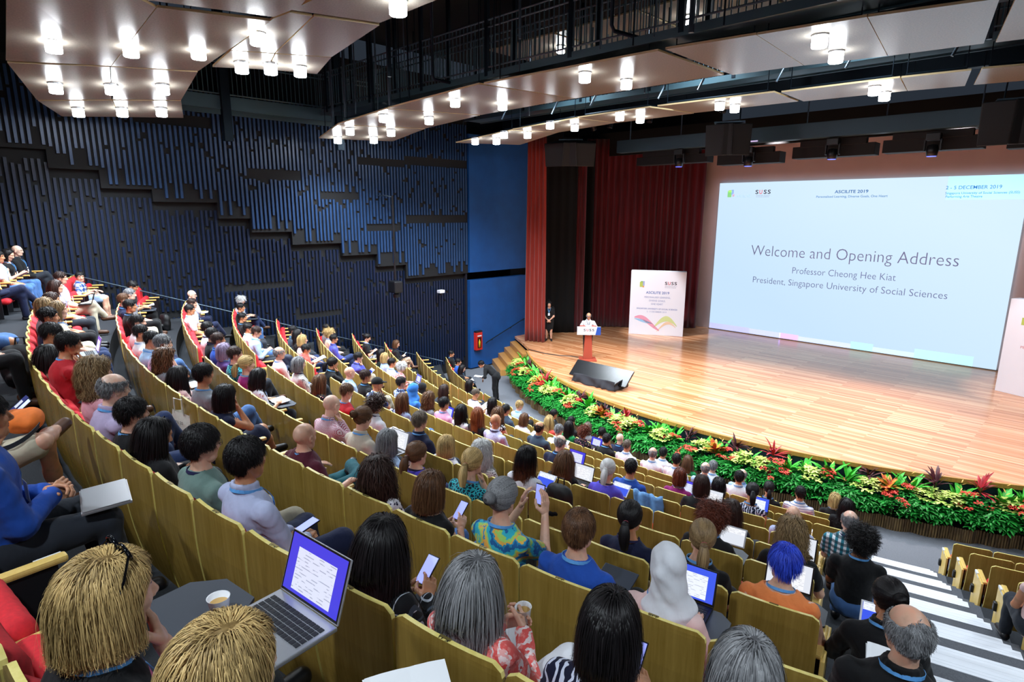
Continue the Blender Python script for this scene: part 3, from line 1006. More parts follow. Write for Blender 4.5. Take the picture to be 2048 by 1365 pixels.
def glasses_mesh():
    global GLASSES
    if GLASSES: return GLASSES
    mb = MB()
    for sg in (-1, 1):
        c = Vector((sg * .031, .102, .002))
        mb.tube([c + Vector((math.cos(a) * .024, -abs(math.cos(a)) * .004, math.sin(a) * .018)) for a in np.linspace(0, 2 * PI, 15)], .0017, 5)
        mb.tube([(sg * .055, .098, .006), (sg * .078, .06, .008), (sg * .084, -.005, .004)], .0017, 5)
    mb.tube([(-.008, .106, .004), (0, .109, .006), (.008, .106, .004)], .0017, 5)
    GLASSES = mb.mesh('spectacles', True)
    GLASSES.materials.append(M_FRAME)
    return GLASSES

def oset(o, i, m):
    sl = o.material_slots[i]
    sl.link = 'OBJECT'
    sl.material = m
def slots(me, n):
    while len(me.materials) < n: me.materials.append(None)
    return me

LOD = [(.010, .0038, 11000), (.013, .0050, 2400), (.017, .0068, 600)]
def person(name, loc, rz, hair, hairc, top, kind, bottom='jeans', bkind='trousers', arms='L', legs='N', female=False, skin='light',
           yaw=0.0, pitch=0.0, tilt=0.0, lean=0.0, bulk=1.0, lod=2, lan='blue', glasses=False, stand=False, side=0.0, shoes=True,
           custom=None, label=None, group=None, seed=1, sp=1.0):
    hb, hf, nh = LOD[lod]
    rk = (arms, female, legs, round(lean, 3), round(yaw, 2), round(pitch, 2), round(tilt, 2), stand, bulk, round(side, 2), repr(custom), sp)
    r = RIGS.get(rk) or RIGS.setdefault(rk, Rig(arms, female, legs, lean, yaw, pitch, tilt, stand, bulk, side, custom, sp))
    root = empty(name, loc, rz, label, 'person', group)
    bk = (rk, lod)
    if bk not in BODY:
        V, F, m = body_np(r, hb, hf)
        BODY[bk] = slots(np_mesh('body', V, F, m), 4)
    b = link_mesh('body', BODY[bk], parent=root)
    for i, m in enumerate((skin_mat(skin), lips_mat(skin), M_EYE, M_DARK)): oset(b, i, m)
    brk = (arms, female, legs, round(lean, 3), stand, bulk, round(side, 2), repr(custom), sp)   # clothes do not depend on the head
    tk = (brk, lod, kind)
    if tk not in TOPS:
        V, F = top_np(r, hb, kind, seed * 1.3)
        TOPS[tk] = slots(np_mesh('top', V, F), 1)
    nm = {'jacket': 'jacket', 'tee': 'tee_shirt', 'blouse': 'blouse', 'sleeveless': 'sleeveless_top'}.get(kind, 'shirt')
    oset(link_mesh(nm, TOPS[tk], parent=root), 0, cloth(top))
    lk = (brk, lod, bkind)
    if lk not in LEGS:
        V, F = legs_np(r, hb * 1.15, bkind, seed * .7)
        LEGS[lk] = slots(np_mesh('legs', V, F), 1)
    oset(link_mesh(bkind, LEGS[lk], parent=root), 0, cloth(bottom))
    if shoes:
        for k in (0, 1):
            sk = (brk[2], stand, k, lod)
            if sk not in SHOES:
                V, F = shoe_np(r, k, max(hb, .010))
                SHOES[sk] = slots(np_mesh('shoe', V, F), 1)
            oset(link_mesh('shoe', SHOES[sk], parent=root), 0, M_SHOE if seed % 3 else M_SHOEB)
    if hair not in ('bald', 'hijab', 'cap'):
        if hair == 'short' and female: hair = 'bob'
        hk = (hair, lod if lod else seed, female)
        if hk not in HAIRS:
            me = hair_np(hair, nh, seed if lod == 0 else 1 + hash(hair) % 7 * 0, female)
            HAIRS[hk] = slots(me, 1)
        h = link_mesh('hair', HAIRS[hk], parent=root)
        loose = hair in ('long', 'xlong', 'wavy', 'xwavy', 'ombre', 'lob', 'bob')
        hm = rotm(yaw, pitch * .35, tilt * .4) if loose else r.hr       # loose hair keeps hanging when the head nods
        h.matrix_local = Matrix.Translation(Vector(r.head)) @ Matrix([list(x) for x in hm]).to_4x4()
        oset(h, 0, hair_mat('ombre' if hair == 'ombre' else hairc))
        if hair == 'pony' and lod < 2:
            mb = MB()
            mb.lathe([(.018, -.008), (.024, -.006), (.024, .006), (.018, .008)], 12)
            e = mb.build('hair_tie', M_CLIP, h)
            e.matrix_local = Matrix.Translation((0, -.135, .002)) @ Matrix.Rotation(1.3, 4, 'X')
    elif hair == 'hijab':
        hk = ('hijab', lod, female)
        if hk not in HAIRS:
            g = SDF((-.22, -.22, -.30), (.22, .20, .16), .009 if lod < 2 else .013)
            g.ell((0, -.014, .030), (.092, .113, .104), .01)
            g.cone((0, -.01, -.05), (0, .0, -.12), .088, .085, .04)
            g.cone((0, -.03, -.13), (0, .0, -.19), .085, .145, .05, flat=((0, 1, 0), 1.25))
            g.cone((-.05, -.10, -.02), (.04, -.06, -.16), .03, .03, .04)
            g.wrinkle(.004, 46)
            g.ell((0, .10, -.012), (.055, .07, .085), .01, 'sub')
            V, F = g.mesh()
            HAIRS[hk] = slots(np_mesh('headscarf', V, F), 1)
        h = link_mesh('headscarf', HAIRS[hk], parent=root)
        h.matrix_local = Matrix.Translation(Vector(r.head)) @ Matrix([list(x) for x in r.hr]).to_4x4()
        oset(h, 0, cloth(hairc))
    elif hair == 'cap':
        g = SDF((-.13, -.15, -.06), (.13, .22, .16), .008)
        g.ell((0, -.014, .035), (.090, .111, .100), .01)
        g.cone((-.04, .08, .045), (.04, .08, .045), .05, k=.02, flat=((0, 0, 1), 3.2))
        g.cone((0, .10, .045), (0, .15, .035), .055, .04, .02, flat=((0, 0, 1), 3.5))
        g.ell((0, 0, -.06), (.2, .2, .085), .004, 'sub')
        V, F = g.mesh()
        h = link_mesh('cap', np_mesh('cap', V, F), parent=root)
        h.data.materials.append(cloth('black'))
        h.matrix_local = Matrix.Translation(Vector(r.head)) @ Matrix([list(x) for x in r.hr]).to_4x4()
    if lan and not (hair in ('hijab', 'xlong') and lod):
        l = link_mesh('lanyard', lanyard_mesh(r, brk), parent=root)
        oset(l, 0, M_LANYARD if lan == 'blue' else M_NAVYLAN)
        oset(l, 1, M_BADGE)
    if glasses:
        e = link_mesh('spectacles', glasses_mesh(), parent=root)
        e.matrix_local = Matrix.Translation(Vector(r.head)) @ Matrix([list(x) for x in r.hr]).to_4x4()
    return root, r

# ---------------------------------------------------------------- surface materials
def wood_floor():
    t = NT('stage_boards')
    v = t.coord('Object')
    br = t.n('ShaderNodeTexBrick', {'Vector': v, 'Scale': 1.0, 'Mortar Size': .0012, 'Brick Width': 1.9, 'Row Height': .085,
                                    'Color1': (0, 0, 0, 1), 'Color2': (1, 1, 1, 1), 'Mortar': (.35, .35, .35, 1), 'Bias': 0.0})
    br.offset = .37
    br.offset_frequency = 3
    g = t.noise(t.coord('Object', (1.2, 34, 1)), 2.0, 4, .6)
    f = t.math('MULTIPLY_ADD', g, .35, t.math('MULTIPLY', br.outputs['Color'], .65))
    c = t.ramp(f, [(.12, srgb('a8673f')), (.38, srgb('c3845a')), (.62, srgb('d2966c')), (.9, srgb('e6b88e'))])
    t.out(c, t.math('MULTIPLY_ADD', g, .10, .15), 0, .6)
    t.bump(f, .05, .002)
    return t.mat
M_STAGE = wood_floor()
def ply(name, lo, hi, rough=.33):
    t = NT(name)
    g = t.noise(t.coord('Object', (40, 40, 2.2)), 1.0, 4, .6)
    c = t.ramp(g, [(.25, srgb(lo)), (.75, srgb(hi))])
    t.out(c, rough, 0, .5)
    return t.mat
M_PLY = ply('seat_plywood', '8a6e2e', 'a98b45', .26)
M_PLYEDGE = ply('plywood_edge', 'd6c468', 'e6d88a', .4)
M_ARM = ply('armrest_wood', 'd8b45c', 'e6c878', .35)
M_REDFAB = plain('red_upholstery', 'd2202c', .85, noise=.12, nscale=60)
M_BLACK = plain('black_plastic', '15161a', .4)
M_WHITEPL = plain('white_plastic', 'dfe3ea', .35)
M_TABLET = plain('writing_tablet_grey', '3c424c', .5)
M_CARPET = plain('carpet_charcoal', '262a30', .95, noise=.25, nscale=90)
M_CARPET2 = plain('carpet_grey', '686b72', .95, noise=.15, nscale=80)
M_NOSE = plain('stair_nosing_white', 'e4e8f0', .5)
M_BLUEWALL = plain('blue_paint', '0a4a8c', .55, noise=.12, nscale=2)
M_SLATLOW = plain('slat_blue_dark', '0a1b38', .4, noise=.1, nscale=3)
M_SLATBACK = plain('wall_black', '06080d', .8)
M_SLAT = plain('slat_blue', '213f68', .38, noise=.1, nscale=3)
M_DARK2 = plain('ceiling_black', '05070a', .9)
M_STEEL = plain('dark_steel', '142430', .45, .6)
M_STEEL2 = plain('catwalk_steel', '48646f', .4, .2)
M_CLOUD = ply('cloud_panel_wood', '8a8378', 'a0978a', .26)
M_CLOUDEDGE = plain('cloud_edge', 'ddc99a', .5)
M_CYC = plain('back_wall_plaster', 'd0bab8', .8, noise=.03, nscale=1.5)
M_CONDUIT = plain('conduit_grey', '5a6a78', .4, .7)
def curtain_mat(name, a, b):
    t = NT(name)
    c = t.ramp(t.noise(t.coord('Object', (8, 8, .4)), 1.6, 3), [(.3, srgb(a)), (.7, srgb(b))])
    t.out(c, .75, 0, .2)
    t.b.inputs['Sheen Weight'].default_value = .3
    return t.mat
M_CURT = curtain_mat('curtain_red_velvet', '7e2018', '9c3022')
M_CURT2 = curtain_mat('curtain_maroon', '3e0810', '66101a')
M_DRAPE = plain('drape_black', '040507', .95)
M_STEPEDGE = ply('stage_lip_wood', 'a8763c', 'c8924e', .35)

def structure(name, mb, mats, **kw):
    o = mb.build(name, mats, **kw)
    o['kind'] = 'structure'
    return o

# ---------------------------------------------------------------- stage
SX, SY, SR = -7.4, 26.85, 13.32
def stage_edge(n=60, R=SR, a0=-134.0, a1=-36.0):
    return [(SX + R * math.cos(math.radians(a)), SY + R * math.sin(math.radians(a))) for a in np.linspace(a0, a1, n)]
mb = MB()
E_ = [p for p in stage_edge() ]
poly = [(-17.63, 17.93), (-16.2, 17.03)] + [p for p in E_ if p[0] > -16.0] + [(6.0, 30.0), (-18.6, 30.0), (-18.6, 18.5)]
mb.prism(poly, -.10, 0.0)
structure('floor_stage', mb, M_STAGE)
mb = MB()
fe = [p for p in stage_edge(R=SR - .03) if p[0] > -16.1]
for (a, b) in zip(fe[:-1], fe[1:]):
    mb.add([(a[0], a[1], -1.06), (b[0], b[1], -1.06), (b[0], b[1], -.10), (a[0], a[1], -.10)], [(0, 1, 2, 3)])
fe = [p for p in stage_edge(R=SR + .015) if p[0] > -16.1]
f2 = [p for p in stage_edge(R=SR - .05) if p[0] > -16.1]
for a, b, c, d in zip(fe[:-1], fe[1:], f2[:-1], f2[1:]):
    vs = [(a[0], a[1], -.09), (b[0], b[1], -.09), (b[0], b[1], .004), (a[0], a[1], .004), (c[0], c[1], .004), (d[0], d[1], .004), (c[0], c[1], -.09), (d[0], d[1], -.09)]
    mb.add(vs, [(0, 1, 2, 3), (3, 2, 5, 4), (0, 6, 7, 1)], 1)
structure('wall_stage_front', mb, [plain('stage_front_teal', '12303c', .7), M_STEPEDGE])
# steps at the left end of the stage
n_ = Vector((.54, .84, 0)).normalized()
t_ = Vector((n_.y, -n_.x, 0))
top0 = Vector((-17.62, 17.95, 0))
steps = empty('stage_steps', (-17.5, 17.2, -1.0), label='wooden steps climbing to the stage beside the blue wall', cat='steps', kind='thing')
for k in range(1, 5):
    z = -.2 * k
    a = top0 - n_ * (.30 * (k - 1))
    mb = MB()
    ln = 1.75
    s0 = -.95 if k else 0
    p0, p1 = a + t_ * -.9, a + t_ * ln
    q0, q1 = p0 - n_ * .30, p1 - n_ * .30
    zz = [-1.06, z]
    vs = [(p.x, p.y, h) for h in zz for p in (p0, p1, q1, q0)]
    mb.add(vs, [(0, 3, 2, 1), (4, 5, 6, 7), (0, 1, 5, 4), (1, 2, 6, 5), (2, 3, 7, 6), (3, 0, 4, 7)])
    o = mb.build('step', M_STEPEDGE, bevel=.012)
    o.parent = steps
    o.matrix_parent_inverse = Matrix.Translation((17.5, -17.2, 1.0))

# ---------------------------------------------------------------- pit floor, tiers, stair aisle
def annulus(mb, r0, r1, z, a0, a1, n, mi=0, down=None):
    P0 = [polar(r0, a) for a in np.linspace(a0, a1, n)]
    P1 = [polar(r1, a) for a in np.linspace(a0, a1, n)]
    vs = [(x, y, z) for x, y in P0] + [(x, y, z) for x, y in P1]
    fs = [(i + 1, i, n + i, n + i + 1) for i in range(n - 1)]
    mb.add(vs, fs, mi)
    if down is not None:
        vs = [(x, y, z) for x, y in P0] + [(x, y, down) for x, y in P0]
        mb.add(vs, [(i, i + 1, n + i + 1, n + i) for i in range(n - 1)], mi)
A0, A1 = -128.0, -50.0
mb = MB()
mb.box((-7, 12, PIT - .1), (26, 20, .2))
structure('floor_pit', mb, M_CARPET2)
mb = MB()
for i in range(1, 13):
    r0 = row_r(i - 1) + .13
    annulus(mb, r0, row_r(i) + .14, row_z(i), A0, A1, 90, 0, row_z(i - 1) - .02)
structure('floor_tiers', mb, M_CARPET)
# stair aisle between the centre and right-hand blocks
AS0, AS1 = -76.75, -73.05
stairs = empty('stair_aisle', (polar(24, -75)[0], polar(24, -75)[1], PIT), kind='structure')
def arc_box(mb, r0, r1, z0, z1, a0, a1, n=6, mi=0):
    vs = []
    for z in (z0, z1):
        for r in (r0, r1):
            vs += [(*polar(r, a), z) for a in np.linspace(a0, a1, n)]
    I = lambda zi, ri, k: (zi * 2 + ri) * n + k
    fs = []
    for k in range(n - 1):
        fs += [(I(1, 0, k + 1), I(1, 0, k), I(1, 1, k), I(1, 1, k + 1)), (I(0, 0, k), I(0, 0, k + 1), I(0, 1, k + 1), I(0, 1, k)),
               (I(0, 0, k), I(1, 0, k), I(1, 0, k + 1), I(0, 0, k + 1)), (I(0, 1, k + 1), I(1, 1, k + 1), I(1, 1, k), I(0, 1, k))]
    fs += [(I(0, 0, 0), I(0, 1, 0), I(1, 1, 0), I(1, 0, 0)), (I(0, 0, n - 1), I(1, 0, n - 1), I(1, 1, n - 1), I(0, 1, n - 1))]
    mb.add(vs, fs, mi)
st_mb = MB()
NOSES = []
for i in range(0, 12):
    zt, zn = row_z(i), row_z(i + 1)
    rr = row_r(i) + .13
    for k in range(3):
        r0 = rr - .62 + .31 * k
        z = zt + DZ / 3 * (k + 1)
        r1 = rr - .62 + .31 * (k + 1) if k < 2 else row_r(i + 1) + .13 - .62
        arc_box(st_mb, r0, r1, zt - .25, z + .004, AS0, AS1)
        NOSES.append((r0, z + .006))
o = st_mb.build('stair_treads', plain('stair_carpet', '54575e', .95, noise=.2, nscale=90), parent=stairs)
o.matrix_parent_inverse = Matrix.Translation(-stairs.location)
for r0, z in NOSES:
    mb = MB()
    for q in range(3):
        arc_box(mb, r0 - .004 + q * .043, r0 + .037 + q * .043, z - .01, z + .006, AS0 + .25, AS1 - .35, 4)
    arc_box(mb, r0 - .014, r0 - .003, z - .05, z + .003, AS0 + .25, AS1 - .35, 4)
    o = mb.build('stair_nosing', M_NOSE, parent=stairs)
    o.matrix_parent_inverse = Matrix.Translation(-stairs.location)

# ---------------------------------------------------------------- left wall with staggered slats
WX = -18.62
LEDGE = [(-4, 1.0, 7.66), (1.0, 1.75, 7.22), (1.75, 2.6, 6.79), (2.6, 3.62, 6.36), (3.62, 4.76, 5.92), (4.76, 6.39, 5.60), (6.39, 7.3, 5.15), (7.3, 8.54, 4.74), (8.54, 10.25, 4.33),
         (10.25, 11.6, 3.90), (11.6, 12.8, 3.46), (12.8, 15.78, 2.95)]
mb = MB()
mb.box((WX - .16, 5.9, 4.5), (.3, 19.8, 11.4))
for y0, y1, z in LEDGE:
    mb.box((WX + .075, (y0 + y1) / 2, (z + 8.9) / 2), (.17, y1 - y0, 8.9 - z))
structure('wall_left', mb, M_SLATBACK)
R_ = random.Random(3)
up, lw, gaps = MB(), MB(), []
BANDS = [(11.0, 12.9, 6.9, 7.15), (12.9, 15.7, 7.0, 7.3), (9.6, 11.0, 5.75, 6.0), (12.9, 15.7, 4.95, 5.25), (7.3, 9.0, 6.3, 6.6), (4.5, 6.4, 7.6, 7.9), (1.8, 3.2, 2.7, 2.95), (3.6, 5.2, 2.4, 2.6),
         (6.4, 8.5, 3.0, 3.2), (8.6, 10.2, 1.9, 2.1), (0, 1.6, 4.1, 4.3), (5.2, 6.3, 1.7, 1.9), (11.2, 12.6, 4.7, 4.95)]
y = -3.6
while y < 15.72:
    led = next(l[2] for l in LEDGE if l[0] <= y < l[1] + 1e-6)
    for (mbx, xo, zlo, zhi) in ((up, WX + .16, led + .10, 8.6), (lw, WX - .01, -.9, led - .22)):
        z = zlo + R_.choice((0, .0, .25, .4))
        while z < zhi - .15:
            L = R_.uniform(.7, 2.1) if mbx is up else R_.uniform(.9, 2.6)
            z1 = min(z + L, zhi)
            cuts = [b for b in BANDS if b[0] <= y < b[1] and b[2] < z1 and b[3] > z]
            segs = [(z, z1)]
            for b in cuts:
                segs = [s for (p, q) in segs for s in ((p, min(q, b[2])), (max(p, b[3]), q)) if s[1] - s[0] > .08]
            for (p, q) in segs:
                mbx.box((xo + .03, y, (p + q) / 2), (.055, .062, q - p))
            z = z1 + R_.choice((.07, .10, .16))
    y += .126
wl = bpy.data.objects['wall_left']
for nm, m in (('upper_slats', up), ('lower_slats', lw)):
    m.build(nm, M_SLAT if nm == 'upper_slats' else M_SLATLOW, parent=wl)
# thin handrail following the rake along the slatted wall
hr = MB()
pts = [(WX + .42, yy, 3.63 - .365 * (yy - 3.19)) for yy in np.linspace(2.4, 14.2, 12)]
hr.tube(pts, .019, 8)
h0 = empty('wall_handrail', (WX + .42, 8.3, 0), label='thin grey handrail sloping down along the slatted wall', cat='handrail')
o = hr.build('rail', M_CONDUIT, parent=h0, smooth=True)
o.matrix_parent_inverse = Matrix.Translation(-h0.location)
for yy in np.linspace(3, 13.8, 7):
    z = 3.63 - .365 * (yy - 3.19)
    m = MB()
    m.tube([(WX - .0, yy, z - .09), (WX + .36, yy, z - .09), (WX + .42, yy, z)], .011, 6)
    o = m.build('bracket', M_STEEL, parent=h0)
    o.matrix_parent_inverse = Matrix.Translation(-h0.location)

# blue walls at the corner
mb = MB()
mb.box((-18.5, 17.42, .83), (.3, 3.28, 3.66))
structure('wall_corner_lower', mb, M_BLUEWALL)
mb = MB()
mb.prism([(-18.35, 15.78), (-18.35, 19.05), (-18.65, 19.05), (-18.65, 15.78)], 2.98, 8.3)
structure('wall_corner_upper', mb, M_BLUEWALL)
mb = MB()
mb.box((-19.6, 18.6, 4.2), (.1, 6.5, 10.5))
mb.box((-19.1, 15.72, 4.0), (1.2, .08, 10))
structure('wall_corner_recess', mb, plain('recess_dark', '0a0a1c', .9))
# rail on the low blue wall
mb = MB()
mb.tube([(-18.2, 16.50, -.02), (-18.2, 16.60, .04), (-18.2, 18.75, .75), (-18.2, 19.0, .76)], .022, 8)
for yy, z in ((16.9, .14), (18.0, .50), (18.8, .74)):
    mb.tube([(-18.36, yy, z - .07), (-18.24, yy, z - .07), (-18.2, yy, z)], .012, 6)
tag(mb.build('stair_handrail', M_STEEL, smooth=True), 'dark metal handrail on the low blue wall above the stage steps', 'handrail')
# fire extinguisher cabinet
fx = empty('extinguisher_cabinet', (-18.26, 16.12, -.26), label='red fire extinguisher cabinet on the low blue wall', cat='cabinet')
MB().box((0, 0, .39), (.16, .34, .74)).build('cabinet_box', plain('cabinet_red', 'c8281e', .35), parent=fx, bevel=.012)
MB().box((.085, 0, .33), (.012, .20, .44)).build('window', plain('cabinet_glass_dark', '3a1210', .15), parent=fx)
mb = MB().lathe([(.0, .14), (.045, .14), (.045, .38), (.02, .43), (.015, .48)], 10, (.08, 0, 0))
o = mb.build('extinguisher', plain('extinguisher_yellow', 'd8b020', .4), parent=fx, smooth=True)
MB().box((.09, 0, .62), (.006, .22, .05)).build('sign_plate', M_WHITEPL, parent=fx)
MB().box((0, 0, .80), (.15, .34, .05)).build('top_cap', M_BLACK, parent=fx)

# ---------------------------------------------------------------- curtains and drapes
def curtain(name, pts, z0, z1, mat, amp=.07, freq=5.2, label=None, group=None, flare=0.0):
    """pleated cloth hanging along a floor polyline"""
    P = [Vector((p[0], p[1], 0)) for p in pts]
    L = [0]
    for a, b in zip(P[:-1], P[1:]): L.append(L[-1] + (b - a).length)
    tot = L[-1]
    nu, nv = max(24, int(tot * freq * 10)), 12
    def at(s):
        for k in range(len(P) - 1):
            if s <= L[k + 1] + 1e-9:
                t = (s - L[k]) / (L[k + 1] - L[k])
                d = (P[k + 1] - P[k]).normalized()
                return P[k].lerp(P[k + 1], t), Vector((d.y, -d.x, 0)), d
    rr = random.Random(hash(name) % 9 if False else len(name))
    ph = [rr.uniform(0, 6.28) for _ in range(6)]
    def fn(u, v):
        s = u * tot
        p, n, d = at(min(s, tot))
        w = s * freq * 2 * PI / 1.0
        a = amp * (.75 + .25 * math.sin(s * 1.7 + ph[0])) * (1 - .35 * v)
        o = math.sin(w + .9 * math.sin(s * 2.3 + ph[1]) + .25 * math.sin(v * 3 + ph[2]))
        q = p + n * (a * o + .02 * math.sin(v * 5 + s * 3)) + d * (flare * (u - .5) * (1 - v))
        return (q.x, q.y, z0 + (z1 - z0) * v)
    m = MB().grid(fn, nu, nv)
    o = m.build(name, mat, smooth=True)
    mod = o.modifiers.new('thickness', 'SOLIDIFY')
    mod.thickness = .012
    return tag(o, label, 'curtain', group)
curtain('stage_curtain', [(-17.35, 18.0), (-16.62, 18.32)], .02, 8.35, M_CURT, .075, 6.0, 'bright red stage curtain bunched beside the low blue wall', flare=.12)
curtain('stage_curtain', [(-17.2, 21.0), (-16.85, 21.2)], .02, 8.35, M_CURT2, .05, 7.0, 'narrow strip of red curtain between black drapes behind the lectern', flare=.05)
curtain('stage_curtain', [(-17.75, 22.3), (-13.78, 25.95)], .02, 8.6, M_CURT2, .085, 3.3, 'wide dark red pleated curtain behind the left standing banner')
for nm, a, b, lb in (('black_drape', (-18.4, 19.4), (-17.1, 20.9), 'black drape behind the woman waiting at the stage side'),
                     ('black_drape', (-18.9, 21.6), (-17.3, 22.35), 'black drape between the two red curtains')):
    curtain(nm, [a, b], .0, 8.5, M_DRAPE, .05, 2.5, lb)
# ---------------------------------------------------------------- back wall and screen
mb = MB()
mb.box((-3.9, 26.67, 4.1), (20.8, .2, 8.4))
structure('wall_back', mb, M_CYC)
mb = MB()
mb.box((-18.9, 24.5, 4.5), (.2, 12, 11))
mb.box((-16.5, 27.2, 4.5), (5.2, .2, 11))
structure('wall_stage_left', mb, M_SLATBACK)
mb = MB()
mb.box((7.2, 12, 4.3), (.2, 32, 12))
structure('wall_right', mb, M_SLATBACK)
mb = MB()
mb.box((-6, -3.6, 6.5), (26, .2, 8))
structure('wall_rear', mb, M_SLATBACK)

def flat_mat(name, col, strength):
    return emit(name, col, strength)
SCR = 1.0
scr = empty('projection_screen', (-7.93, 26.46, 0), label='large projection screen showing the welcome slide', cat='screen')
def scr_mat():
    t = NT('screen_image')
    v = t.coord('Object')
    s = t.n('ShaderNodeSeparateXYZ', {0: v})
    f = t.math('ADD', t.math('MULTIPLY', s.outputs[0], .04), t.math('MULTIPLY', s.outputs[2], .07))
    c = t.ramp(f, [(0, srgb('c4e0f8')), (.5, srgb('d3ebfc')), (1, srgb('cdeafc'))])
    t.out((0, 0, 0, 1), .6)
    t.link(c, t.b.inputs['Emission Color'])
    t.b.inputs['Emission Strength'].default_value = SCR * .97
    return t.mat
M_SCREEN = scr_mat()
MB().box((0, 0, 3.36), (10.82, .06, 6.66)).build('screen_panel', M_SCREEN, parent=scr)
MB().box((0, .01, -.005 + .02), (10.9, .10, .04)).build('screen_foot', plain('screen_foot', '8a8478', .6), parent=scr)
def txt(name, s, x, z, width, height, col, parent, yoff=-.042, strength=1.0, thin=False, align='C', rot=None, loc=None, bold=0.0, mat=None, depth=.001):
    """flat lettering fitted to a width and a cap height, standing in the x-z plane of its parent"""
    c = bpy.data.curves.new(name, 'FONT')
    c.body = s
    c.size = 1.0
    c.offset = bold
    c.resolution_u = 3
    o = bpy.data.objects.new(name, c)
    COL.objects.link(o)
    dg = bpy.context.evaluated_depsgraph_get()
    me = bpy.data.meshes.new_from_object(o.evaluated_get(dg))
    bpy.data.objects.remove(o)
    bpy.data.curves.remove(c)
    V = np.empty(len(me.vertices) * 3)
    me.vertices.foreach_get('co', V)
    V = V.reshape(-1, 3)
    mn, mx = V.min(0), V.max(0)
    W = mx[0] - mn[0]
    sx = width / W
    sz = height / .70          # cap height of the built-in font
    U = np.zeros_like(V)
    U[:, 0] = (V[:, 0] - mn[0]) * sx - (width / 2 if align == 'C' else 0)
    U[:, 2] = V[:, 1] * sz
    me.vertices.foreach_set('co', U.ravel())
    me.materials.clear()
    me.materials.append(mat or emit('ink_%s_%.2f' % (col, strength), col, strength))
    me.update()
    o = link_mesh(name, me, parent=parent, loc=(x, yoff, z))
    if rot: o.rotation_euler = rot
    return o
def sx_(x): return x + 7.93
INK = .55
txt('slide_title', 'Welcome and Opening Address', sx_(-7.85), 3.55, 7.55, .46, '6a6f96', scr, strength=INK, bold=-.012)
txt('slide_text', 'Professor Cheong Hee Kiat', sx_(-7.86), 2.88, 3.83, .27, '6a78a8', scr, strength=INK, bold=-.008)
txt('slide_text', 'President, Singapore University of Social Sciences', sx_(-7.84), 2.36, 7.18, .27, '6a78a8', scr, strength=INK, bold=-.008)
txt('slide_heading', 'ASCILITE 2019', sx_(-7.86), 6.17, 1.2, .115, '2f6aa8', scr, strength=.6, bold=.02)
txt('slide_text', 'Personalised Learning, Diverse Goals, One Heart', sx_(-7.86), 6.00, 2.55, .085, '3f7ab4', scr, strength=.7, bold=.01)
MB().box((sx_(-3.66), -.034, 6.28), (2.2, .004, .80)).build('slide_banner', emit('slide_banner', 'a6dcf6', 1.0), parent=scr)
txt('slide_heading', '2 - 5 DECEMBER 2019', sx_(-4.01), 6.24, 1.57, .12, '3a7fb8', scr, strength=.7, bold=.008)
txt('slide_text', 'Singapore University of Social Sciences (SUSS)', sx_(-3.76), 6.07, 2.06, .08, '3a86bc', scr, strength=.8, bold=.01)
txt('slide_text', 'Performing Arts Theatre', sx_(-4.24), 5.95, 1.05, .08, '3a86bc', scr, strength=.8, bold=.01)
for s, x, w, c in (('S', -11.60, .13, '3a3548'), ('U', -11.43, .13, 'd86a78'), ('S', -11.24, .13, '3a3548'), ('S', -11.07, .13, '3a3548')):
    txt('logo_letter', s, sx_(x), 6.19, w, .17, c, scr, strength=.8, bold=.02)
txt('logo_text', 'SINGAPORE UNIVERSITY', sx_(-11.32), 6.11, .62, .035, '7a86a8', scr, strength=.8)
txt('logo_text', 'OF SOCIAL SCIENCES', sx_(-11.34), 6.05, .58, .035, '7a86a8', scr, strength=.8)
txt('logo_text', 'ASCILITE', sx_(-12.2), 6.05, .62, .11, '9cc4e0', scr, strength=1.0)
def leaf_logo(parent, x, z, s, y=-.04, st=1.0):
    for dx, dz, w, h, c in ((-.10, -.02, .20, .30, '7cc47a'), (.05, .06, .12, .26, '86a8d8'), (-.08, .12, .16, .10, 'a8d06a'), (.10, -.08, .10, .12, 'c0a0b0')):
        MB().box((x + dx * s, y, z + dz * s), (w * s, .002, h * s)).build('logo_patch', emit('logo_%s' % c, c, st), parent=parent)
leaf_logo(scr, sx_(-12.75), 6.22, .9)
for x0, x1, h, c in ((-13.33, -11.4, .26, 'b9bff2'), (-11.4, -10.0, .24, 'c2cdf6'), (-10.05, -9.25, .24, 'd8bce4'), (-9.25, -7.2, .20, 'c6d6f8'), (-7.2, -6.4, .30, 'aee4f0'), (-6.4, -5.0, .2, 'c4def8'), (-5.0, -3.2, .36, 'b4e6ee')):
    MB().box((sx_((x0 + x1) / 2), -.034, .03 + h / 2), (x1 - x0, .004, h)).build('slide_strip', emit('strip_%s' % c, c, .95), parent=scr)

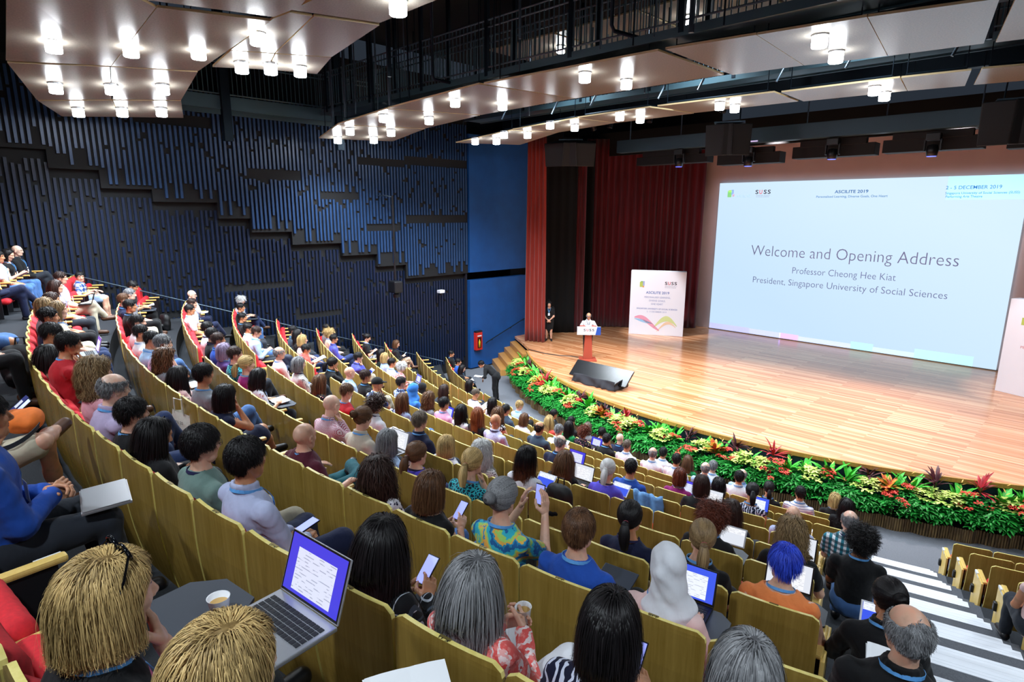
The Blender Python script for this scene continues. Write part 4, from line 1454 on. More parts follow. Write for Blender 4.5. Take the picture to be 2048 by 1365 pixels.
# ---------------------------------------------------------------- theatre seats
SW = .55
def seat_meshes():
    H = BH
    def prof(z):   # y of the outer face at height z: top leans back, lower part sweeps forward
        u = (H - z) / H
        return .010 + .11 * u ** 1.25 - .030 * math.sin(u * PI)
    mb = MB()
    nu, nv = 8, 10
    w = SW * .488
    def shape(u, v, t):
        z = .14 + (H - .14) * v
        x = (u * 2 - 1) * w
        cr = .045
        if z > H - cr:                       # rounded upper corners
            k = (z - (H - cr)) / cr
            x = (u * 2 - 1) * (w - cr + cr * math.sqrt(max(0, 1 - k * k)))
        y = prof(z) + .012 * ((u * 2 - 1) ** 2) + t
        return (x, y, z)
    for t, flip in ((0, 0), (.020, 1)):
        vs = [shape(i / nu, j / nv if j < nv - 2 else (1 - .05 + .025 * (j - nv + 2)), t) for i in range(nu + 1) for j in range(nv + 1)]
        fs = [(i * (nv + 1) + j, (i + 1) * (nv + 1) + j, (i + 1) * (nv + 1) + j + 1, i * (nv + 1) + j + 1) for i in range(nu) for j in range(nv)]
        if flip: fs = [f[::-1] for f in fs]
        mb.add(vs, fs, 0)
    N = (nu + 1) * (nv + 1)
    rim = [i * (nv + 1) + nv for i in range(nu + 1)]
    l = [j for j in range(nv + 1)]
    r = [nu * (nv + 1) + j for j in range(nv + 1)]
    b = [i * (nv + 1) for i in range(nu + 1)]
    fs = []
    for path in (rim, l[::-1], r, b[::-1]):
        for a, c in zip(path[:-1], path[1:]): fs.append((a, c, c + N, a + N))
    mb.f += fs
    mb.m += [1] * len(fs)
    back = mb.mesh('backrest', False)
    back.materials.append(M_PLY)
    back.materials.append(M_PLYEDGE)
    # upholstered front
    mb = MB()
    def pad(u, v):
        z = .42 + (.975 - .42) * v
        e = min(1, 6 * min(u, 1 - u)) ** .5 * min(1, 7 * min(v, 1 - v)) ** .5
        return ((u * 2 - 1) * (w - .018), prof(z) + .020 + .012 * (u * 2 - 1) ** 2 + .075 * e, z)
    mb.grid(pad, 12, 12)
    cush = mb.mesh('back_cushion', True)
    cush.materials.append(M_REDFAB)
    def padmesh(up):
        g = SDF((-.26, -.08, -.30), (.26, .12, .30), .02)
        g.cone((-.185, 0, -.17), (.185, 0, -.17), .052, k=.02)
        g.cone((-.185, 0, .17), (.185, 0, .17), .052, k=.02)
        for x in np.linspace(-.185, .185, 5): g.cone((x, 0, -.17), (x, 0, .17), .056, k=.05)
        V, F = g.mesh()
        m = np.array((Matrix.Translation((0, .20, .50)) @ Matrix.Rotation(.10, 4, 'X')) if up else (Matrix.Translation((0, .33, .395)) @ Matrix.Rotation(-PI / 2 + .06, 4, 'X')))
        V = V @ m[:3, :3].T + m[:3, 3]
        me = np_mesh('seat', V, F)
        me.materials.append(M_REDFAB)
        return me
    def one(mbx, mat, name, **k):
        o = mbx.build(name, mat, **k)
        me = o.data
        bpy.data.objects.remove(o)
        return me
    arm = one(MB().box((0, .30, .665), (.055, .36, .032)), M_ARM, 'armrest', bevel=.012)
    pan = one(MB().box((0, .30, .36), (.030, .28, .56)), M_BLACK, 'arm_panel')
    m2 = MB().box((-.035, .42, .655), (.035, .10, .028)).box((-.035, .33, .64), (.022, .10, .02))
    brk = one(m2, M_WHITEPL, 'tablet_bracket')
    m3 = MB()
    m3.prism([(-.0145, .10), (.0145, .10), (.0145, .50), (-.0145, .50)], .06, .66)
    endp = one(m3, M_ARM, 'end_panel', bevel=.006)
    knob = one(MB().box((.03, .42, .40), (.045, .07, .12)), M_BLACK, 'hinge_cover', bevel=.02)
    tab = one(MB().prism([(-.27, .36), (.20, .36), (.27, .42), (.27, .60), (.20, .66), (-.12, .66), (-.27, .56)], .690, .704), M_TABLET, 'writing_tablet')
    plate = one(MB().box((.0, .026, BH + .001), (.055, .013, .002)), plain('number_plate', '8a7a48', .4, .6), 'number_plate')
    return dict(back=back, cush=cush, up=padmesh(True), down=padmesh(False), arm=arm, pan=pan, brk=brk, end=endp, knob=knob, tab=tab, plate=plate)
SM = seat_meshes()
LEFT0 = [-121.9, -120.5, -119.6, -118.8, -117.2, -116.2, -115.3, -113.6, -112.9, -112.3, -111.6]
LEFT1 = [-102.7, -103.2, -102.6, -102.8, -101.1, -100.9, -100.9, -99.3, -98.95, -98.3, -98.0]
CENT0 = [-101.3, -101.9, -101.1, -101.2, -99.6, -99.3, -99.3, -98.2, -98.3, None, None]
CENT1 = [-77.2] * 8 + [-77.0, -76.9, -78.9]
PHASE = {9: 11.13, 8: 10.02, 7: 10.0, 6: 8.33, 5: 7.23}
ORD = ['first', 'second', 'third', 'fourth', 'fifth', 'sixth', 'seventh', 'eighth', 'ninth', 'tenth', 'eleventh', 'twelfth']
ROWL = 'ABCDEFGHJKLM'
def nth(n):
    return '%d%s' % (n, 'th' if 10 <= n % 100 <= 20 else {1: 'st', 2: 'nd', 3: 'rd'}.get(n % 10, 'th'))
TAKEN = []      # (row, degrees, wants a writing tablet) of everyone seated, filled from the people table
SEATS = []
def seat_angles(i):
    R = row_r(i)
    st = math.degrees(SW / R)
    out = []
    def run(a, b, ph=None):
        if ph is not None:
            arc = lambda d: math.radians(d + 100) * R
            a = a + math.degrees((((ph - arc(a)) % SW)) / R)
        n = int((b - a) / st + .15)
        return [a + st * (k + .5) for k in range(n)]
    if CENT0[i] is None:
        out.append(('', run(LEFT0[i], CENT1[i], PHASE.get(i))))
    else:
        n = int((LEFT1[i] - LEFT0[i]) / st + .3)
        out.append(('left', [LEFT1[i] - st * (k + .5) for k in range(n)][::-1]))
        out.append(('centre', run(CENT0[i], CENT1[i], PHASE.get(i))))
    if i < 6:
        n = 4
        out.append(('right', [-72.9 + st * (k + .5) for k in range(n)]))
    return out
def make_seat(i, deg, first, last, block, k, occ, tablet):
    x, y = polar(row_r(i, deg), deg)
    a = math.radians(deg)
    rz = math.atan2(math.cos(a), -math.sin(a))
    where = {'left': 'left-hand block', 'centre': 'centre block', 'right': 'right-hand block', '': 'whole row'}[block]
    o = empty('theatre_seat', (x, y, row_z(i)), rz,
              '%s red plywood seat, %s row, %s from the left in the %s' % ('occupied' if occ else 'empty', ORD[i], nth(k + 1), where),
              'seat', 'theatre seats in the %s row' % ORD[i])
    link_mesh('backrest', SM['back'], parent=o)
    link_mesh('back_cushion', SM['cush'], parent=o)
    link_mesh('seat', SM['down' if occ else 'up'], parent=o)
    h = SW / 2
    sides = [h] + ([-h] if first else [])
    for sx in sides:
        link_mesh('armrest', SM['arm'], parent=o, loc=(sx, 0, 0))
        link_mesh('arm_panel', SM['pan'], parent=o, loc=(sx, 0, 0))
        link_mesh('tablet_bracket', SM['brk'], parent=o, loc=(sx, 0, 0))
    if last and block == 'left':
        link_mesh('end_panel', SM['end'], parent=o, loc=(h + .03, 0, 0))
    if first and block == 'right':
        e = link_mesh('end_panel', SM['end'], parent=o, loc=(-h - .03, 0, 0))
        kb = link_mesh('hinge_cover', SM['knob'], parent=o, loc=(-h - .09, 0, 0))
    if last and block in ('centre', '') and i < 9:
        link_mesh('end_panel', SM['end'], parent=o, loc=(h + .03, 0, 0))
    if tablet: link_mesh('writing_tablet', SM['tab'], parent=o)
    elif i == 10 and abs(x + 1.95) < .275:
        tb = link_mesh('writing_tablet', SM['tab'], parent=o, loc=(.05, .12, 0))
        tb.scale = (.62, 1.0, 1)
    if i >= 6:
        link_mesh('number_plate', SM['plate'], parent=o)
    if i in (8, 9) and -86 < deg < -77:
        n = 11 + round((-79.38 - deg) / math.degrees(SW / row_r(i)))
        t = txt('seat_number', '%s %d' % (ROWL[i], n), 0, BH + .0035, .046, .011, '1c180c', o, yoff=.020, mat=plain('ink_seat', '1c180c', .6), bold=.02)
        t.rotation_euler = (-PI / 2, 0, PI)
    SEATS.append((i, deg, o))
    return o

# ---------------------------------------------------------------- the audience: row, head position, hair, colour, top, garment, pose, held thing
TABLE = """0 -17.36 13.97 0.10 short black black longshirt L -
0 -15.91 13.11 0.24 short black blue shirt L -
0 -15.32 12.80 0.13 long black black longshirt W paper
0 -9.89 11.37 0.25 short black black longshirt L -
0 -9.21 11.27 0.26 short black black tee L -
0 -8.65 11.23 0.32 bob greybrown grey tee L -
0 -8.18 11.19 0.26 short black whitestripe shirt L -
0 -7.65 11.17 0.25 bald - navy jacket L -
0 -6.49 11.17 0.26 short black white shirt L -
0 -5.90 11.19 0.18 long brown green sleeveless L -
0 -5.35 11.24 0.21 short grey white shirt L -
0 -4.75 11.31 0.27 balding grey lightblue shirt L -
0 -3.09 11.58 0.17 bob blonde black tee L -
1 -12.64 10.84 0.54 long black black longshirt L -
1 -10.10 10.29 0.67 crew blonde lightblue longshirt P phone
1 -8.92 10.10 0.58 long blonde coral tee L -
1 -8.28 10.06 0.65 long black green tee L -
1 -7.83 10.04 0.65 curly redbrown darkfloral tee T laptop
1 -7.20 10.03 0.66 short black black longshirt C -
1 -6.69 10.04 0.66 crew - white shirt L -
1 -6.08 10.06 0.73 balding grey white shirt L -
1 -5.56 10.09 0.64 short black white shirt L -
1 -4.98 10.15 0.71 balding grey lightblue shirt L -
1 -4.34 10.21 0.64 short black white shirt L -
1 -3.82 10.29 0.57 pony black black tee L -
1 -3.32 10.39 0.69 short black whitestripe shirt L -
1 -2.62 10.51 0.61 long black black tee L -
2 -16.61 11.03 1.05 bob brown black longshirt P phone
2 -10.54 9.22 1.07 crew - white tee P paper
2 -9.77 9.07 1.05 long black white tee L paper
2 -9.26 9.00 1.02 short black slate jacket L -
2 -8.62 8.94 0.98 bob brown white shirt W paper
2 -7.59 8.89 1.01 short grey white longshirt P phone
3 -16.36 9.79 1.72 bun black black tee P -
3 -14.21 8.93 1.63 long black dkgreen tee L -
3 -13.78 8.77 1.47 bob blonde lightblue tee L -
3 -13.24 8.63 1.44 short black white shirt L -
3 -12.55 8.47 1.49 crew white coralfloral tee T laptop
3 -11.30 8.19 1.21 hijab black black longshirt L -
3 -10.22 8.01 1.53 long dkbrown black tee L -
3 -8.23 7.79 1.51 wavy brown blackwhite sleeveless L -
3 -7.10 7.76 1.54 balding black slate jacket L -
3 -4.29 7.92 1.42 bob redbrown magenta tee T laptop
3 -3.70 8.01 1.43 bob black black tee L -
3 -3.23 8.09 1.47 pony black navyfloral sleeveless T laptop
4 -16.52 8.51 1.93 short black grey shirt L -
4 -15.86 8.25 1.94 curly blonde cream tee L -
4 -15.14 8.00 1.89 short black violetblue longshirt L -
4 -12.70 7.33 1.96 short black violetblue longshirt C tablet
4 -10.14 6.82 1.91 short black bluebatik shirt L -
4 -9.61 6.75 1.89 hijab azure azure longshirt L -
4 -9.02 6.69 1.86 wavy brown grey tee T laptop
4 -8.50 6.65 1.88 short black pinkshirt shirt L -
4 -7.97 6.63 1.87 long black white tee L -
4 -7.52 6.63 2.10 long ginger black tee L -
4 -7.06 6.62 1.96 bald - lilacpattern longshirt L -
4 -5.66 6.67 1.94 balding grey navy jacket T laptop
4 -4.43 6.77 1.87 short black blue tee L phone
4 -3.42 6.90 1.92 bob dkbrown black tee T laptop
4 -2.32 7.10 1.82 bald - paleblue shirt L -
4 -1.75 7.23 1.93 balding grey plaidteal shirt L -
4 -0.01 7.70 2.01 bob dkbrown palepink sleeveless L -
5 -14.76 6.68 2.36 short black slate jacket L -
5 -14.32 6.59 2.60 long black black tee L -
5 -13.59 6.37 2.38 bob blonde palepink tee R -
5 -13.16 6.23 2.20 short black coral shirt P paper
5 -11.32 5.93 2.26 pony black black longshirt C -
5 -10.39 5.79 2.26 bald - lightblue shirt L -
5 -9.66 5.71 2.36 short dkbrown black longshirt L -
5 -9.15 5.64 2.32 cap black plaidblue shirt C phone
5 -8.22 5.55 2.26 long brown slateblue tee L -
5 -4.66 5.60 2.27 xlong brown black longshirt T laptop
5 -4.04 5.67 2.31 pony white violet tee P tablet
5 -2.56 5.89 2.25 long dkbrown black longshirt L -
5 -1.36 6.14 2.29 afro black black tee L -
6 -18.24 6.73 2.77 fluffy white white shirt T laptop
6 -16.94 6.22 2.76 short black black shirt L -
6 -15.53 5.72 2.72 short black black shirt L -
6 -14.19 5.34 2.68 short black white shirt L -
6 -13.16 5.12 2.80 short dkbrown lightblue longshirt P -
6 -11.03 4.69 2.73 balding grey palepink longshirt L -
6 -9.91 4.55 2.76 bob grey whiteknit longshirt H cup
6 -8.88 4.41 2.67 long brown darkfloral tee T laptop
6 -7.91 4.34 2.73 short brown red tee P phone
6 -7.02 4.30 2.76 curly dkbrown white longshirt W book
6 -5.99 4.29 2.78 short greybrown navy longshirt L -
6 -5.46 4.30 2.60 bob blonde whitestripe tee L -
6 -4.89 4.37 2.68 wavy white whiteknit longshirt L -
6 -4.24 4.45 2.78 ombre black white tee T tablet
6 -2.25 4.79 2.71 curly redbrown black tee T tabletart
6 -1.61 4.94 2.77 wavy ltbrown black tee T laptop
7 -17.02 5.04 3.21 bald - white longshirt C book
7 -15.58 4.60 3.19 short dkbrown white shirt L -
7 -14.88 4.33 3.15 short black white shirt L -
7 -11.98 3.76 3.41 short black white shirt L -
7 -11.30 3.61 3.25 short black black shirt L -
7 -10.68 3.50 3.22 short dkbrown blue shirt L -
7 -10.23 3.43 3.12 bob purple purple tee L -
7 -9.53 3.35 3.19 short dkbrown teal tee L -
7 -8.90 3.28 3.16 pony blonde magenta tee L -
7 -8.34 3.23 3.09 long black whiteembroidered blouse W book
7 -6.16 3.18 3.20 bald - redgingham longshirt C paper
7 -5.51 3.20 3.23 bun brown beige jacket T laptop
7 -5.05 3.21 3.07 bob grey lightblue longshirt H cup
7 -4.60 3.25 3.05 pony brown violet tee L -
7 -3.87 3.34 3.17 pony blonde teal tee C -
7 -2.32 3.57 3.14 pony black navy tee L laptopclosed
7 -1.79 3.68 3.15 pony ltbrown black tee L -
7 -1.26 3.79 3.14 crew blue orange sleeveless T laptop
7 -0.68 3.92 3.10 bun black black longshirt T tablet
8 -16.11 3.52 3.64 short black black shirt W paper
8 -14.91 3.19 3.61 short grey grey shirt L -
8 -13.87 2.85 3.68 short brown navy shirt L -
8 -12.92 2.74 3.63 short black black shirt L -
8 -10.90 2.39 3.66 short black white shirt L -
8 -10.24 2.27 3.58 short black white shirt L -
8 -9.39 2.20 3.61 short black lightblue shirt W -
8 -8.93 2.22 3.90 short grey lavender shirt C -
8 -8.49 2.12 3.54 wavy brown grey tee W book
8 -7.82 2.08 3.43 xlong black palepink tee L -
8 -6.99 2.10 3.61 short black grey tee L -
8 -6.35 2.10 3.50 bob black navy sleeveless C -
8 -4.72 2.17 3.49 bald - maroon tee R -
8 -3.69 2.26 3.48 xwavy dkbrown whitepattern blouse L -
8 -3.14 2.33 3.51 bob brown black sleeveless P phone
8 -2.54 2.44 3.62 bun grey turquoise tee U phone
8 -1.98 2.52 3.59 short brown blue tee L folder
8 -1.45 2.62 3.55 hijab white palepink longshirt T laptop
8 -0.41 2.85 3.61 balding grey black shirt L paper
9 -17.16 2.70 3.66 short black plaidblue shirt R -
9 -14.84 2.02 4.05 short dkbrown white shirt X laptop
9 -13.64 1.77 4.01 long dkbrown lavender tee L -
9 -12.04 1.48 3.96 bob dkbrown navy tee L -
9 -10.62 1.22 4.05 bob ltbrown grey tee L -
9 -10.18 1.30 4.04 bob ltbrown cream tee L -
9 -9.54 1.11 4.05 short black navy tee L laptop
9 -8.32 0.97 4.03 short black sage shirt P phone
9 -7.82 0.87 3.88 xlong black brown sleeveless L -
9 -7.38 0.99 4.24 short black red tee C -
9 -5.91 0.95 4.13 wavy ltbrown pink shirt L -
9 -5.37 0.96 4.03 balding grey lavender longshirt C -
9 -4.92 0.97 3.94 short black black tee L -
9 -4.47 1.00 3.89 long black black jacket P phone
9 -3.80 1.09 3.99 short black sage tee L -
9 -3.27 1.16 4.04 short black paleblue longshirt L phone
9 -2.15 1.32 3.93 long black plaidblack longshirt P phone
9 -1.63 1.41 3.93 long grey coralfloral longshirt H cup
9 -1.06 1.54 3.99 bob black navyfloral tee P phone
9 -0.62 1.64 4.01 bob grey grey shirt L folder
10 -17.92 1.71 4.45 bald - black jacket X -
10 -17.17 1.47 4.41 bob black black sleeveless P phone
10 -16.42 1.24 4.42 short black white shirt L -
10 -15.14 0.96 4.15 short black navy jacket L -
10 -9.90 0.28 4.36 bob black navy sleeveless L -
10 -8.50 0.20 4.36 short grey grey shirt L -
10 -1.75 0.24 4.39 bob blonde black tee C -
10 -1.22 0.35 4.42 bob blonde grey tee L -"""
FEM = {'bob', 'long', 'xlong', 'wavy', 'xwavy', 'pony', 'bun', 'hijab', 'ombre', 'curly'}
HAIRW = dict(short='short %s hair', quiff='swept-up %s hair', crew='cropped %s hair', bald='a bald head', balding='balding %s hair', bob='a %s bob', long='long %s hair',
             xlong='very long %s hair', wavy='wavy %s hair', xwavy='long wavy %s hair', pony='a %s ponytail', bun='a %s bun', hijab='a %s headscarf', ombre='black-to-brown long hair',
             curly='curly %s hair', afro='bushy curly %s hair', fluffy='fluffy %s hair', cap='a black cap')
COLW = dict(dkbrown='dark brown', ltbrown='light brown', redbrown='reddish brown', greybrown='grey-brown', paleblue='pale blue', lightblue='light blue', palepink='pale pink',
            plaidblue='blue checked', plaidblack='black checked', plaidteal='teal checked', redgingham='red gingham', whitestripe='white striped', whitepattern='white patterned',
            blackwhite='black-and-white', whiteembroidered='white embroidered', darkfloral='dark floral', navyfloral='navy floral', coralfloral='coral floral', turquoise='turquoise patterned',
            teal='teal', lilacpattern='lilac patterned', bluebatik='blue batik', whiteknit='white knit', slateblue='grey-blue', pinkshirt='pink', violetblue='violet-blue',
            dkgreen='dark green', azure='bright blue', whitetr='white', blacklogo='black', teallegs='teal')
KINDW = dict(shirt='shirt', longshirt='shirt', tee='tee shirt', sleeveless='sleeveless top', blouse='blouse', jacket='jacket')
def face_rz(x, y):
    dx, dy = CX - x, CY - y
    return math.atan2(-dx, dy)
def head_look(x, y, rz):
    a = math.atan2(-(-9.0 - x), 20.0 - y)
    return (a - rz + PI) % (2 * PI) - PI
PEOPLE = []
ROWS = [l.split() for l in TABLE.strip().splitlines()]
nrow = {}
for w in ROWS:
    i, hx, hy, hz = int(w[0]), float(w[1]), float(w[2]), float(w[3])
    hair, hc, top, kind, pose, item = w[4:10]
    flags = w[10:]
    n = nrow[i] = nrow.get(i, 0) + 1
    seed = int(abs(hx * 37 + hy * 91)) + 1
    d = math.sqrt(hx * hx + hy * hy + (hz - 5.4) ** 2)
    lod = 0 if d < 4.2 else (1 if d < 8.5 else 2)
    fem = hair in FEM or (hair == 'bald' and False)
    if hair == 'curly' and hc == 'dkbrown': fem = False
    rz = face_rz(hx, hy)
    look = head_look(hx, hy, rz)
    yaw = round(max(-.3, min(.35, look)) / .14) * .14
    if lod < 2: yaw += (seed % 3 - 1) * .10
    pitch = {'P': .38, 'T': .34, 'W': .40, 'C': .14, 'U': .12, 'H': .2, 'F': .1}.get(pose, .08)
    tilt = (seed % 5 - 2) * .03 if lod < 2 else 0.0
    lean = {'C': .10, 'T': .06, 'W': .08, 'P': .02}.get(pose, -.06)
    if lod < 2: lean -= .02
    legs = 'X' if pose == 'X' else ('N', 'N', 'O', 'X', 'N')[seed % 5]
    skin = 'light'
    if hc in ('black',): skin = ('tan', 'tan', 'light', 'tan')[seed % 4]
    if hc == 'blonde' or hair == 'bald' or hc in ('grey', 'white'): skin = ('pale', 'light')[seed % 2]
    if hc == 'dkbrown': skin = ('light', 'tan')[seed % 2]
    if (hair, hc) in (('hijab', 'black'), ('hijab', 'azure'), ('afro', 'black')): skin = 'brown'
    if (top, hair) in (('lilacpattern', 'bald'), ('bluebatik', 'short'), ('white', 'crew')): skin = 'tan'
    bot = ('jeans', 'charcoal', 'khaki', 'black', 'navy', 'denim', 'charcoal')[seed % 7]
    bk = 'trousers'
    glasses = (hair in ('balding', 'bald') and seed % 2 == 0) or (lod < 2 and not fem and seed % 3 == 0)
    shoes = True
    bulk = 1.0 + ((seed % 4) * .05 if lod < 2 else (seed % 2) * .08)
    hair2 = hair
    # people singled out by the photo
    if top == 'plaidblue' and i == 9: yaw, pose, bot, bk, legs = -1.15, 'R', 'lightblue', 'shorts', 'N'
    if top == 'maroon': legs, bot, skin, pose, bulk = 'F', 'teallegs', 'light', 'R', 1.12
    if (hair, top) == ('bob', 'navy') and i == 8: legs, bot, bk, skin = 'X', 'navy', 'skirt', 'tan'
    if top == 'coralfloral' and i == 9: bot, legs = 'whitetr', 'O'
    if top == 'paleblue' and i == 9: bot, legs = 'navy', 'O'
    if top == 'sage' and i == 9 and hx > -4: bot, legs, glasses = 'khaki', 'O', True
    if top == 'turquoise': bulk = 1.12
    if top == 'violet' and i == 6: bulk = 1.2
    if (hair, top) == ('bun', 'black') and i == 3: bot, bk = 'skirtbw', 'skirt'
    if (hair, top) == ('bob', 'black') and i == 2: bot, bk, legs = 'skirtfloral', 'skirt', 'X'
    if i == 10 and hair == 'bald': bot, legs = 'charcoal', 'X'
    if i == 10 and hair == 'bob' and hx < -6 and hx > -10: bk, legs = 'skirt', 'N'
    if i == 10 and hx > -8 and bot in ('denim', 'jeans', 'khaki'): bot = 'charcoal'
    if (hair, top, i) == ('crew', 'orange', 7): hair2 = 'quiff'
    if (hair, hc) == ('crew', 'white'): hair2 = 'fluffy'
    if (hair, hc) == ('crew', 'blonde'): hair2 = 'short'
    if (hair, hc) == ('crew', '-'): hc2 = 'greybrown'
    if top == 'black' and hair == 'bob' and hc == 'blonde' and i == 10: top, pitch = 'blacklogo', .05
    if i == 10 and hc == 'blonde': hair2, yaw = 'lob', 0.0
    label = 'person with %s in %s, %s row, %s from left' % (
        (HAIRW[hair] % COLW.get(hc, hc)) if '%s' in HAIRW[hair] and hc != '-' else HAIRW[hair].replace('%s ', ''),
        (lambda s_: s_ if top in ('x',) else s_)(COLW.get(top, top) + ' ' + KINDW[kind]), ORD[i], nth(n))
    bare = bk in ('skirt', 'shorts')
    sp = round(min(1.06, max(.80, (hz - row_z(i) - .535) / .640)) / .04) * .04
    root, r = person('person', (0, 0, 0), rz, hair2, {'-': 'greybrown'}.get(hc, hc), top, kind, bot, bk, pose, legs, fem, skin, yaw, pitch, tilt, lean, bulk, lod,
                     'blue' if not (top == 'violet' or seed % 6 == 0) else 'navy', glasses, False, (seed % 3 - 1) * .06 if lod < 2 else 0.0, True, None, label, None, seed, sp)
    off = Matrix.Rotation(rz, 3, 'Z') @ Vector(r.head)
    root.location = (hx - off.x, hy - off.y, hz - off.z)
    if abs(root.location.z - row_z(i)) > .07:      # keep soles on the tread
        root.location.z = row_z(i) + max(-.05, min(.05, root.location.z - row_z(i)))
    root.location.z = max(root.location.z, row_z(i) - .02)
    PEOPLE.append((root, r, i, pose, item, label, lod, hx))
    ang = math.degrees(math.atan2(hy - CY, hx - CX))
    TAKEN.append((i, ang, pose in ('T', 'W') and item != '-', n))

# seats: all of them, each marked by whether somebody sits there
for i in range(0, 11):
    for block, angs in seat_angles(i):
        occ = {}
        for (ri, ang, tb, n) in TAKEN:
            if ri == i and angs:
                j = min(range(len(angs)), key=lambda q: abs(angs[q] - ang))
                if abs(angs[j] - ang) < math.degrees(.42 / row_r(i)): occ[j] = (tb or (occ.get(j) and occ[j][0]), ang - angs[j])
        for k, a in enumerate(angs):
            tb = occ.get(k)
            o = make_seat(i, a, k == 0, k == len(angs) - 1, block, k, k in occ or (i == 10 and abs(polar(row_r(10), a)[0] + 3.67) < .26) or (i == 10 and abs(polar(row_r(10), a)[0] + 5.0) < .26), bool(tb and tb[0]))
            if tb and tb[0]:
                for ch in o.children:
                    if ch.name.startswith('writing_tablet'): ch.location.x = max(-.2, min(.2, math.radians(tb[1]) * row_r(i)))

# two men at the left edge of the picture whose heads are outside it
def seated_at(x, y, zt, **k):
    rz = face_rz(x, y)
    o, r = person('person', (x, y, zt), rz, **k)
    return o, r
z10 = row_z(10)
BLAZER, RB = seated_at(-3.70, -.08, z10, hair='short', hairc='black', top='blue', kind='jacket', bottom='charcoal', arms='F', legs='N', skin='tan', lod=0, bulk=1.15,
                       label='person in bright blue blazer with clasped hands at the lower left edge', seed=5)
SHORTS, RS = seated_at(-5.02, -.12, z10, hair='short', hairc='brown', top='navy', kind='tee', bottom='khaki', bkind='shorts', arms='P', legs='F', skin='light', lod=0, bulk=1.1,
                       label='person in khaki shorts holding a phone, orange bag on the lap', seed=6, lan=None)

# standing figures
HANDS_FRONT = ((.045, .17, .92), (-.045, .17, .92), ((-.75, .3, -.6), (0, -.9, -.2)), ((.75, .3, -.6), (0, -.9, -.2)), .6, .5)
def stander(x, y, z, fx, fy, **k):
    rz = math.atan2(-fx, fy)
    return person('person', (x, y, z), rz, stand=True, **k)
LECT = ((.24, .34, 1.14), (-.24, .34, 1.14), ((-.4, .9, -.2), (0, 0, -1)), ((.4, .9, -.2), (0, 0, -1)), .5, .3)
stander(-13.80, 17.72, 0, .69, -.72, hair='balding', hairc='grey', top='white', kind='longshirt', bottom='black', arms='L', custom=LECT, pitch=.45, skin='tan', lod=1, glasses=True, lean=.12,
        label='grey-haired person in white shirt reading at the lectern on stage', lan='navy', seed=3)
stander(-16.74, 18.80, 0, .62, -.78, hair='bob', hairc='black', top='black', kind='tee', bottom='black', bkind='skirt', arms='L', custom=HANDS_FRONT, female=True, pitch=.25, skin='light', lod=1,
        label='person in black dress with clasped hands standing beside the bright red curtain', seed=2)
stander(-17.10, 19.15, 0.0, .62, -.78, hair='short', hairc='black', top='black', kind='jacket', bottom='black', arms='L', custom=HANDS_FRONT, skin='tan', lod=1, lan=None, bulk=1.05,
        label='person in black jacket standing in shadow behind the woman in black dress', seed=4)
BEND = ((-.02, .66, .62), (.10, .42, .78), ((.1, .35, -.95), (0, -.9, -.3)), ((-.2, .9, -.1), (0, 0, 1)), .35, .3)
BEND = ((.30, .62, .66), (-.12, .44, .84), ((.1, .3, -.95), (0, -.9, -.3)), ((.3, .9, -.1), (0, 0, 1)), .35, .3)
USHER, RU = stander(-14.55, 13.65, PIT, -.90, -.43, hair='short', hairc='black', top='black', kind='longshirt', bottom='black', arms='L', custom=BEND, lean=.95, pitch=.5, skin='tan', lod=1,
                    label='person in black bending down at the end of the front row, papers in hand', lan=None, seed=8)

# ---------------------------------------------------------------- things people hold or use
M_SILVER = plain('silver_aluminium', 'c9cdd4', .3, .7)
M_KEYS = plain('keyboard_black', '1a1c22', .5)
M_PAPER = plain('paper_white', 'eef0f4', .7)
M_CUP = plain('paper_cup', 'eceef2', .5)
M_COFFEE = plain('coffee', 'c9a05c', .3)
def screen_mat(nm, a, b, st=1.0):
    if nm in MATS: return MATS[nm]
    t = NT(nm)
    v = t.coord('Object')
    s = t.n('ShaderNodeSeparateXYZ', {0: v})
    inside = t.math('MULTIPLY', t.math('LESS_THAN', t.math('ABSOLUTE', s.outputs[0]), .105), t.math('LESS_THAN', t.math('ABSOLUTE', t.math('SUBTRACT', s.outputs[1], .095)), .070))
    ln = t.math('LESS_THAN', t.math('FRACT', t.math('MULTIPLY', s.outputs[1], 95.0)), .30)
    br = t.math('GREATER_THAN', t.noise(t.coord('Object', (28, 90, 1)), 1.0, 1), .52)
    tx = t.math('MULTIPLY', t.math('MULTIPLY', ln, br), t.math('MULTIPLY', inside, .55))
    c = t.mix(inside, srgb(a), srgb(b))
    c = t.mix(tx, c, srgb('6a7490'))
    t.out((0, 0, 0, 1), .2)
    t.link(c, t.b.inputs['Emission Color'])
    t.b.inputs['Emission Strength'].default_value = st
    MATS[nm] = t.mat
    return t.mat
SCRM = [screen_mat('display_violet', '4a46e0', 'dfe4fb', .95), screen_mat('display_blue', '3f5ae6', 'eaf0ff', 1.0), screen_mat('display_white', 'dfe4ee', 'f4f6fb', .95)]
PROTO = {}
def keep(nm, build):
    """build a mesh once, hand back its data afterwards"""
    if nm not in PROTO:
        o = build()
        PROTO[nm] = o.data
        bpy.data.objects.remove(o)
    return PROTO[nm]
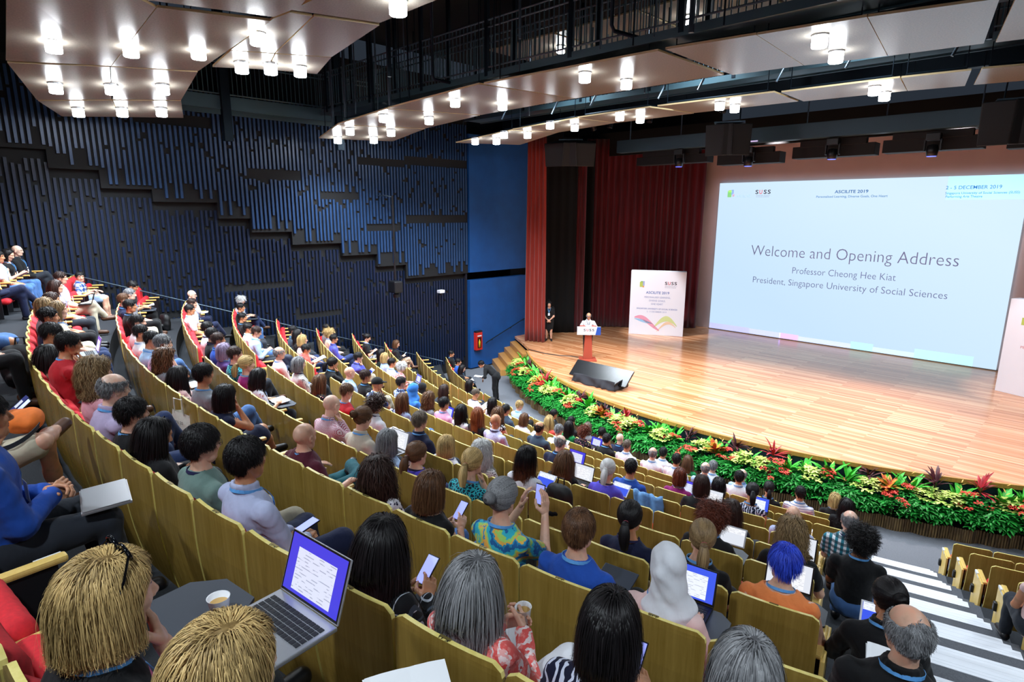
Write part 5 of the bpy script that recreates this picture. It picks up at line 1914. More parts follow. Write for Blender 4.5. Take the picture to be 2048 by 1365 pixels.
def laptop(M, label, dark=False, scr=0, open_=1.85, group=None, closed=False, s=1.0):
    o = empty('laptop', label=label, cat='laptop', group=group)
    o.matrix_world = M @ Matrix.Scale(s, 4)
    body = M_BLACK if dark else M_SILVER
    me = keep('lap_base%d' % dark, lambda: MB().box((0, 0, .008), (.32, .225, .015)).build('b', body, bevel=.004))
    link_mesh('base', me, parent=o)
    def keys():
        m = MB()
        for r_ in range(5):
            for c_ in range(13): m.box((-.132 + c_ * .022, .075 - r_ * .021 - .005, .0165), (.018, .017, .003))
        m.box((0, -.065, .0160), (.11, .07, .001), 1)
        return m.build('k', [M_KEYS, M_SILVER if not dark else M_KEYS])
    if not closed: link_mesh('keyboard', keep('lap_keys%d' % dark, keys), parent=o)
    me = keep('lap_lid%d' % dark, lambda: MB().box((0, .105, -.003), (.32, .21, .007)).build('l', body, bevel=.003))
    a = PI - open_ if not closed else 0
    Ml = Matrix.Translation((0, .112, .017)) @ Matrix.Rotation(PI - (PI - open_) if False else -(open_ - PI), 4, 'X') if False else None
    lid = link_mesh('lid', me, parent=o)
    if closed:
        lid.matrix_local = Matrix.Translation((0, -.105, .022))
    else:
        lid.matrix_local = Matrix.Translation((0, .112, .016)) @ Matrix.Rotation(PI - open_, 4, 'X')
        link_mesh('screen', keep('lap_scr%d' % scr, lambda: MB().box((0, .108, .0012), (.298, .188, .001)).build('s', SCRM[scr])), parent=lid)
        link_mesh('screen_bezel', keep('lap_bez', lambda: MB().box((0, .107, .0006), (.312, .203, .001)).build('s', M_BLACK)), parent=lid)
    return o
def phone(M, label, case=None, scr=1):
    o = empty('phone', label=label, cat='phone')
    o.matrix_world = M
    link_mesh('body', keep('ph_body', lambda: MB().box((0, 0, 0), (.074, .150, .009)).build('p', M_BLACK, bevel=.003)), parent=o)
    link_mesh('screen', keep('ph_scr%d' % scr, lambda: MB().box((0, 0, .0052), (.066, .138, .001)).build('s', emit('phone_screen_%d' % scr, ('8f98e8', 'b9c8f4', 'e4e8f6')[scr], .9))), parent=o)
    if case:
        MB().box((-.082, 0, .006), (.078, .155, .006), M=Matrix.Rotation(-.0, 4, 'Y')).build('case_flap', case, parent=o)
        MB().box((-.078, .01, .010), (.052, .06, .001)).build('card', M_PAPER, parent=o)
    return o
def tablet_dev(M, label, scr=1, white=True):
    o = empty('tablet_computer', label=label, cat='tablet')
    o.matrix_world = M
    link_mesh('body', keep('tb_%d' % white, lambda: MB().box((0, 0, 0), (.24, .172, .008)).build('p', M_WHITEPL if white else M_BLACK, bevel=.003)), parent=o)
    MB().box((0, 0, .0048), (.214, .150, .001)).build('screen', SCRM[scr], parent=o)
    return o
def book(M, label, cat='notebook', w=.15, h=.21):
    def mk():
        m = MB()
        for sg in (-1, 1):
            def f(u, v, sg=sg): return (sg * u * w, (v - .5) * h, .012 * math.sin(u * PI) + .004)
            m.grid(f, 6, 1)
        m.box((0, 0, 0), (2 * w + .01, h + .008, .004), 1)
        return m.build('n', [M_PAPER, M_BLACK], smooth=False)
    o = link_mesh('notebook' if cat == 'notebook' else 'booklet', keep('book', mk))
    o.matrix_world = M
    return tag(o, label, cat)
def papers(M, label):
    def mk():
        m = MB()
        for k in range(4):
            a = (k - 1.5) * .04
            def f(u, v): return ((u - .5) * .21, (v - .5) * .297, .002 * k + .018 * math.sin(u * 2.2 + k) * v + .006)
            m.grid(f, 5, 5, M=Matrix.Rotation(a, 4, 'Z'))
        return m.build('n', M_PAPER, smooth=True)
    o = link_mesh('paper_sheets', keep('papers', mk))
    o.matrix_world = M
    return tag(o, label, 'papers')
def cup(M, label, lid=False):
    o = empty('paper_cup', label=label, cat='cup')
    o.matrix_world = M
    MB().lathe([(.026, 0), (.038, .085), (.040, .087), (.036, .084), (.025, .004)], 20).build('cup_body', M_CUP, parent=o, smooth=True)
    if lid: MB().lathe([(.041, .086), (.041, .094), (.030, .104), (.0, .104)], 20).build('lid', M_WHITEPL, parent=o)
    else: MB().lathe([(.0, .060), (.0335, .062), (.0335, .063), (0, .063)], 16).build('drink', M_COFFEE, parent=o)
    return o
T = Matrix.Translation
RX = lambda a: Matrix.Rotation(a, 4, 'X')
RZ = lambda a: Matrix.Rotation(a, 4, 'Z')
bpy.context.view_layer.update()
for root, r, i, pose, item, label, lod, hx in PEOPLE:
    if item == '-': continue
    W = root.matrix_basis.copy()
    who = label.replace('person with ', 'the person with ').split(', ')
    pos = who[1] + ', ' + who[2]
    col = who[0].split(' in ')[-1]
    if col.split()[0][0] in 'aeiou': pass
    who = '%s person, %s' % (col, pos)
    hy = r.wr[0][1]
    if item == 'laptop':
        on = pose == 'T'
        z = .706 if on else .655
        laptop(W @ T((0, .55 if on else .50, z)) @ RZ((hash(label) % 5 - 2) * 0.0), 'open laptop of the ' + who, dark=int(abs(hx) * 10) % 2 == 0, scr=int(abs(hx) * 7) % 3)
    elif item == 'laptopclosed':
        laptop(W @ T((.05, .50, .66)), 'closed silver laptop of the ' + who, closed=True)
    elif item == 'phone':
        if pose == 'U': phone(W @ T((.005, .56, 1.06)) @ RX(1.45), 'phone held up by the ' + who, scr=0)
        elif pose == 'P': phone(W @ T((0, .485, .835)) @ RX(.75), 'phone held by the ' + who, scr=int(abs(hx) * 3) % 3)
        else: phone(W @ T((.02, .47, .655)) @ RX(.2), 'phone in the lap of the ' + who, scr=0)
    elif item == 'tablet': tablet_dev(W @ T((0, .56, .80)) @ RX(.75), 'tablet computer of the ' + who, 1)
    elif item == 'tabletart': tablet_dev(W @ T((.12, .60, .84)) @ RX(1.15), 'white drawing tablet of the ' + who, 2)
    elif item == 'book': book(W @ T((0, .50, .712)) @ RX(.1), 'open notebook of the ' + who)
    elif item == 'paper': papers(W @ T((0, .50, .70 if pose != 'P' else .82)) @ RX(.35), 'white paper sheets of the ' + who)
    elif item == 'folder':
        o = MB().box((0, 0, 0), (.24, .32, .012)).build('document_folder', plain('folder_lilac', 'b9bfe6', .3) if i == 9 else plain('folder_dark', '2e3440', .4), bevel=.003)
        o.matrix_world = W @ T((.06, .50, .66)) @ RX(.25)
        tag(o, 'document folder in the lap of the ' + who, 'folder')
    elif item == 'cup':
        cup(W @ T((0, .505, .735)) @ RX(.1), 'paper cup held by the ' + who, lid=i != 9)
# the men at the left edge
Wb = BLAZER.matrix_basis.copy()
laptop(Wb @ T((.10, .62, .625)) @ RZ(-.25) @ RX(.05), 'closed silver laptop on the lap of the person in the blue blazer', closed=True)
Ws = SHORTS.matrix_basis.copy()
phone(Ws @ T((-.0, .485, .84)) @ RX(.7), 'phone in an open blue wallet case at the left edge', case=plain('case_blue', '1c2c7a', .5), scr=1)
g = SDF((-.24, -.16, -.12), (.24, .16, .16), .010)
g.ell((0, 0, 0), (.17, .10, .075), .03).ell((.05, .02, .035), (.10, .07, .05), .04).wrinkle(.008, 34)
V, F = g.mesh()
bg = empty('cloth_bag', label='orange cloth bag with a grey strap on the lap of the person in khaki shorts', cat='bag')
bg.matrix_world = Ws @ T((.10, .46, .78)) @ RZ(.3)
b_ = link_mesh('bag_body', np_mesh('bag', V, F), parent=bg)
b_.data.materials.append(plain('orange_canvas', 'f07a2c', .8, noise=.1))
mb = MB()
def strap(u, v):
    a = -.2 + u * 2.6
    return (.16 * math.cos(a) + .10 * u + v * .01, -.10 * math.sin(a) - .12 * u, -.02 - .12 * math.sin(u * 2) + v * .035)
mb.grid(strap, 14, 1)
o = mb.build('strap', plain('strap_grey', '3a4450', .7), parent=bg)
m_ = o.modifiers.new('thickness', 'SOLIDIFY')
m_.thickness = .003
# blonde woman in the foreground: sunglasses pushed up into her hair, spare cup on the seat tablet beside her
for root, r, i, pose, item, label, lod, hx in PEOPLE:
    if i == 10 and 'blonde' in label and 'black' in label:
        mb = MB()
        for sg in (-1, 1):
            mb.tube([(sg * .033 + math.cos(a) * .030, .075 + .006 * abs(math.cos(a)) * -1, .115 + math.sin(a) * .022) for a in np.linspace(0, 2 * PI, 17)], .004, 6)
            mb.lathe([(0, 0), (.027, 0), (.027, .003), (0, .003)], 16, M=T((sg * .033, .077, .115)) @ RX(PI / 2))
            mb.tube([(sg * .062, .070, .120), (sg * .092, .03, .085), (sg * .098, -.02, .03)], .0035, 6)
        mb.tube([(-.006, .078, .118), (.006, .078, .118)], .004, 6)
        e = link_mesh('sunglasses', mb.mesh('sunglasses', True))
        e.data.materials.append(plain('sunglass_black', '0a0b10', .12))
        e.matrix_world = root.matrix_basis @ T(Vector(r.head)) @ Matrix([list(x) for x in r.hr]).to_4x4() @ RX(.35)
        tag(e, 'black sunglasses pushed up on the head of the blonde foreground person', 'sunglasses')
laptop(T((-1.90, .72, row_z(10) + .706)) @ RZ(.13), 'large silver laptop with violet screen open in the foreground', scr=0, s=1.12, open_=1.9)
cup(T((-2.10, .60, row_z(10) + .706)), 'paper cup of tea beside the big laptop in the foreground')
# papers lying at the very bottom of the picture
papers(T((-1.26, .86, row_z(10) + .66)) @ RZ(1.2) @ RX(.2) @ Matrix.Scale(1.2, 4), 'open paper booklet at the bottom edge in front of the row of backrests')
# bags
def bag(name, loc, s, mat, label, rz=0.0, straps=True, extra=()):
    g = SDF((-.26, -.2, -.02), (.26, .2, .62), .014)
    for z_, w_ in ((.09, .12), (.22, .13), (.36, .11)): g.cone((-.07, 0, z_), (.07, 0, z_), w_, k=.08, flat=((0, 1, 0), 1.25))
    g.cone((-.05, -.12, .12), (.05, -.12, .14), .06, k=.03).wrinkle(.006, 30)
    V, F = g.mesh()
    o = empty(name, loc, rz, label, 'bag')
    o.scale = (s, s, s)
    b = link_mesh('bag_body', np_mesh(name, V, F), parent=o)
    b.data.materials.append(mat)
    if straps:
        MB().tube([(-.05, .04, .46), (-.04, .05, .54), (.04, .05, .54), (.05, .04, .46)], .010, 6).build('carry_handle', M_BLACK, parent=o)
    for c, d, m_, nm in extra: MB().box(c, d).build(nm, m_, parent=o, bevel=.008)
    return o
M_NYLON = plain('nylon_black', '0c0d10', .6)
bag('backpack', (-10.9, 2.45, row_z(8)), 1.0, M_NYLON, 'black backpack with pink pouch and green tag on the floor behind the ninth row aisle', .5, True,
    (((-.10, -.17, .30), (.11, .03, .17), plain('pouch_pink', 'd87aa4', .6), 'pink_pouch'), ((.10, -.18, .12), (.09, .02, .09), plain('tag_green', '58e040', .5), 'green_tag')))
tb_ = bag('tote_bag', (-7.0, 1.85, row_z(9) + .02), .95, plain('tote_canvas', 'ddd8cc', .8, noise=.1), 'off-white conference tote bag standing at the feet of the tenth row', .3, False)
for ch in list(tb_.children): bpy.data.objects.remove(ch)
def tote(u, v):
    a = u * 2 * PI
    c, s_ = math.cos(a), math.sin(a)
    w = .19 + .02 * math.sin(v * 5)
    return (w * (abs(c) ** .5) * (1 if c > 0 else -1), (.075 - .035 * v) * (abs(s_) ** .5) * (1 if s_ > 0 else -1) + .01 * math.sin(u * 25 + v * 6), .42 * v + .02 * math.sin(u * 12.566) * v)
o = MB().grid(tote, 40, 10).prism([(-.18, -.07), (.18, -.07), (.18, .07), (-.18, .07)], 0, .02).build('bag_body', plain('tote_canvas', 'ddd8cc', .8), parent=tb_, smooth=True)
for y_ in (-.045, .045): MB().tube([(-.08, y_, .40), (-.07, y_, .58), (.07, y_, .58), (.08, y_, .40)], .009, 6).build('handle', plain('tote_canvas', 'ddd8cc', .8), parent=tb_)
txt('bag_print', 'CILITE 20', 0, .30, .24, .035, '20242c', tb_, yoff=-.088, mat=plain('ink_bag', '20242c', .6))
bag('backpack', (-9.4, .75, row_z(10)), 1.1, M_NYLON, 'large black rucksack with a pale strap at the left edge', 1.0, True, (((.05, -.18, .22), (.06, .02, .26), plain('strap_pale', 'b9c0b4', .7), 'pale_strap'),))
bag('shoulder_bag', (-3.75, 4.42, row_z(7) + .30), .8, M_NYLON, 'black shoulder bag on the seat left of the empty eighth row places', .2)
bag('rucksack', (-16.9, 4.3, row_z(8)), .9, M_NYLON, 'dark rucksack on the floor near the slatted wall', .2)
bag('rucksack', (-12.4, 5.4, row_z(7)), .85, plain('nylon_navy', '141c34', .6), 'navy rucksack on the floor beside the left aisle', .9)
# denim jacket over a backrest
def denim(u, v):
    a = (v - .5) * 2
    y_ = .05 * math.cos(u * PI) * 1.0
    return ((v - .5) * .42 + .02 * math.sin(u * 9), -.03 + (u - .5) * .10 + .02 * math.sin(v * 14), 1.035 - abs(u - .5) * .75 + .012 * math.sin(v * 21))
m = MB().grid(denim, 16, 16)
o = m.build('denim_jacket', plain('denim_pale', '6fa2d8', .8, noise=.15), smooth=True)
dx_, dy_ = polar(row_r(4, -82.6), -82.6)
o.location, o.rotation_euler = (dx_, dy_, row_z(4)), (0, 0, face_rz(dx_, dy_))
m_ = o.modifiers.new('thickness', 'SOLIDIFY')
m_.thickness = .008
tag(o, 'pale blue denim jacket hung over an empty backrest of the fifth row', 'jacket')
# the usher's sheets
papers(USHER.matrix_basis @ T((-.12, .60, .86)) @ RZ(.2), 'white sheets in the hand of the bending person in black')

# ---------------------------------------------------------------- on the stage
lc = empty('lectern', (-13.45, 17.30, 0), math.atan2(-.69, -.72), label='coral red lectern with a white logo sign on stage', cat='lectern')
M_CORAL = plain('lectern_coral', 'a84a38', .4)
MB().box((0, 0, .025), (.62, .62, .05)).build('base', M_CORAL, parent=lc, bevel=.008)
mb = MB()
vs = [(-.17, -.10, .05), (.17, -.10, .05), (.17, .10, .05), (-.17, .10, .05), (-.12, -.08, .95), (.12, -.08, .95), (.12, .08, .95), (-.12, .08, .95)]
mb.add(vs, [(0, 3, 2, 1), (4, 5, 6, 7), (0, 1, 5, 4), (1, 2, 6, 5), (2, 3, 7, 6), (3, 0, 4, 7)])
mb.build('column', M_CORAL, parent=lc, bevel=.01)
MB().box((0, .05, .98), (.14, .06, .14)).build('bracket', M_SILVER, parent=lc)
sg_ = MB().box((0, .16, 1.13), (.86, .05, .30)).build('sign', M_WHITEPL, parent=lc)
MB().prism([(.235, -.15), (.43, -.15), (.43, .15), (.30, .15)], 0, .004, M=T((0, .190, 1.13)) @ Matrix.Rotation(PI / 2, 4, 'X') @ Matrix.Scale(-1, 4, (1, 0, 0))).build('sign_corner', plain('sign_blue', '1d4fae', .4), parent=lc)
for k, (ch, c) in enumerate((('S', '2a2836'), ('U', 'c8404c'), ('S', '2a2836'), ('S', '2a2836'))):
    txt('sign_letter', ch, .16 - k * .105 + .0, 1.12, .075, .085, c, lc, yoff=.188, rot=(0, 0, PI), mat=plain('ink_' + c, c, .5), bold=.02)
MB().box((0, -.06, 1.24), (.62, .40, .03)).build('reading_shelf', M_CORAL, parent=lc, bevel=.006)
mb = MB()
mb.tube([(.10, .08, 1.25), (.10, .0, 1.38), (.04, -.16, 1.52)], .006, 6)
mb.tube([(.04, -.16, 1.52), (.03, -.19, 1.545)], .014, 8)
tag(mb.build('microphone', M_BLACK), 'gooseneck microphone on the lectern', 'microphone').matrix_world = lc.matrix_basis
papers(lc.matrix_basis @ T((0, -.08, 1.258)), 'speech sheets lying on the lectern')
# cable on the floor
mb = MB()
mb.tube([(-16.1, 16.9, .012), (-15.2, 16.85, .012), (-14.55, 17.0, .012), (-14.2, 17.25, .012), (-13.9, 17.3, .012)], .018, 6)
tag(mb.build('floor_cable', M_BLACK), 'black cable running over the stage boards to the lectern', 'cable')

def banner(name, a, b, h, dp, label):
    a, b = Vector(a), Vector(b)
    d = (b - a)
    w = d.length
    o = empty(name, tuple((a + b) / 2), math.atan2(d.y, d.x), label=label, cat='banner')
    MB().box((0, dp / 2, h / 2), (w, dp, h)).build('panel_box', plain('banner_white', 'eef0fa', .5), parent=o, bevel=.01)
    return o, w
bn, bw = banner('standing_banner', (-15.21, 22.50, 0), (-13.17, 23.69, 0), 2.86, .45, 'white standing conference banner in front of the dark red curtain')
P_ = lambda c: plain('print_' + c, c, .6)
for k, (ch, c) in enumerate((('S', '2a2030'), ('U', 'c83c4c'), ('S', '2a2030'), ('S', '2a2030'))):
    txt('logo_letter', ch, .34 + k * .135, 2.28, .105, .13, c, bn, yoff=-.003, mat=P_(c), bold=.02)
txt('logo_text', 'SINGAPORE UNIVERSITY', .55, 2.20, .52, .03, '8a86a0', bn, yoff=-.003, mat=P_('8a86a0'))
txt('logo_text', 'OF SOCIAL SCIENCES', .53, 2.14, .48, .03, '8a86a0', bn, yoff=-.003, mat=P_('8a86a0'))
for dx, dz, w_, h_, c in ((0, 0, .14, .22, 'b6c860'), (.10, .05, .08, .2, 'a0aed8'), (.03, .12, .12, .06, '86b86a'), (.09, -.09, .07, .08, 'd8a070')):
    MB().box((-.72 + dx, -.002, 2.26 + dz), (w_, .003, h_)).build('logo_patch', P_(c), parent=bn)
for s, z, w_, h_, c in (('ASCILITE 2019', 1.86, 1.0, .11, '3a68b4'), ('PERSONALISED LEARNING,', 1.67, 1.12, .075, '9aa6cc'), ('DIVERSE GOALS,', 1.52, .7, .075, '9aa6cc'), ('ONE HEART', 1.37, .52, .075, '9aa6cc'),
                       ('SINGAPORE UNIVERSITY OF SOCIAL SCIENCES', 1.16, 1.75, .06, '6a80bc'), ('2 - 5 DECEMBER 2019', 1.03, .85, .06, 'a8b4d6')):
    txt('banner_text', s, .0, z, w_, h_, c, bn, yoff=-.003, mat=P_(c), bold=.01)
def swirl(c, f, n=26, w=.05):
    mb = MB()
    def fn(u, v):
        x, z, ww = f(u)
        return (x, -.003, z + (v - .5) * ww)
    mb.grid(fn, n, 1)
    mb.build('printed_ribbon', P_(c), parent=bn)
swirl('e8a0b8', lambda u: (-.95 + u * 1.1, .78 - .55 * u ** 2 + .05 * math.sin(u * 6), .05 + .18 * math.sin(u * PI)))
swirl('9cc8ec', lambda u: (-.95 + u * .8, .72 - .2 * u, .02 + .10 * math.sin(u * PI)))
swirl('d4e09c', lambda u: (-.1 + u * 1.0, .35 + .42 * math.sin(u * 2.9), .04 + .20 * math.sin(u * PI)))
swirl('f0d0b0', lambda u: (.05 + u * .8, .18 + .40 * math.sin(u * 2.6), .03 + .10 * math.sin(u * PI)))
b2, w2 = banner('standing_banner', (-2.18, 23.42, 0), (.0, 22.6, 0), 2.9, .45, 'white standing conference banner at the right edge of the picture')
for dx, dz, w_, h_, c in ((0, 0, .14, .22, 'b6c860'), (.10, .05, .08, .2, 'a0aed8'), (.03, .12, .12, .06, '86b86a'), (.09, -.09, .07, .08, 'd8a070')):
    MB().box((-.72 + dx, -.002, 2.26 + dz), (w_, .003, h_)).build('logo_patch', P_(c), parent=b2)
txt('banner_text', 'ASCILITE 2019', .0, 1.86, 1.0, .11, '3a68b4', b2, yoff=-.003, mat=P_('3a68b4'), bold=.01)
txt('banner_text', 'PERSONALISED LEARNING,', 0, 1.45, 1.4, .075, 'c86a70', b2, yoff=-.003, mat=P_('c86a70'))
# prompter screen lying back on a cloth-covered stand
pm = empty('prompt_monitor', (-11.15, 15.05, 0), .02, label='large black monitor tilted back at the stage edge', cat='monitor')
Mm = T((0, .02, .34)) @ RX(math.radians(-62 + 90))
MB().box((0, 0, 0), (2.2, .62, .05), M=T((0, .0, .36)) @ RX(.75)).build('monitor_panel', plain('monitor_black', '0c0c10', .25), parent=pm, bevel=.01)
MB().box((0, -.08, .12), (.3, .10, .24)).build('stand', M_BLACK, parent=pm)
def drape_fn(u, v):
    x = (u - .5) * 1.62
    k = 1 - v
    return (x * (1 + .05 * k), -.34 - .10 * k + .030 * math.sin(u * 31 + 2 * math.sin(u * 9)) * k + .02 * math.sin(u * 13 + v * 5), .02 + .26 * v + .015 * math.sin(u * 8))
mb = MB().grid(drape_fn, 60, 8)
def drape_side(u, v): return (.85 + .03 * math.sin(v * 8), -.42 + u * .7, .02 + (.26 + .1 * u) * v)
mb.grid(drape_side, 8, 8)
o = mb.build('black_cloth', plain('cloth_grey_black', '26262c', .9), smooth=True)
o.location = (-11.15, 15.05, 0)
m_ = o.modifiers.new('thickness', 'SOLIDIFY')
m_.thickness = .01
tag(o, 'dark cloth draped in front of the tilted monitor', 'cloth')

# ---------------------------------------------------------------- ceiling, hanging wooden clouds, lamps, catwalks
mb = MB()
mb.box((-6, 12, 11.2), (27, 34, .2))
structure('ceiling', mb, M_DARK2)
def cloud_z(x): return 8.0 - .075 * max(0.0, -x - 10.5)
M_GLOW = emit('lamp_glow', 'f4faff', 30.0)
LAMP_ME = None
def lamp(x, y, z, label, k=0):
    global LAMP_ME
    o = empty('downlight', (x, y, z), label=label, cat='lamp', group='white cylinder lamps under the wooden ceiling panels')
    if LAMP_ME is None:
        a = MB().lathe([(.100, -.18), (.110, -.17), (.110, .0), (.09, .0)], 20).build('diffuser', M_GLOW, smooth=True)
        b = MB().lathe([(.120, -.02), (.120, .03), (.06, .035)], 20).build('collar', M_SILVER)
        LAMP_ME = (a.data, b.data)
        bpy.data.objects.remove(a)
        bpy.data.objects.remove(b)
    link_mesh('diffuser', LAMP_ME[0], parent=o)
    link_mesh('collar', LAMP_ME[1], parent=o)
    ld = bpy.data.lights.new('downlight_beam', 'SPOT')
    ld.energy = LAMP_POWER * 4.4
    ld.color = LAMP_COLOUR
    ld.spot_size = math.radians(138)
    ld.spot_blend = .7
    ld.shadow_soft_size = .11
    lo = bpy.data.objects.new('downlight_beam', ld)
    COL.objects.link(lo)
    lo.parent = o
    lo.location = (0, 0, -.24)
def quad_panel(P, z, label, group, slope=True):
    """one flat wooden panel over the plan outline P, stepping down towards the side wall"""
    x, y = sum(p[0] for p in P) / len(P), sum(p[1] for p in P) / len(P)
    o = empty('ceiling_panel', (x, y, z if not slope else cloud_z(x)), label=label, cat='ceiling panel', group=group)
    zo = o.location.z
    Q = [(p[0] - x, p[1] - y, (cloud_z(p[0]) - zo) if slope else 0) for p in P]
    if (Q[1][0] - Q[0][0]) * (Q[2][1] - Q[0][1]) - (Q[2][0] - Q[0][0]) * (Q[1][1] - Q[0][1]) < 0: Q = Q[::-1]
    N = len(Q)
    m = MB()
    vs = list(Q) + [(q[0], q[1], q[2] + .035) for q in Q]
    m.add(vs, [tuple(reversed(range(N))), tuple(range(N, 2 * N))], 0)
    m.add(vs, [(i, (i + 1) % N, N + (i + 1) % N, N + i) for i in range(N)], 1)
    m.build('panel', [M_CLOUD, M_CLOUDEDGE], parent=o)
    fr = MB()
    c = Vector((0, 0, 0))
    In = [Vector(q) * .86 + Vector((0, 0, .075)) for q in Q]
    for p, q in zip(In, In[1:] + In[:1]): fr.tube([p, q], .022, 4)
    fr.tube([In[0], In[2]], .022, 4)
    for p in In[:4]: fr.tube([p, (p.x, p.y, 11.1 - zo)], .010, 5)
    fr.build('hanger_frame', M_STEEL, parent=o)
    return o
CLOUDS = [
 ('front', [[(-17.33, 9.06), (-15.33, 8.57), (-14.60, 10.92), (-16.73, 11.24)], [(-15.27, 8.55), (-13.08, 8.65), (-12.43, 11.09), (-14.54, 10.89)], [(-13.02, 8.64), (-10.06, 8.95), (-9.63, 11.57), (-12.37, 11.08)], [(-9.95, 8.99), (-5.92, 9.22), (-5.97, 11.64), (-9.61, 11.58)], [(-5.78, 9.22), (-4.37, 9.44), (-4.58, 11.91), (-5.85, 11.76)], [(-4.36, 9.45), (-2.94, 9.65), (-3.32, 12.19), (-4.57, 11.92)], [(-2.93, 9.66), (-1.56, 9.99), (-2.04, 12.36), (-3.31, 12.20)], [(-1.42, 10.13), (-0.47, 10.43), (-0.79, 12.58), (-1.90, 12.42)]]),
 ('stage', [[(-15.99, 13.20), (-13.49, 13.32), (-12.98, 14.86), (-15.24, 15.44)], [(-13.42, 13.28), (-11.30, 13.68), (-11.09, 15.23), (-12.97, 14.87)], [(-11.24, 13.65), (-9.04, 13.85), (-8.71, 15.48), (-11.08, 15.25)], [(-8.82, 13.85), (-5.98, 14.05), (-6.02, 15.55), (-8.65, 15.42)], [(-5.87, 14.16), (-3.62, 14.27), (-3.85, 15.85), (-5.93, 15.63)], [(-3.60, 14.29), (-2.51, 14.45), (-2.86, 16.07), (-3.84, 15.87)], [(-2.35, 14.44), (-0.80, 14.91), (-0.97, 16.45), (-2.71, 16.07)]]),
 ('rear', [[(-9.62, 1.23), (-8.82, 2.02), (-9.46, 2.74), (-12.83, 2.90), (-13.41, 1.54)], [(-9.45, 2.75), (-8.95, 4.04), (-12.32, 4.16), (-12.83, 2.91)], [(-13.55, 1.57), (-12.90, 2.90), (-15.33, 3.40), (-16.12, 2.25)], [(-12.89, 2.91), (-12.40, 4.17), (-14.66, 4.54), (-15.32, 3.42)], [(-16.20, 2.28), (-15.42, 3.43), (-17.01, 3.90), (-17.57, 2.87)], [(-15.41, 3.44), (-14.74, 4.56), (-16.41, 5.09), (-17.00, 3.92)]]),
 ('middle', [[(-11.95, 4.28), (-10.88, 4.21), (-10.65, 4.84), (-11.57, 5.09)], [(-10.64, 4.86), (-10.21, 5.66), (-11.33, 5.96), (-11.56, 5.11)], [(-8.83, 4.03), (-8.38, 4.07), (-8.33, 4.36), (-10.60, 4.82), (-10.85, 4.20)], [(-8.31, 4.38), (-8.02, 5.23), (-10.18, 5.65), (-10.59, 4.84)], [(-8.27, 4.04), (-7.91, 5.17), (-6.59, 5.15), (-6.83, 4.08)], [(-9.35, 2.19), (-8.73, 4.00), (-8.07, 4.06), (-6.90, 3.80), (-7.64, 2.21)]]),
]
CN = dict(rear='rear wooden ceiling cloud over the back rows', middle='wooden ceiling cloud left of the wall catwalk', front='long wooden ceiling cloud across the hall', stage='front wooden ceiling cloud before the stage')
for nm, qs in CLOUDS:
    for k, q in enumerate(qs):
        quad_panel(q, 0, 'wooden panel %s of the %s' % (nth(k + 1), CN[nm]) if nm in ('rear', 'middle') else '%s panel from the left of the %s' % (nth(k + 1), CN[nm]), 'panels of the %s ceiling cloud' % nm)
# lamp rows (measured hall positions, metres)
LAMPS = [
 ('rear', -11.86, 1.96), ('rear', -11.46, 2.89), ('rear', -11.00, 3.74), ('rear', -14.52, 2.34), ('rear', -14.10, 3.15), ('rear', -13.59, 3.90), ('rear', -16.49, 3.00), ('rear', -16.04, 3.73), ('rear', -15.61, 4.40),
 ('middle', -9.61, 4.13), ('middle', -11.39, 4.57), ('middle', -11.19, 5.00), ('middle', -11.04, 5.48), ('middle', -6.92, 4.80),
 ('front', -16.86, 9.41), ('front', -16.36, 10.32), ('front', -15.52, 9.05), ('front', -15.14, 10.13), ('front', -13.63, 8.91), ('front', -13.27, 10.06), ('front', -11.37, 9.38), ('front', -11.02, 10.56), ('front', -7.74, 9.59), ('front', -7.55, 10.68), ('front', -3.68, 10.08), ('front', -3.82, 11.25),
 ('stage', -15.05, 13.22), ('stage', -14.71, 13.83), ('stage', -13.78, 13.27), ('stage', -13.42, 13.92), ('stage', -12.02, 13.39), ('stage', -11.88, 14.31), ('stage', -10.15, 14.12), ('stage', -9.99, 14.86), ('stage', -7.39, 14.33), ('stage', -7.29, 14.91), ('stage', -4.19, 14.79), ('stage', -4.22, 15.65),
]
cn = {}
for nm, x, y in LAMPS:
    k = cn[nm] = cn.get(nm, 0) + 1
    lamp(x, y, cloud_z(x) - .005, 'bright white cylinder lamp, %s of the %s ceiling cloud' % (nth(k), nm))
# lamps of the same kind beyond the picture, behind and right of the camera
for k, (x, y) in enumerate(((-1.0, -1.2), (-5.0, -1.4), (-9.0, -1.2), (2.6, 2.0), (2.8, 6.0), (3.0, 10.6), (2.0, 15.0))):
    lamp(x, y, 8.0, 'bright white cylinder lamp behind the viewpoint, %s' % nth(k + 1))

def catwalk(x0, x1, y0, y1, z, label, rail=1.05):
    o = empty('catwalk', ((x0 + x1) / 2, (y0 + y1) / 2, z), label=label, cat='catwalk')
    L, w = x1 - x0, y1 - y0
    MB().box((0, 0, 0), (L, w, .04)).build('deck', M_STEEL2, parent=o)
    m = MB()
    for s in (-1, 1): m.box((0, s * w / 2, .02), (L, .05, .14))
    m.build('edge_beam', M_STEEL2, parent=o)
    for s in (-1, 1):
        m = MB()
        for h_ in (rail, rail - .14, .18): m.tube([(-L / 2, s * w / 2, h_), (L / 2, s * w / 2, h_)], .018, 6)
        for x in np.arange(-L / 2, L / 2, .125): m.box((x, s * w / 2, .18 + (rail - .18) / 2), (.018, .018, rail - .18))
        m.build('guard_rail', M_STEEL2, parent=o)
        for x in np.arange(-L / 2 + .6, L / 2, 2.3):
            MB().box((x, s * w / 2, 1.35), (.09, .07, 2.7)).build('hanger_post', M_STEEL, parent=o)
    return o
catwalk(-17.6, 2.5, 9.22, 10.05, 8.20, 'dark steel catwalk with railings above the long ceiling cloud', 1.1)
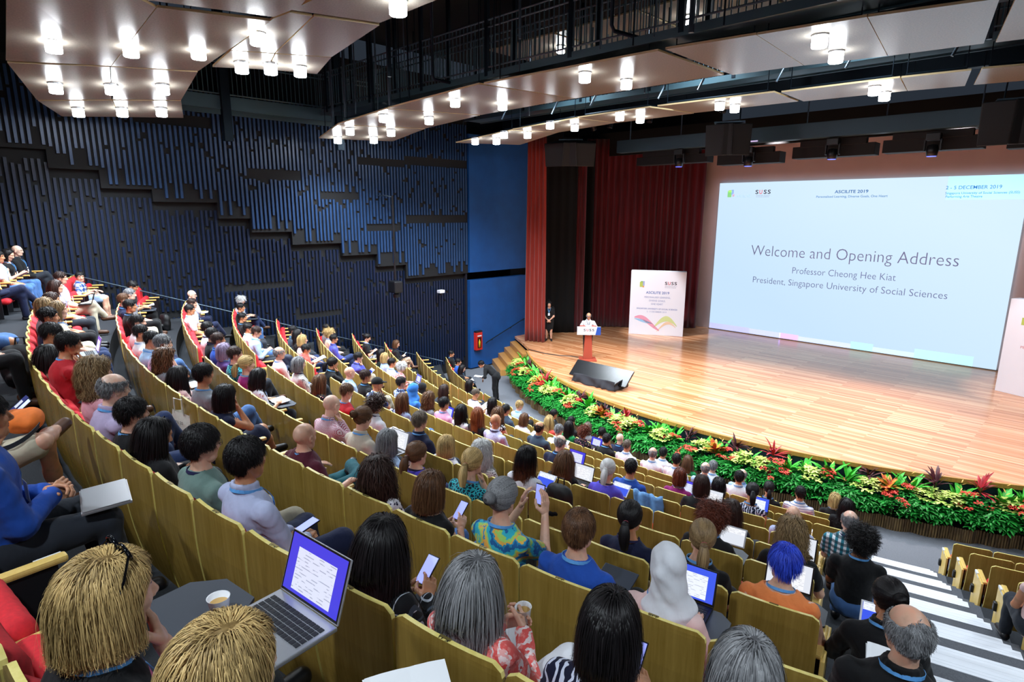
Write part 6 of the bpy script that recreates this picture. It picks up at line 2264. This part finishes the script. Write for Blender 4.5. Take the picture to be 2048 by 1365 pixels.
catwalk(-16.9, 2.5, 14.35, 15.1, 8.5, 'dark steel catwalk above the front ceiling cloud', .8)
# straight catwalk along the left wall
o = empty('catwalk', (-17.9, 7.5, 8.2), label='dark steel catwalk with railings high on the slatted wall', cat='catwalk')
MB().box((.0, .2, 0), (1.0, 7.2, .05)).build('deck', M_STEEL2, parent=o)
m = MB()
for x_ in (.48, -.48): m.box((x_, .2, -.02), (.06, 7.2, .34))
m.build('edge_beam', M_STEEL2, parent=o)
m = MB()
for h in (1.1, .98, .2): m.tube([(.48, -3.4, h), (.48, 3.8, h)], .02, 6)
m.build('guard_rail', M_STEEL2, parent=o)
m = MB()
for yy in np.arange(-3.3, 3.75, .125): m.box((.48, yy, .65), (.018, .018, .9))
m.build('balusters', M_STEEL2, parent=o)
for k, (yy) in enumerate((6.45, 9.75)):
    tag(MB().box((-17.35, yy, 9.0), (.16, .22, 3.6)).build('steel_column', M_STEEL), '%s dark steel hanger column of the wall catwalk' % ('near' if k == 0 else 'far'), 'column')
# upper panels glimpsed through the catwalk railing
for k, x0 in enumerate((-13.4, -10.9, -8.4, -5.9, -3.4)):
    quad_panel([(x0, 12.3), (x0 + 2.4, 12.3), (x0 + 2.4, 14.2), (x0, 14.2)], 9.8, 'upper wooden panel seen through the catwalk railing, %s from the left' % ORD[k], 'upper panels behind the catwalk', False)
for k, (x, y) in enumerate(((-11.6, 13.3), (-7.8, 13.4), (-4.2, 13.2))):
    lamp(x, y, 9.79, 'bright white lamp glimpsed behind the catwalk railing, %s from the left' % ORD[k])
# vertical hangers and conduits in the roof void
R_ = random.Random(11)
hang = []
for k in range(34):
    x, y = -17.4 + 17.5 * k / 33, R_.choice((8.8, 9.0, 7.4, 12.6))
    m = MB()
    z0 = cloud_z(x) + R_.choice((.1, .1, .2))
    m.tube([(x, y, z0), (x + R_.uniform(-.05, .05), y, 11.1)], R_.choice((.014, .02, .045)), 6)
    tag(m.build('hanger_rod', M_CONDUIT if k % 3 else M_STEEL), 'thin vertical hanger rod in the roof void, %s from the left wall' % nth(k + 1), 'rod', 'hanger rods above the ceiling clouds')
def pipes(name, pts, r, label, mat=None):
    m = MB().tube(pts, r, 8)
    return tag(m.build(name, mat or M_CONDUIT, smooth=True), label, 'pipe')
for k, x in enumerate((-11.5, -6.6, -3.2)):
    y = 8.85
    x2, y2 = x + .5, 9.9
    z = cloud_z(x)
    pipes('bent_pipe', [(x, y, 11), (x, y, z + .45), (x + .03, y + .03, z + .36), (x2, y2, z + .22)], .035, 'bent steel pipe dropping onto the long ceiling cloud, %s from the left wall' % ORD[k], M_STEEL)
for k, x in enumerate((-13.5, -11.8, -10.2, -8.4, -7.2, -5.6, -4.2, -2.6)):
    y = 12.9 + .3 * (k % 2)
    pipes('conduit', [(x, y, 8.05), (x + .1, y + .1, 8.35), (x + .16, y + .4, 8.9), (x + .1, y + .5, 10.8)], .025, 'curved grey conduit between the two front ceiling clouds, %s from the left' % ORD[k])
# dark duct beams between clouds
for k, (R, z, h) in enumerate(((12.9, 8.95, .45), (17.0, 8.75, .5), (7.2, 9.6, .5))):
    m = MB()
    pts = [(-17.6, R), (2.6, R)]
    for p, q in zip(pts[:-1], pts[1:]):
        d = Vector((q[0] - p[0], q[1] - p[1], 0))
        m.box(((p[0] + q[0]) / 2, (p[1] + q[1]) / 2, z), (d.length, .25, h), rz=math.atan2(d.y, d.x))
    tag(m.build('roof_beam', M_STEEL), 'dark straight roof beam %s' % ('between the two front ceiling clouds', 'in front of the stage opening', 'over the middle rows')[k], 'beam')

# ---------------------------------------------------------------- stage rigging
tr = empty('lighting_bar', (-6.2, 20.5, 7.9), label='long grey box beam hanging across the stage opening', cat='beam')
MB().box((0, 0, 0), (17.0, .35, .46)).build('beam_box', plain('beam_grey_blue', '3a5564', .5, .3), parent=tr, bevel=.01)
for k in range(8):
    MB().tube([(-8 + 2.2 * k, 0, .2), (-8 + 2.2 * k, 0, 3.0)], .02, 6).build('hanger', M_CONDUIT, parent=tr)
MB().box((-3.4, -.18, -.19), (1.1, .02, .04)).build('light_strip', emit('strip_dim', 'c8b8e8', .8), parent=tr)
for k, (x, z, w, h) in enumerate(((-12.6, 7.34, 3.0, .30), (-9.6, 7.22, 2.2, .36), (-6.9, 7.30, 2.4, .36), (-4.3, 7.32, 2.4, .36), (-1.2, 7.28, 2.8, .4))):
    o = tag(MB().box((x, 21.1, z), (w, .5, h)).box((x, 20.9, z + .25), (w * .8, .2, .2)).build('black_border_box', plain('rig_black', '08090c', .7), bevel=.01),
            'black rigging box below the beam, %s from the left' % ORD[k], 'rigging')
MB_ = MB()
tag(MB().box((-6, 23.0, 8.35), (26, .12, 1.0)).build('black_border', M_DRAPE), 'black cloth border above the projection screen', 'curtain')
for k, (x, z) in enumerate(((-12.01, 7.24), (-9.39, 7.14), (-6.76, 7.22), (-4.17, 7.16))):
    o = empty('moving_head_light', (x, 20.5, z - .05), label='black moving-head stage light under the beam, %s from the left' % ORD[k], cat='stage light')
    MB().box((0, 0, .36), (.34, .26, .20)).build('base', M_BLACK, parent=o, bevel=.02)
    MB().box((-.19, 0, .14), (.04, .12, .32)).box((.19, 0, .14), (.04, .12, .32)).build('yoke', M_BLACK, parent=o, bevel=.01)
    MB().lathe([(.07, -.16), (.135, -.15), (.15, 0), (.12, .14), (.0, .17)], 16).build('head', M_BLACK, parent=o, smooth=True)
    MB().lathe([(0, -.165), (.115, -.165), (.118, -.15), (0, -.15)], 16).build('lens', emit('lens_violet', '5a68f0', 1.5), parent=o)
def spk(loc, rz, tilt, label, n=2, w=.52, hh=.88):
    o = empty('loudspeaker_cluster', loc, rz, label=label, cat='loudspeaker')
    for k in range(n):
        a = (k - (n - 1) / 2) * .60
        m = MB()
        w0, w1, d, h = w, w * .62, .80, hh
        vs = [(-w0, -d * .4, -h / 2), (w0, -d * .4, -h / 2), (w1, d * .6, -h / 2), (-w1, d * .6, -h / 2)]
        vs += [(v[0], v[1], h / 2) for v in vs]
        M = Matrix.Rotation(a, 4, 'Z') @ T((0, -w * 1.35, 0)) @ RX(tilt)
        m.add(vs, [(0, 3, 2, 1), (4, 5, 6, 7), (0, 1, 5, 4), (1, 2, 6, 5), (2, 3, 7, 6), (3, 0, 4, 7)], M=M)
        e = m.build('cabinet', plain('speaker_black', '07080a', .6), parent=o, bevel=.02)
        MB().box((0, -d * .4 - .008, 0), (w * 1.86, .012, h * .93), M=M).build('grille', plain('speaker_grille', '0a0d11', .7), parent=o)
    m = MB()
    for x_ in (-.3, .3): m.tube([(x_, -.2, .5), (x_ * .6, -.1, 3.0)], .018, 6)
    m.build('chain', M_STEEL, parent=o)
    MB().box((0, -.25, .53), (.9, .5, .04)).build('rigging_plate', M_CONDUIT, parent=o)
spk((-15.6, 18.6, 7.52), math.radians(38), .22, 'black loudspeaker cluster hanging left above the stage curtain', 2, .62, .84)
spk((-9.35, 18.9, 7.60), math.radians(24), .10, 'black loudspeaker cluster hanging above the centre of the stage front', 2, .42, .92)
spk((-2.25, 18.7, 7.42), math.radians(14), .10, 'black loudspeaker cluster hanging at the upper right edge', 2, .48, .95)
# devices on the slatted wall
o = empty('hanging_camera', (-17.7, 11.8, 2.8), label='black camera on a long pole hanging before the slatted wall', cat='camera')
MB().tube([(0, 0, .25), (0, 0, 3.1)], .035, 6).build('pole', M_BLACK, parent=o)
MB().tube([(0, 0, 3.05), (-.25, -.12, 3.1), (-.9, -.12, 3.1)], .02, 6).build('wall_arm', M_CONDUIT, parent=o)
MB().box((0, 0, 0), (.40, .34, .42)).build('housing', M_BLACK, parent=o, bevel=.05)
MB().lathe([(.09, -.12), (.10, 0), (.05, .02)], 14, (.0, 0, -.26)).build('lens', M_BLACK, parent=o)
o = empty('wall_camera', (-18.3, 14.26, 2.36), label='small white camera on the slatted wall beside the blue wall', cat='camera')
MB().box((0, 0, 0), (.20, .24, .12)).build('housing', M_WHITEPL, parent=o, bevel=.02)
MB().lathe([(.06, -.08), (.065, 0)], 12, (0, 0, -.06)).build('lens', M_BLACK, parent=o)
o = empty('wall_sensor', (-18.35, 13.2, 2.66), label='tiny black sensor on the slatted wall left of the white camera', cat='sensor')
MB().box((0, 0, 0), (.10, .10, .10)).build('housing', M_BLACK, parent=o, bevel=.01)

# stage wash spots hung from the beam, plus two added back-wall floods
def stage_or_fill_spot(loc, to, energy, col, size, k):
    o = empty('stage_or_fill_spotlight', loc, label='small black theatre spotlight in the roof above the stage, %s' % nth(k), cat='stage light')
    d = (Vector(to) - Vector(loc))
    q = d.to_track_quat('-Z', 'Y')
    ld = bpy.data.lights.new('spot_beam', 'SPOT')
    ld.energy, ld.color, ld.spot_size, ld.spot_blend, ld.shadow_soft_size = energy, col, math.radians(size), .6, .08
    lo = bpy.data.objects.new('spot_beam', ld)
    COL.objects.link(lo)
    lo.parent = o
    lo.rotation_euler = q.to_euler()
    m = MB().lathe([(.10, .02), (.11, .04), (.11, .30), (.07, .36)], 12, M=q.to_matrix().to_4x4())
    m.build('housing', M_BLACK, parent=o)
STAGE_AND_FILL_SPOTS = [((-13.0, 19.9, 8.6), (-13.6, 17.6, 0), 950, (1.0, .90, .78), 42), ((-10.0, 19.6, 8.6), (-10.8, 17.5, 0), 2000, (1.0, .93, .88), 60), ((-6.5, 19.4, 8.6), (-6.8, 17.5, 0), 2700, (1.0, .93, .92), 66),
               ((-3.0, 19.4, 8.6), (-2.8, 17.8, 0), 2900, (1.0, .93, .94), 66), ((-15.0, 20.2, 8.6), (-16.2, 18.6, 0), 420, (1.0, .86, .70), 38), ((-14.8, 19.0, 8.4), (-14.3, 23.1, 1.4), 3200, (.95, .96, 1.0), 26),
               ((-2.0, 19.0, 8.4), (-1.2, 23.0, 1.4), 2600, (.98, .96, 1.0), 28), ((-14.0, 14.6, 8.7), (-16.9, 18.2, 3.5), 700, (1.0, .86, .8), 30),
               ((-9.5, 22.6, 8.0), (-9.5, 26.5, 5.5), 420, (1.0, .90, .90), 110), ((-4.0, 22.6, 8.0), (-4.0, 26.5, 5.5), 420, (1.0, .90, .90), 110)]  # these last two are invented floods, added to brighten the back wall
for k, s in enumerate(STAGE_AND_FILL_SPOTS): stage_or_fill_spot(*s, k + 1)

# ---------------------------------------------------------------- flower bed along the stage front
def leaves(specs):
    """specs: list of (base, dir, up-tilt curve, length, width, droop, fold, material index)"""
    Vs, Fs, Ms = [], [], []
    n = 0
    for (b, az, el, L, W, droop, mi) in specs:
        ns = 4
        p = np.array(b, float)
        d = np.array([math.cos(az) * math.cos(el), math.sin(az) * math.cos(el), math.sin(el)])
        side = np.array([-math.sin(az), math.cos(az), 0])
        rows = []
        for k in range(ns + 1):
            t = k / ns
            w = W * (math.sin(PI * (t * .92 + .04)) ** .8) * .5
            nn = np.cross(side, d)
            rows += [p - side * w + nn * w * .25, p, p + side * w + nn * w * .25]
            e = el - droop * t * t * 1.2
            d = np.array([math.cos(az) * math.cos(e), math.sin(az) * math.cos(e), math.sin(e)])
            p = p + d * (L / ns)
        Vs += rows
        for k in range(ns):
            for s in (0, 1): Fs.append((n + k * 3 + s, n + k * 3 + s + 1, n + k * 3 + s + 4, n + k * 3 + s + 3))
            Ms += [mi, mi]
        n += len(rows)
    return np.array(Vs), np.array(Fs), np.array(Ms)
def leaf_mat(name, cols, rough=.45):
    t = NT(name)
    f = t.noise(t.coord('Object'), 9, 2)
    st = [(.3 + .4 * k / max(1, len(cols) - 1), srgb(c)) for k, c in enumerate(cols)]
    t.out(t.ramp(f, st), rough, 0, .35)
    t.b.inputs['Subsurface Weight'].default_value = .0
    return t.mat
LM = dict(broad=leaf_mat('leaf_bright', ('2a9a2a', '58d048')), dark=leaf_mat('leaf_deep', ('0e6a20', '289a38')), var=leaf_mat('leaf_variegated', ('66a830', 'c4d868', 'e8ea98')),
          red=leaf_mat('leaf_maroon', ('2a1418', '4e2228', '6a2a30')), croton=leaf_mat('leaf_croton', ('3f7a1c', 'd0a030', 'd06030', 'a83a28')), ixora=plain('petal_coral', 'f04a3a', .6, noise=.15),
          stem=plain('stem_green', '3a5a20', .7), flower=plain('bract_orange', 'e8a850', .5), redleaf=leaf_mat('leaf_crimson', ('8a1422', 'c02a34')))
def tri_parts(R_, kind):
    S, F = [], []
    ra = R_.random
    def u(a, b): return a + (b - a) * ra()
    if kind == 'broad':
        for k in range(16):
            az = u(0, 6.28)
            S.append(((u(-.05, .05), u(-.05, .05), .30 + u(0, .12)), az, u(.6, 1.35), u(.30, .52), u(.09, .14), u(.5, 1.1), 0))
    elif kind in ('red', 'redleaf'):
        for k in range(18):
            az = u(0, 6.28)
            S.append(((0, 0, .62 + u(-.08, .06)), az, u(.1, 1.35), u(.26, .42), u(.045, .07), u(.4, 1.0), 0))
    elif kind == 'var':
        for k in range(46):
            th, ph = u(0, 6.28), u(.15, 1.5)
            r = u(.16, .25)
            b = (r * math.cos(th) * math.cos(ph), r * math.sin(th) * math.cos(ph), .38 + r * math.sin(ph) * .9)
            for j in range(5): S.append((b, th + (j - 2) * 1.1, u(-.1, .5), u(.07, .11), u(.035, .05), .8, 0))
    elif kind == 'low':
        for k in range(70):
            th, ph = u(0, 6.28), u(-.3, 1.4)
            r = u(.10, .20)
            b = (r * math.cos(th) * math.cos(ph), r * math.sin(th) * math.cos(ph), .26 + r * math.sin(ph))
            for j in range(3): S.append((b, th + (j - 1) * .8, u(-.3, .7), u(.10, .16), u(.028, .042), 1.0, 0))
    elif kind == 'croton':
        for k in range(22):
            S.append(((0, 0, .40 + u(0, .10)), u(0, 6.28), u(.2, 1.3), u(.20, .30), u(.07, .10), .7, 0))
    elif kind == 'ixora':
        for k in range(42):
            th, ph = u(0, 6.28), u(-.2, 1.4)
            r = u(.12, .20)
            b = (r * math.cos(th) * math.cos(ph), r * math.sin(th) * math.cos(ph), .30 + r * math.sin(ph))
            for j in range(3): S.append((b, th + (j - 1) * .8, u(-.2, .7), u(.09, .13), u(.03, .045), .8, 0))
        for k in range(9):
            th, ph = u(0, 6.28), u(.3, 1.5)
            r = .25
            c = (r * math.cos(th) * math.cos(ph), r * math.sin(th) * math.cos(ph), .32 + r * math.sin(ph))
            for j in range(26):
                a, e = u(0, 6.28), u(-.1, 1.5)
                q = (c[0] + .045 * math.cos(a) * math.cos(e), c[1] + .045 * math.sin(a) * math.cos(e), c[2] + .030 * math.sin(e))
                F.append((q, a, u(-.2, .8), .030, .024, .4, 0))
    return S, F
KINDS_P = {'broad': ('leafy_plant', 'tall bright green broad-leaved plant'), 'red': ('cordyline', 'spiky dark maroon cordyline plant'), 'var': ('variegated_shrub', 'bushy yellow-green variegated shrub'),
           'low': ('green_shrub', 'low dense dark green shrub'), 'croton': ('croton', 'croton with yellow and orange leaves'), 'ixora': ('ixora_bush', 'small bush with coral red flower clusters'),
           'redleaf': ('cordyline', 'spiky crimson-leaved cordyline plant')}
MK = {'broad': 'broad', 'red': 'red', 'var': 'var', 'low': 'dark', 'croton': 'croton', 'ixora': 'dark', 'redleaf': 'redleaf'}
PM = {}
for kind in KINDS_P:
    PM[kind] = []
    for v in range(4):
        R_ = random.Random(v * 13 + len(kind))
        S, F = tri_parts(R_, kind)
        V, Fc, Mi = leaves(S)
        me = np_mesh('foliage', V, Fc)
        me.materials.append(LM[MK[kind]])
        fl = None
        if F:
            V, Fc, Mi = leaves(F)
            fl = np_mesh('flowers', V, Fc)
            fl.materials.append(LM['ixora'])
        elif kind == 'broad' and v % 2:
            sp = [((0, 0, .50 + .05 * k), 1.6 * k, .6, .10, .022, .2, 0) for k in range(7)]
            V, Fc, Mi = leaves(sp)
            fl = np_mesh('flowers', V, Fc)
            fl.materials.append(LM['flower'])
        sm = MB().tube([(0, 0, 0), (.01, 0, .2), (0, .01, {'red': .66, 'redleaf': .66, 'var': .4, 'broad': .5}.get(kind, .34))], .014, 6).build('s', LM['stem'])
        PM[kind].append((me, fl, sm.data))
        bpy.data.objects.remove(sm)
pc = {}
def plant(kind, x, y, z, s, rz, v):
    nm, lb = KINDS_P[kind]
    k = pc[kind] = pc.get(kind, 0) + 1
    o = empty(nm, (x, y, z), rz, '%s in the flower bed, %s such from the steps' % (lb, nth(k)), 'plant', '%ss in the flower bed' % lb)
    o.scale = (s, s, s)
    me, fl, sm = PM[kind][v % 4]
    link_mesh('foliage', me, parent=o)
    link_mesh('stem', sm, parent=o)
    if fl: link_mesh('flowers', fl, parent=o)
def bed(a, R): return SX + R * math.cos(math.radians(a)), SY + R * math.sin(math.radians(a))
R_ = random.Random(5)
BA0, BA1 = -127.5, -53.0
def run(R, step, kinds, z, s0, s1):
    a = BA0
    st = math.degrees(step / R)
    k = 0
    while a < BA1:
        kd = kinds[k % len(kinds)]
        x, y = bed(a + R_.uniform(-.25, .25), R + R_.uniform(-.05, .05))
        plant(kd, x, y, z, R_.uniform(s0, s1), R_.uniform(0, 6.28), k)
        a += st
        k += 1
run(SR + .20, .40, ['broad', 'broad', 'broad', 'red', 'broad', 'broad', 'red', 'broad', 'redleaf', 'broad'], -.74, .85, 1.08)
run(SR + .38, .36, ['var', 'var', 'ixora', 'low', 'var', 'ixora', 'low', 'var', 'croton', 'ixora'], -.84, 1.1, 1.25)
run(SR + .60, .27, ['low', 'low', 'low', 'low', 'ixora', 'low', 'low', 'low'], -.94, 1.05, 1.3)
mb = MB()
P0, P1 = [bed(a, SR + .03) for a in np.linspace(-128, -52, 60)], [bed(a, SR + .66) for a in np.linspace(-128, -52, 60)]
vs = [(x, y, -.82) for x, y in P0] + [(x, y, -.82) for x, y in P1]
mb.add(vs, [(i + 1, i, 60 + i, 61 + i) for i in range(59)])
tag(mb.build('soil_bed', plain('soil_dark', '1c1610', .95, noise=.3)), 'dark soil of the flower bed', 'soil', kind='stuff')
# bamboo-log edging, one scalloped roll after another
M_LOG = NT('bamboo_log')
g_ = M_LOG.noise(M_LOG.coord('Object', (30, 30, 3)), 1.0, 3)
M_LOG = M_LOG.out(M_LOG.ramp(g_, [(.3, srgb('4a3a26')), (.7, srgb('8a7248'))]), .75)
a, k = BA0 - .6, 0
while a < BA1:
    da = math.degrees(R_.uniform(.50, .68) / (SR + .7))
    m = MB()
    n = 13
    cx_, cy_ = bed(a + da / 2, SR + .70)
    for j in range(n):
        t = (j + .5) / n
        b = .085 * math.sin(t * PI)
        x, y = bed(a + da * t, SR + .66 + b)
        m.lathe([(.021, 0), (.021, .27 + R_.uniform(-.012, .012)), (.016, .285)], 7, (x - cx_, y - cy_, 0))
    o = m.build('log_edging', M_LOG, loc=(cx_, cy_, PIT))
    k += 1
    tag(o, 'scalloped bamboo-log edging roll, %s along the flower bed from the stage steps' % nth(k), 'edging', 'bamboo edging of the flower bed')
    a += da
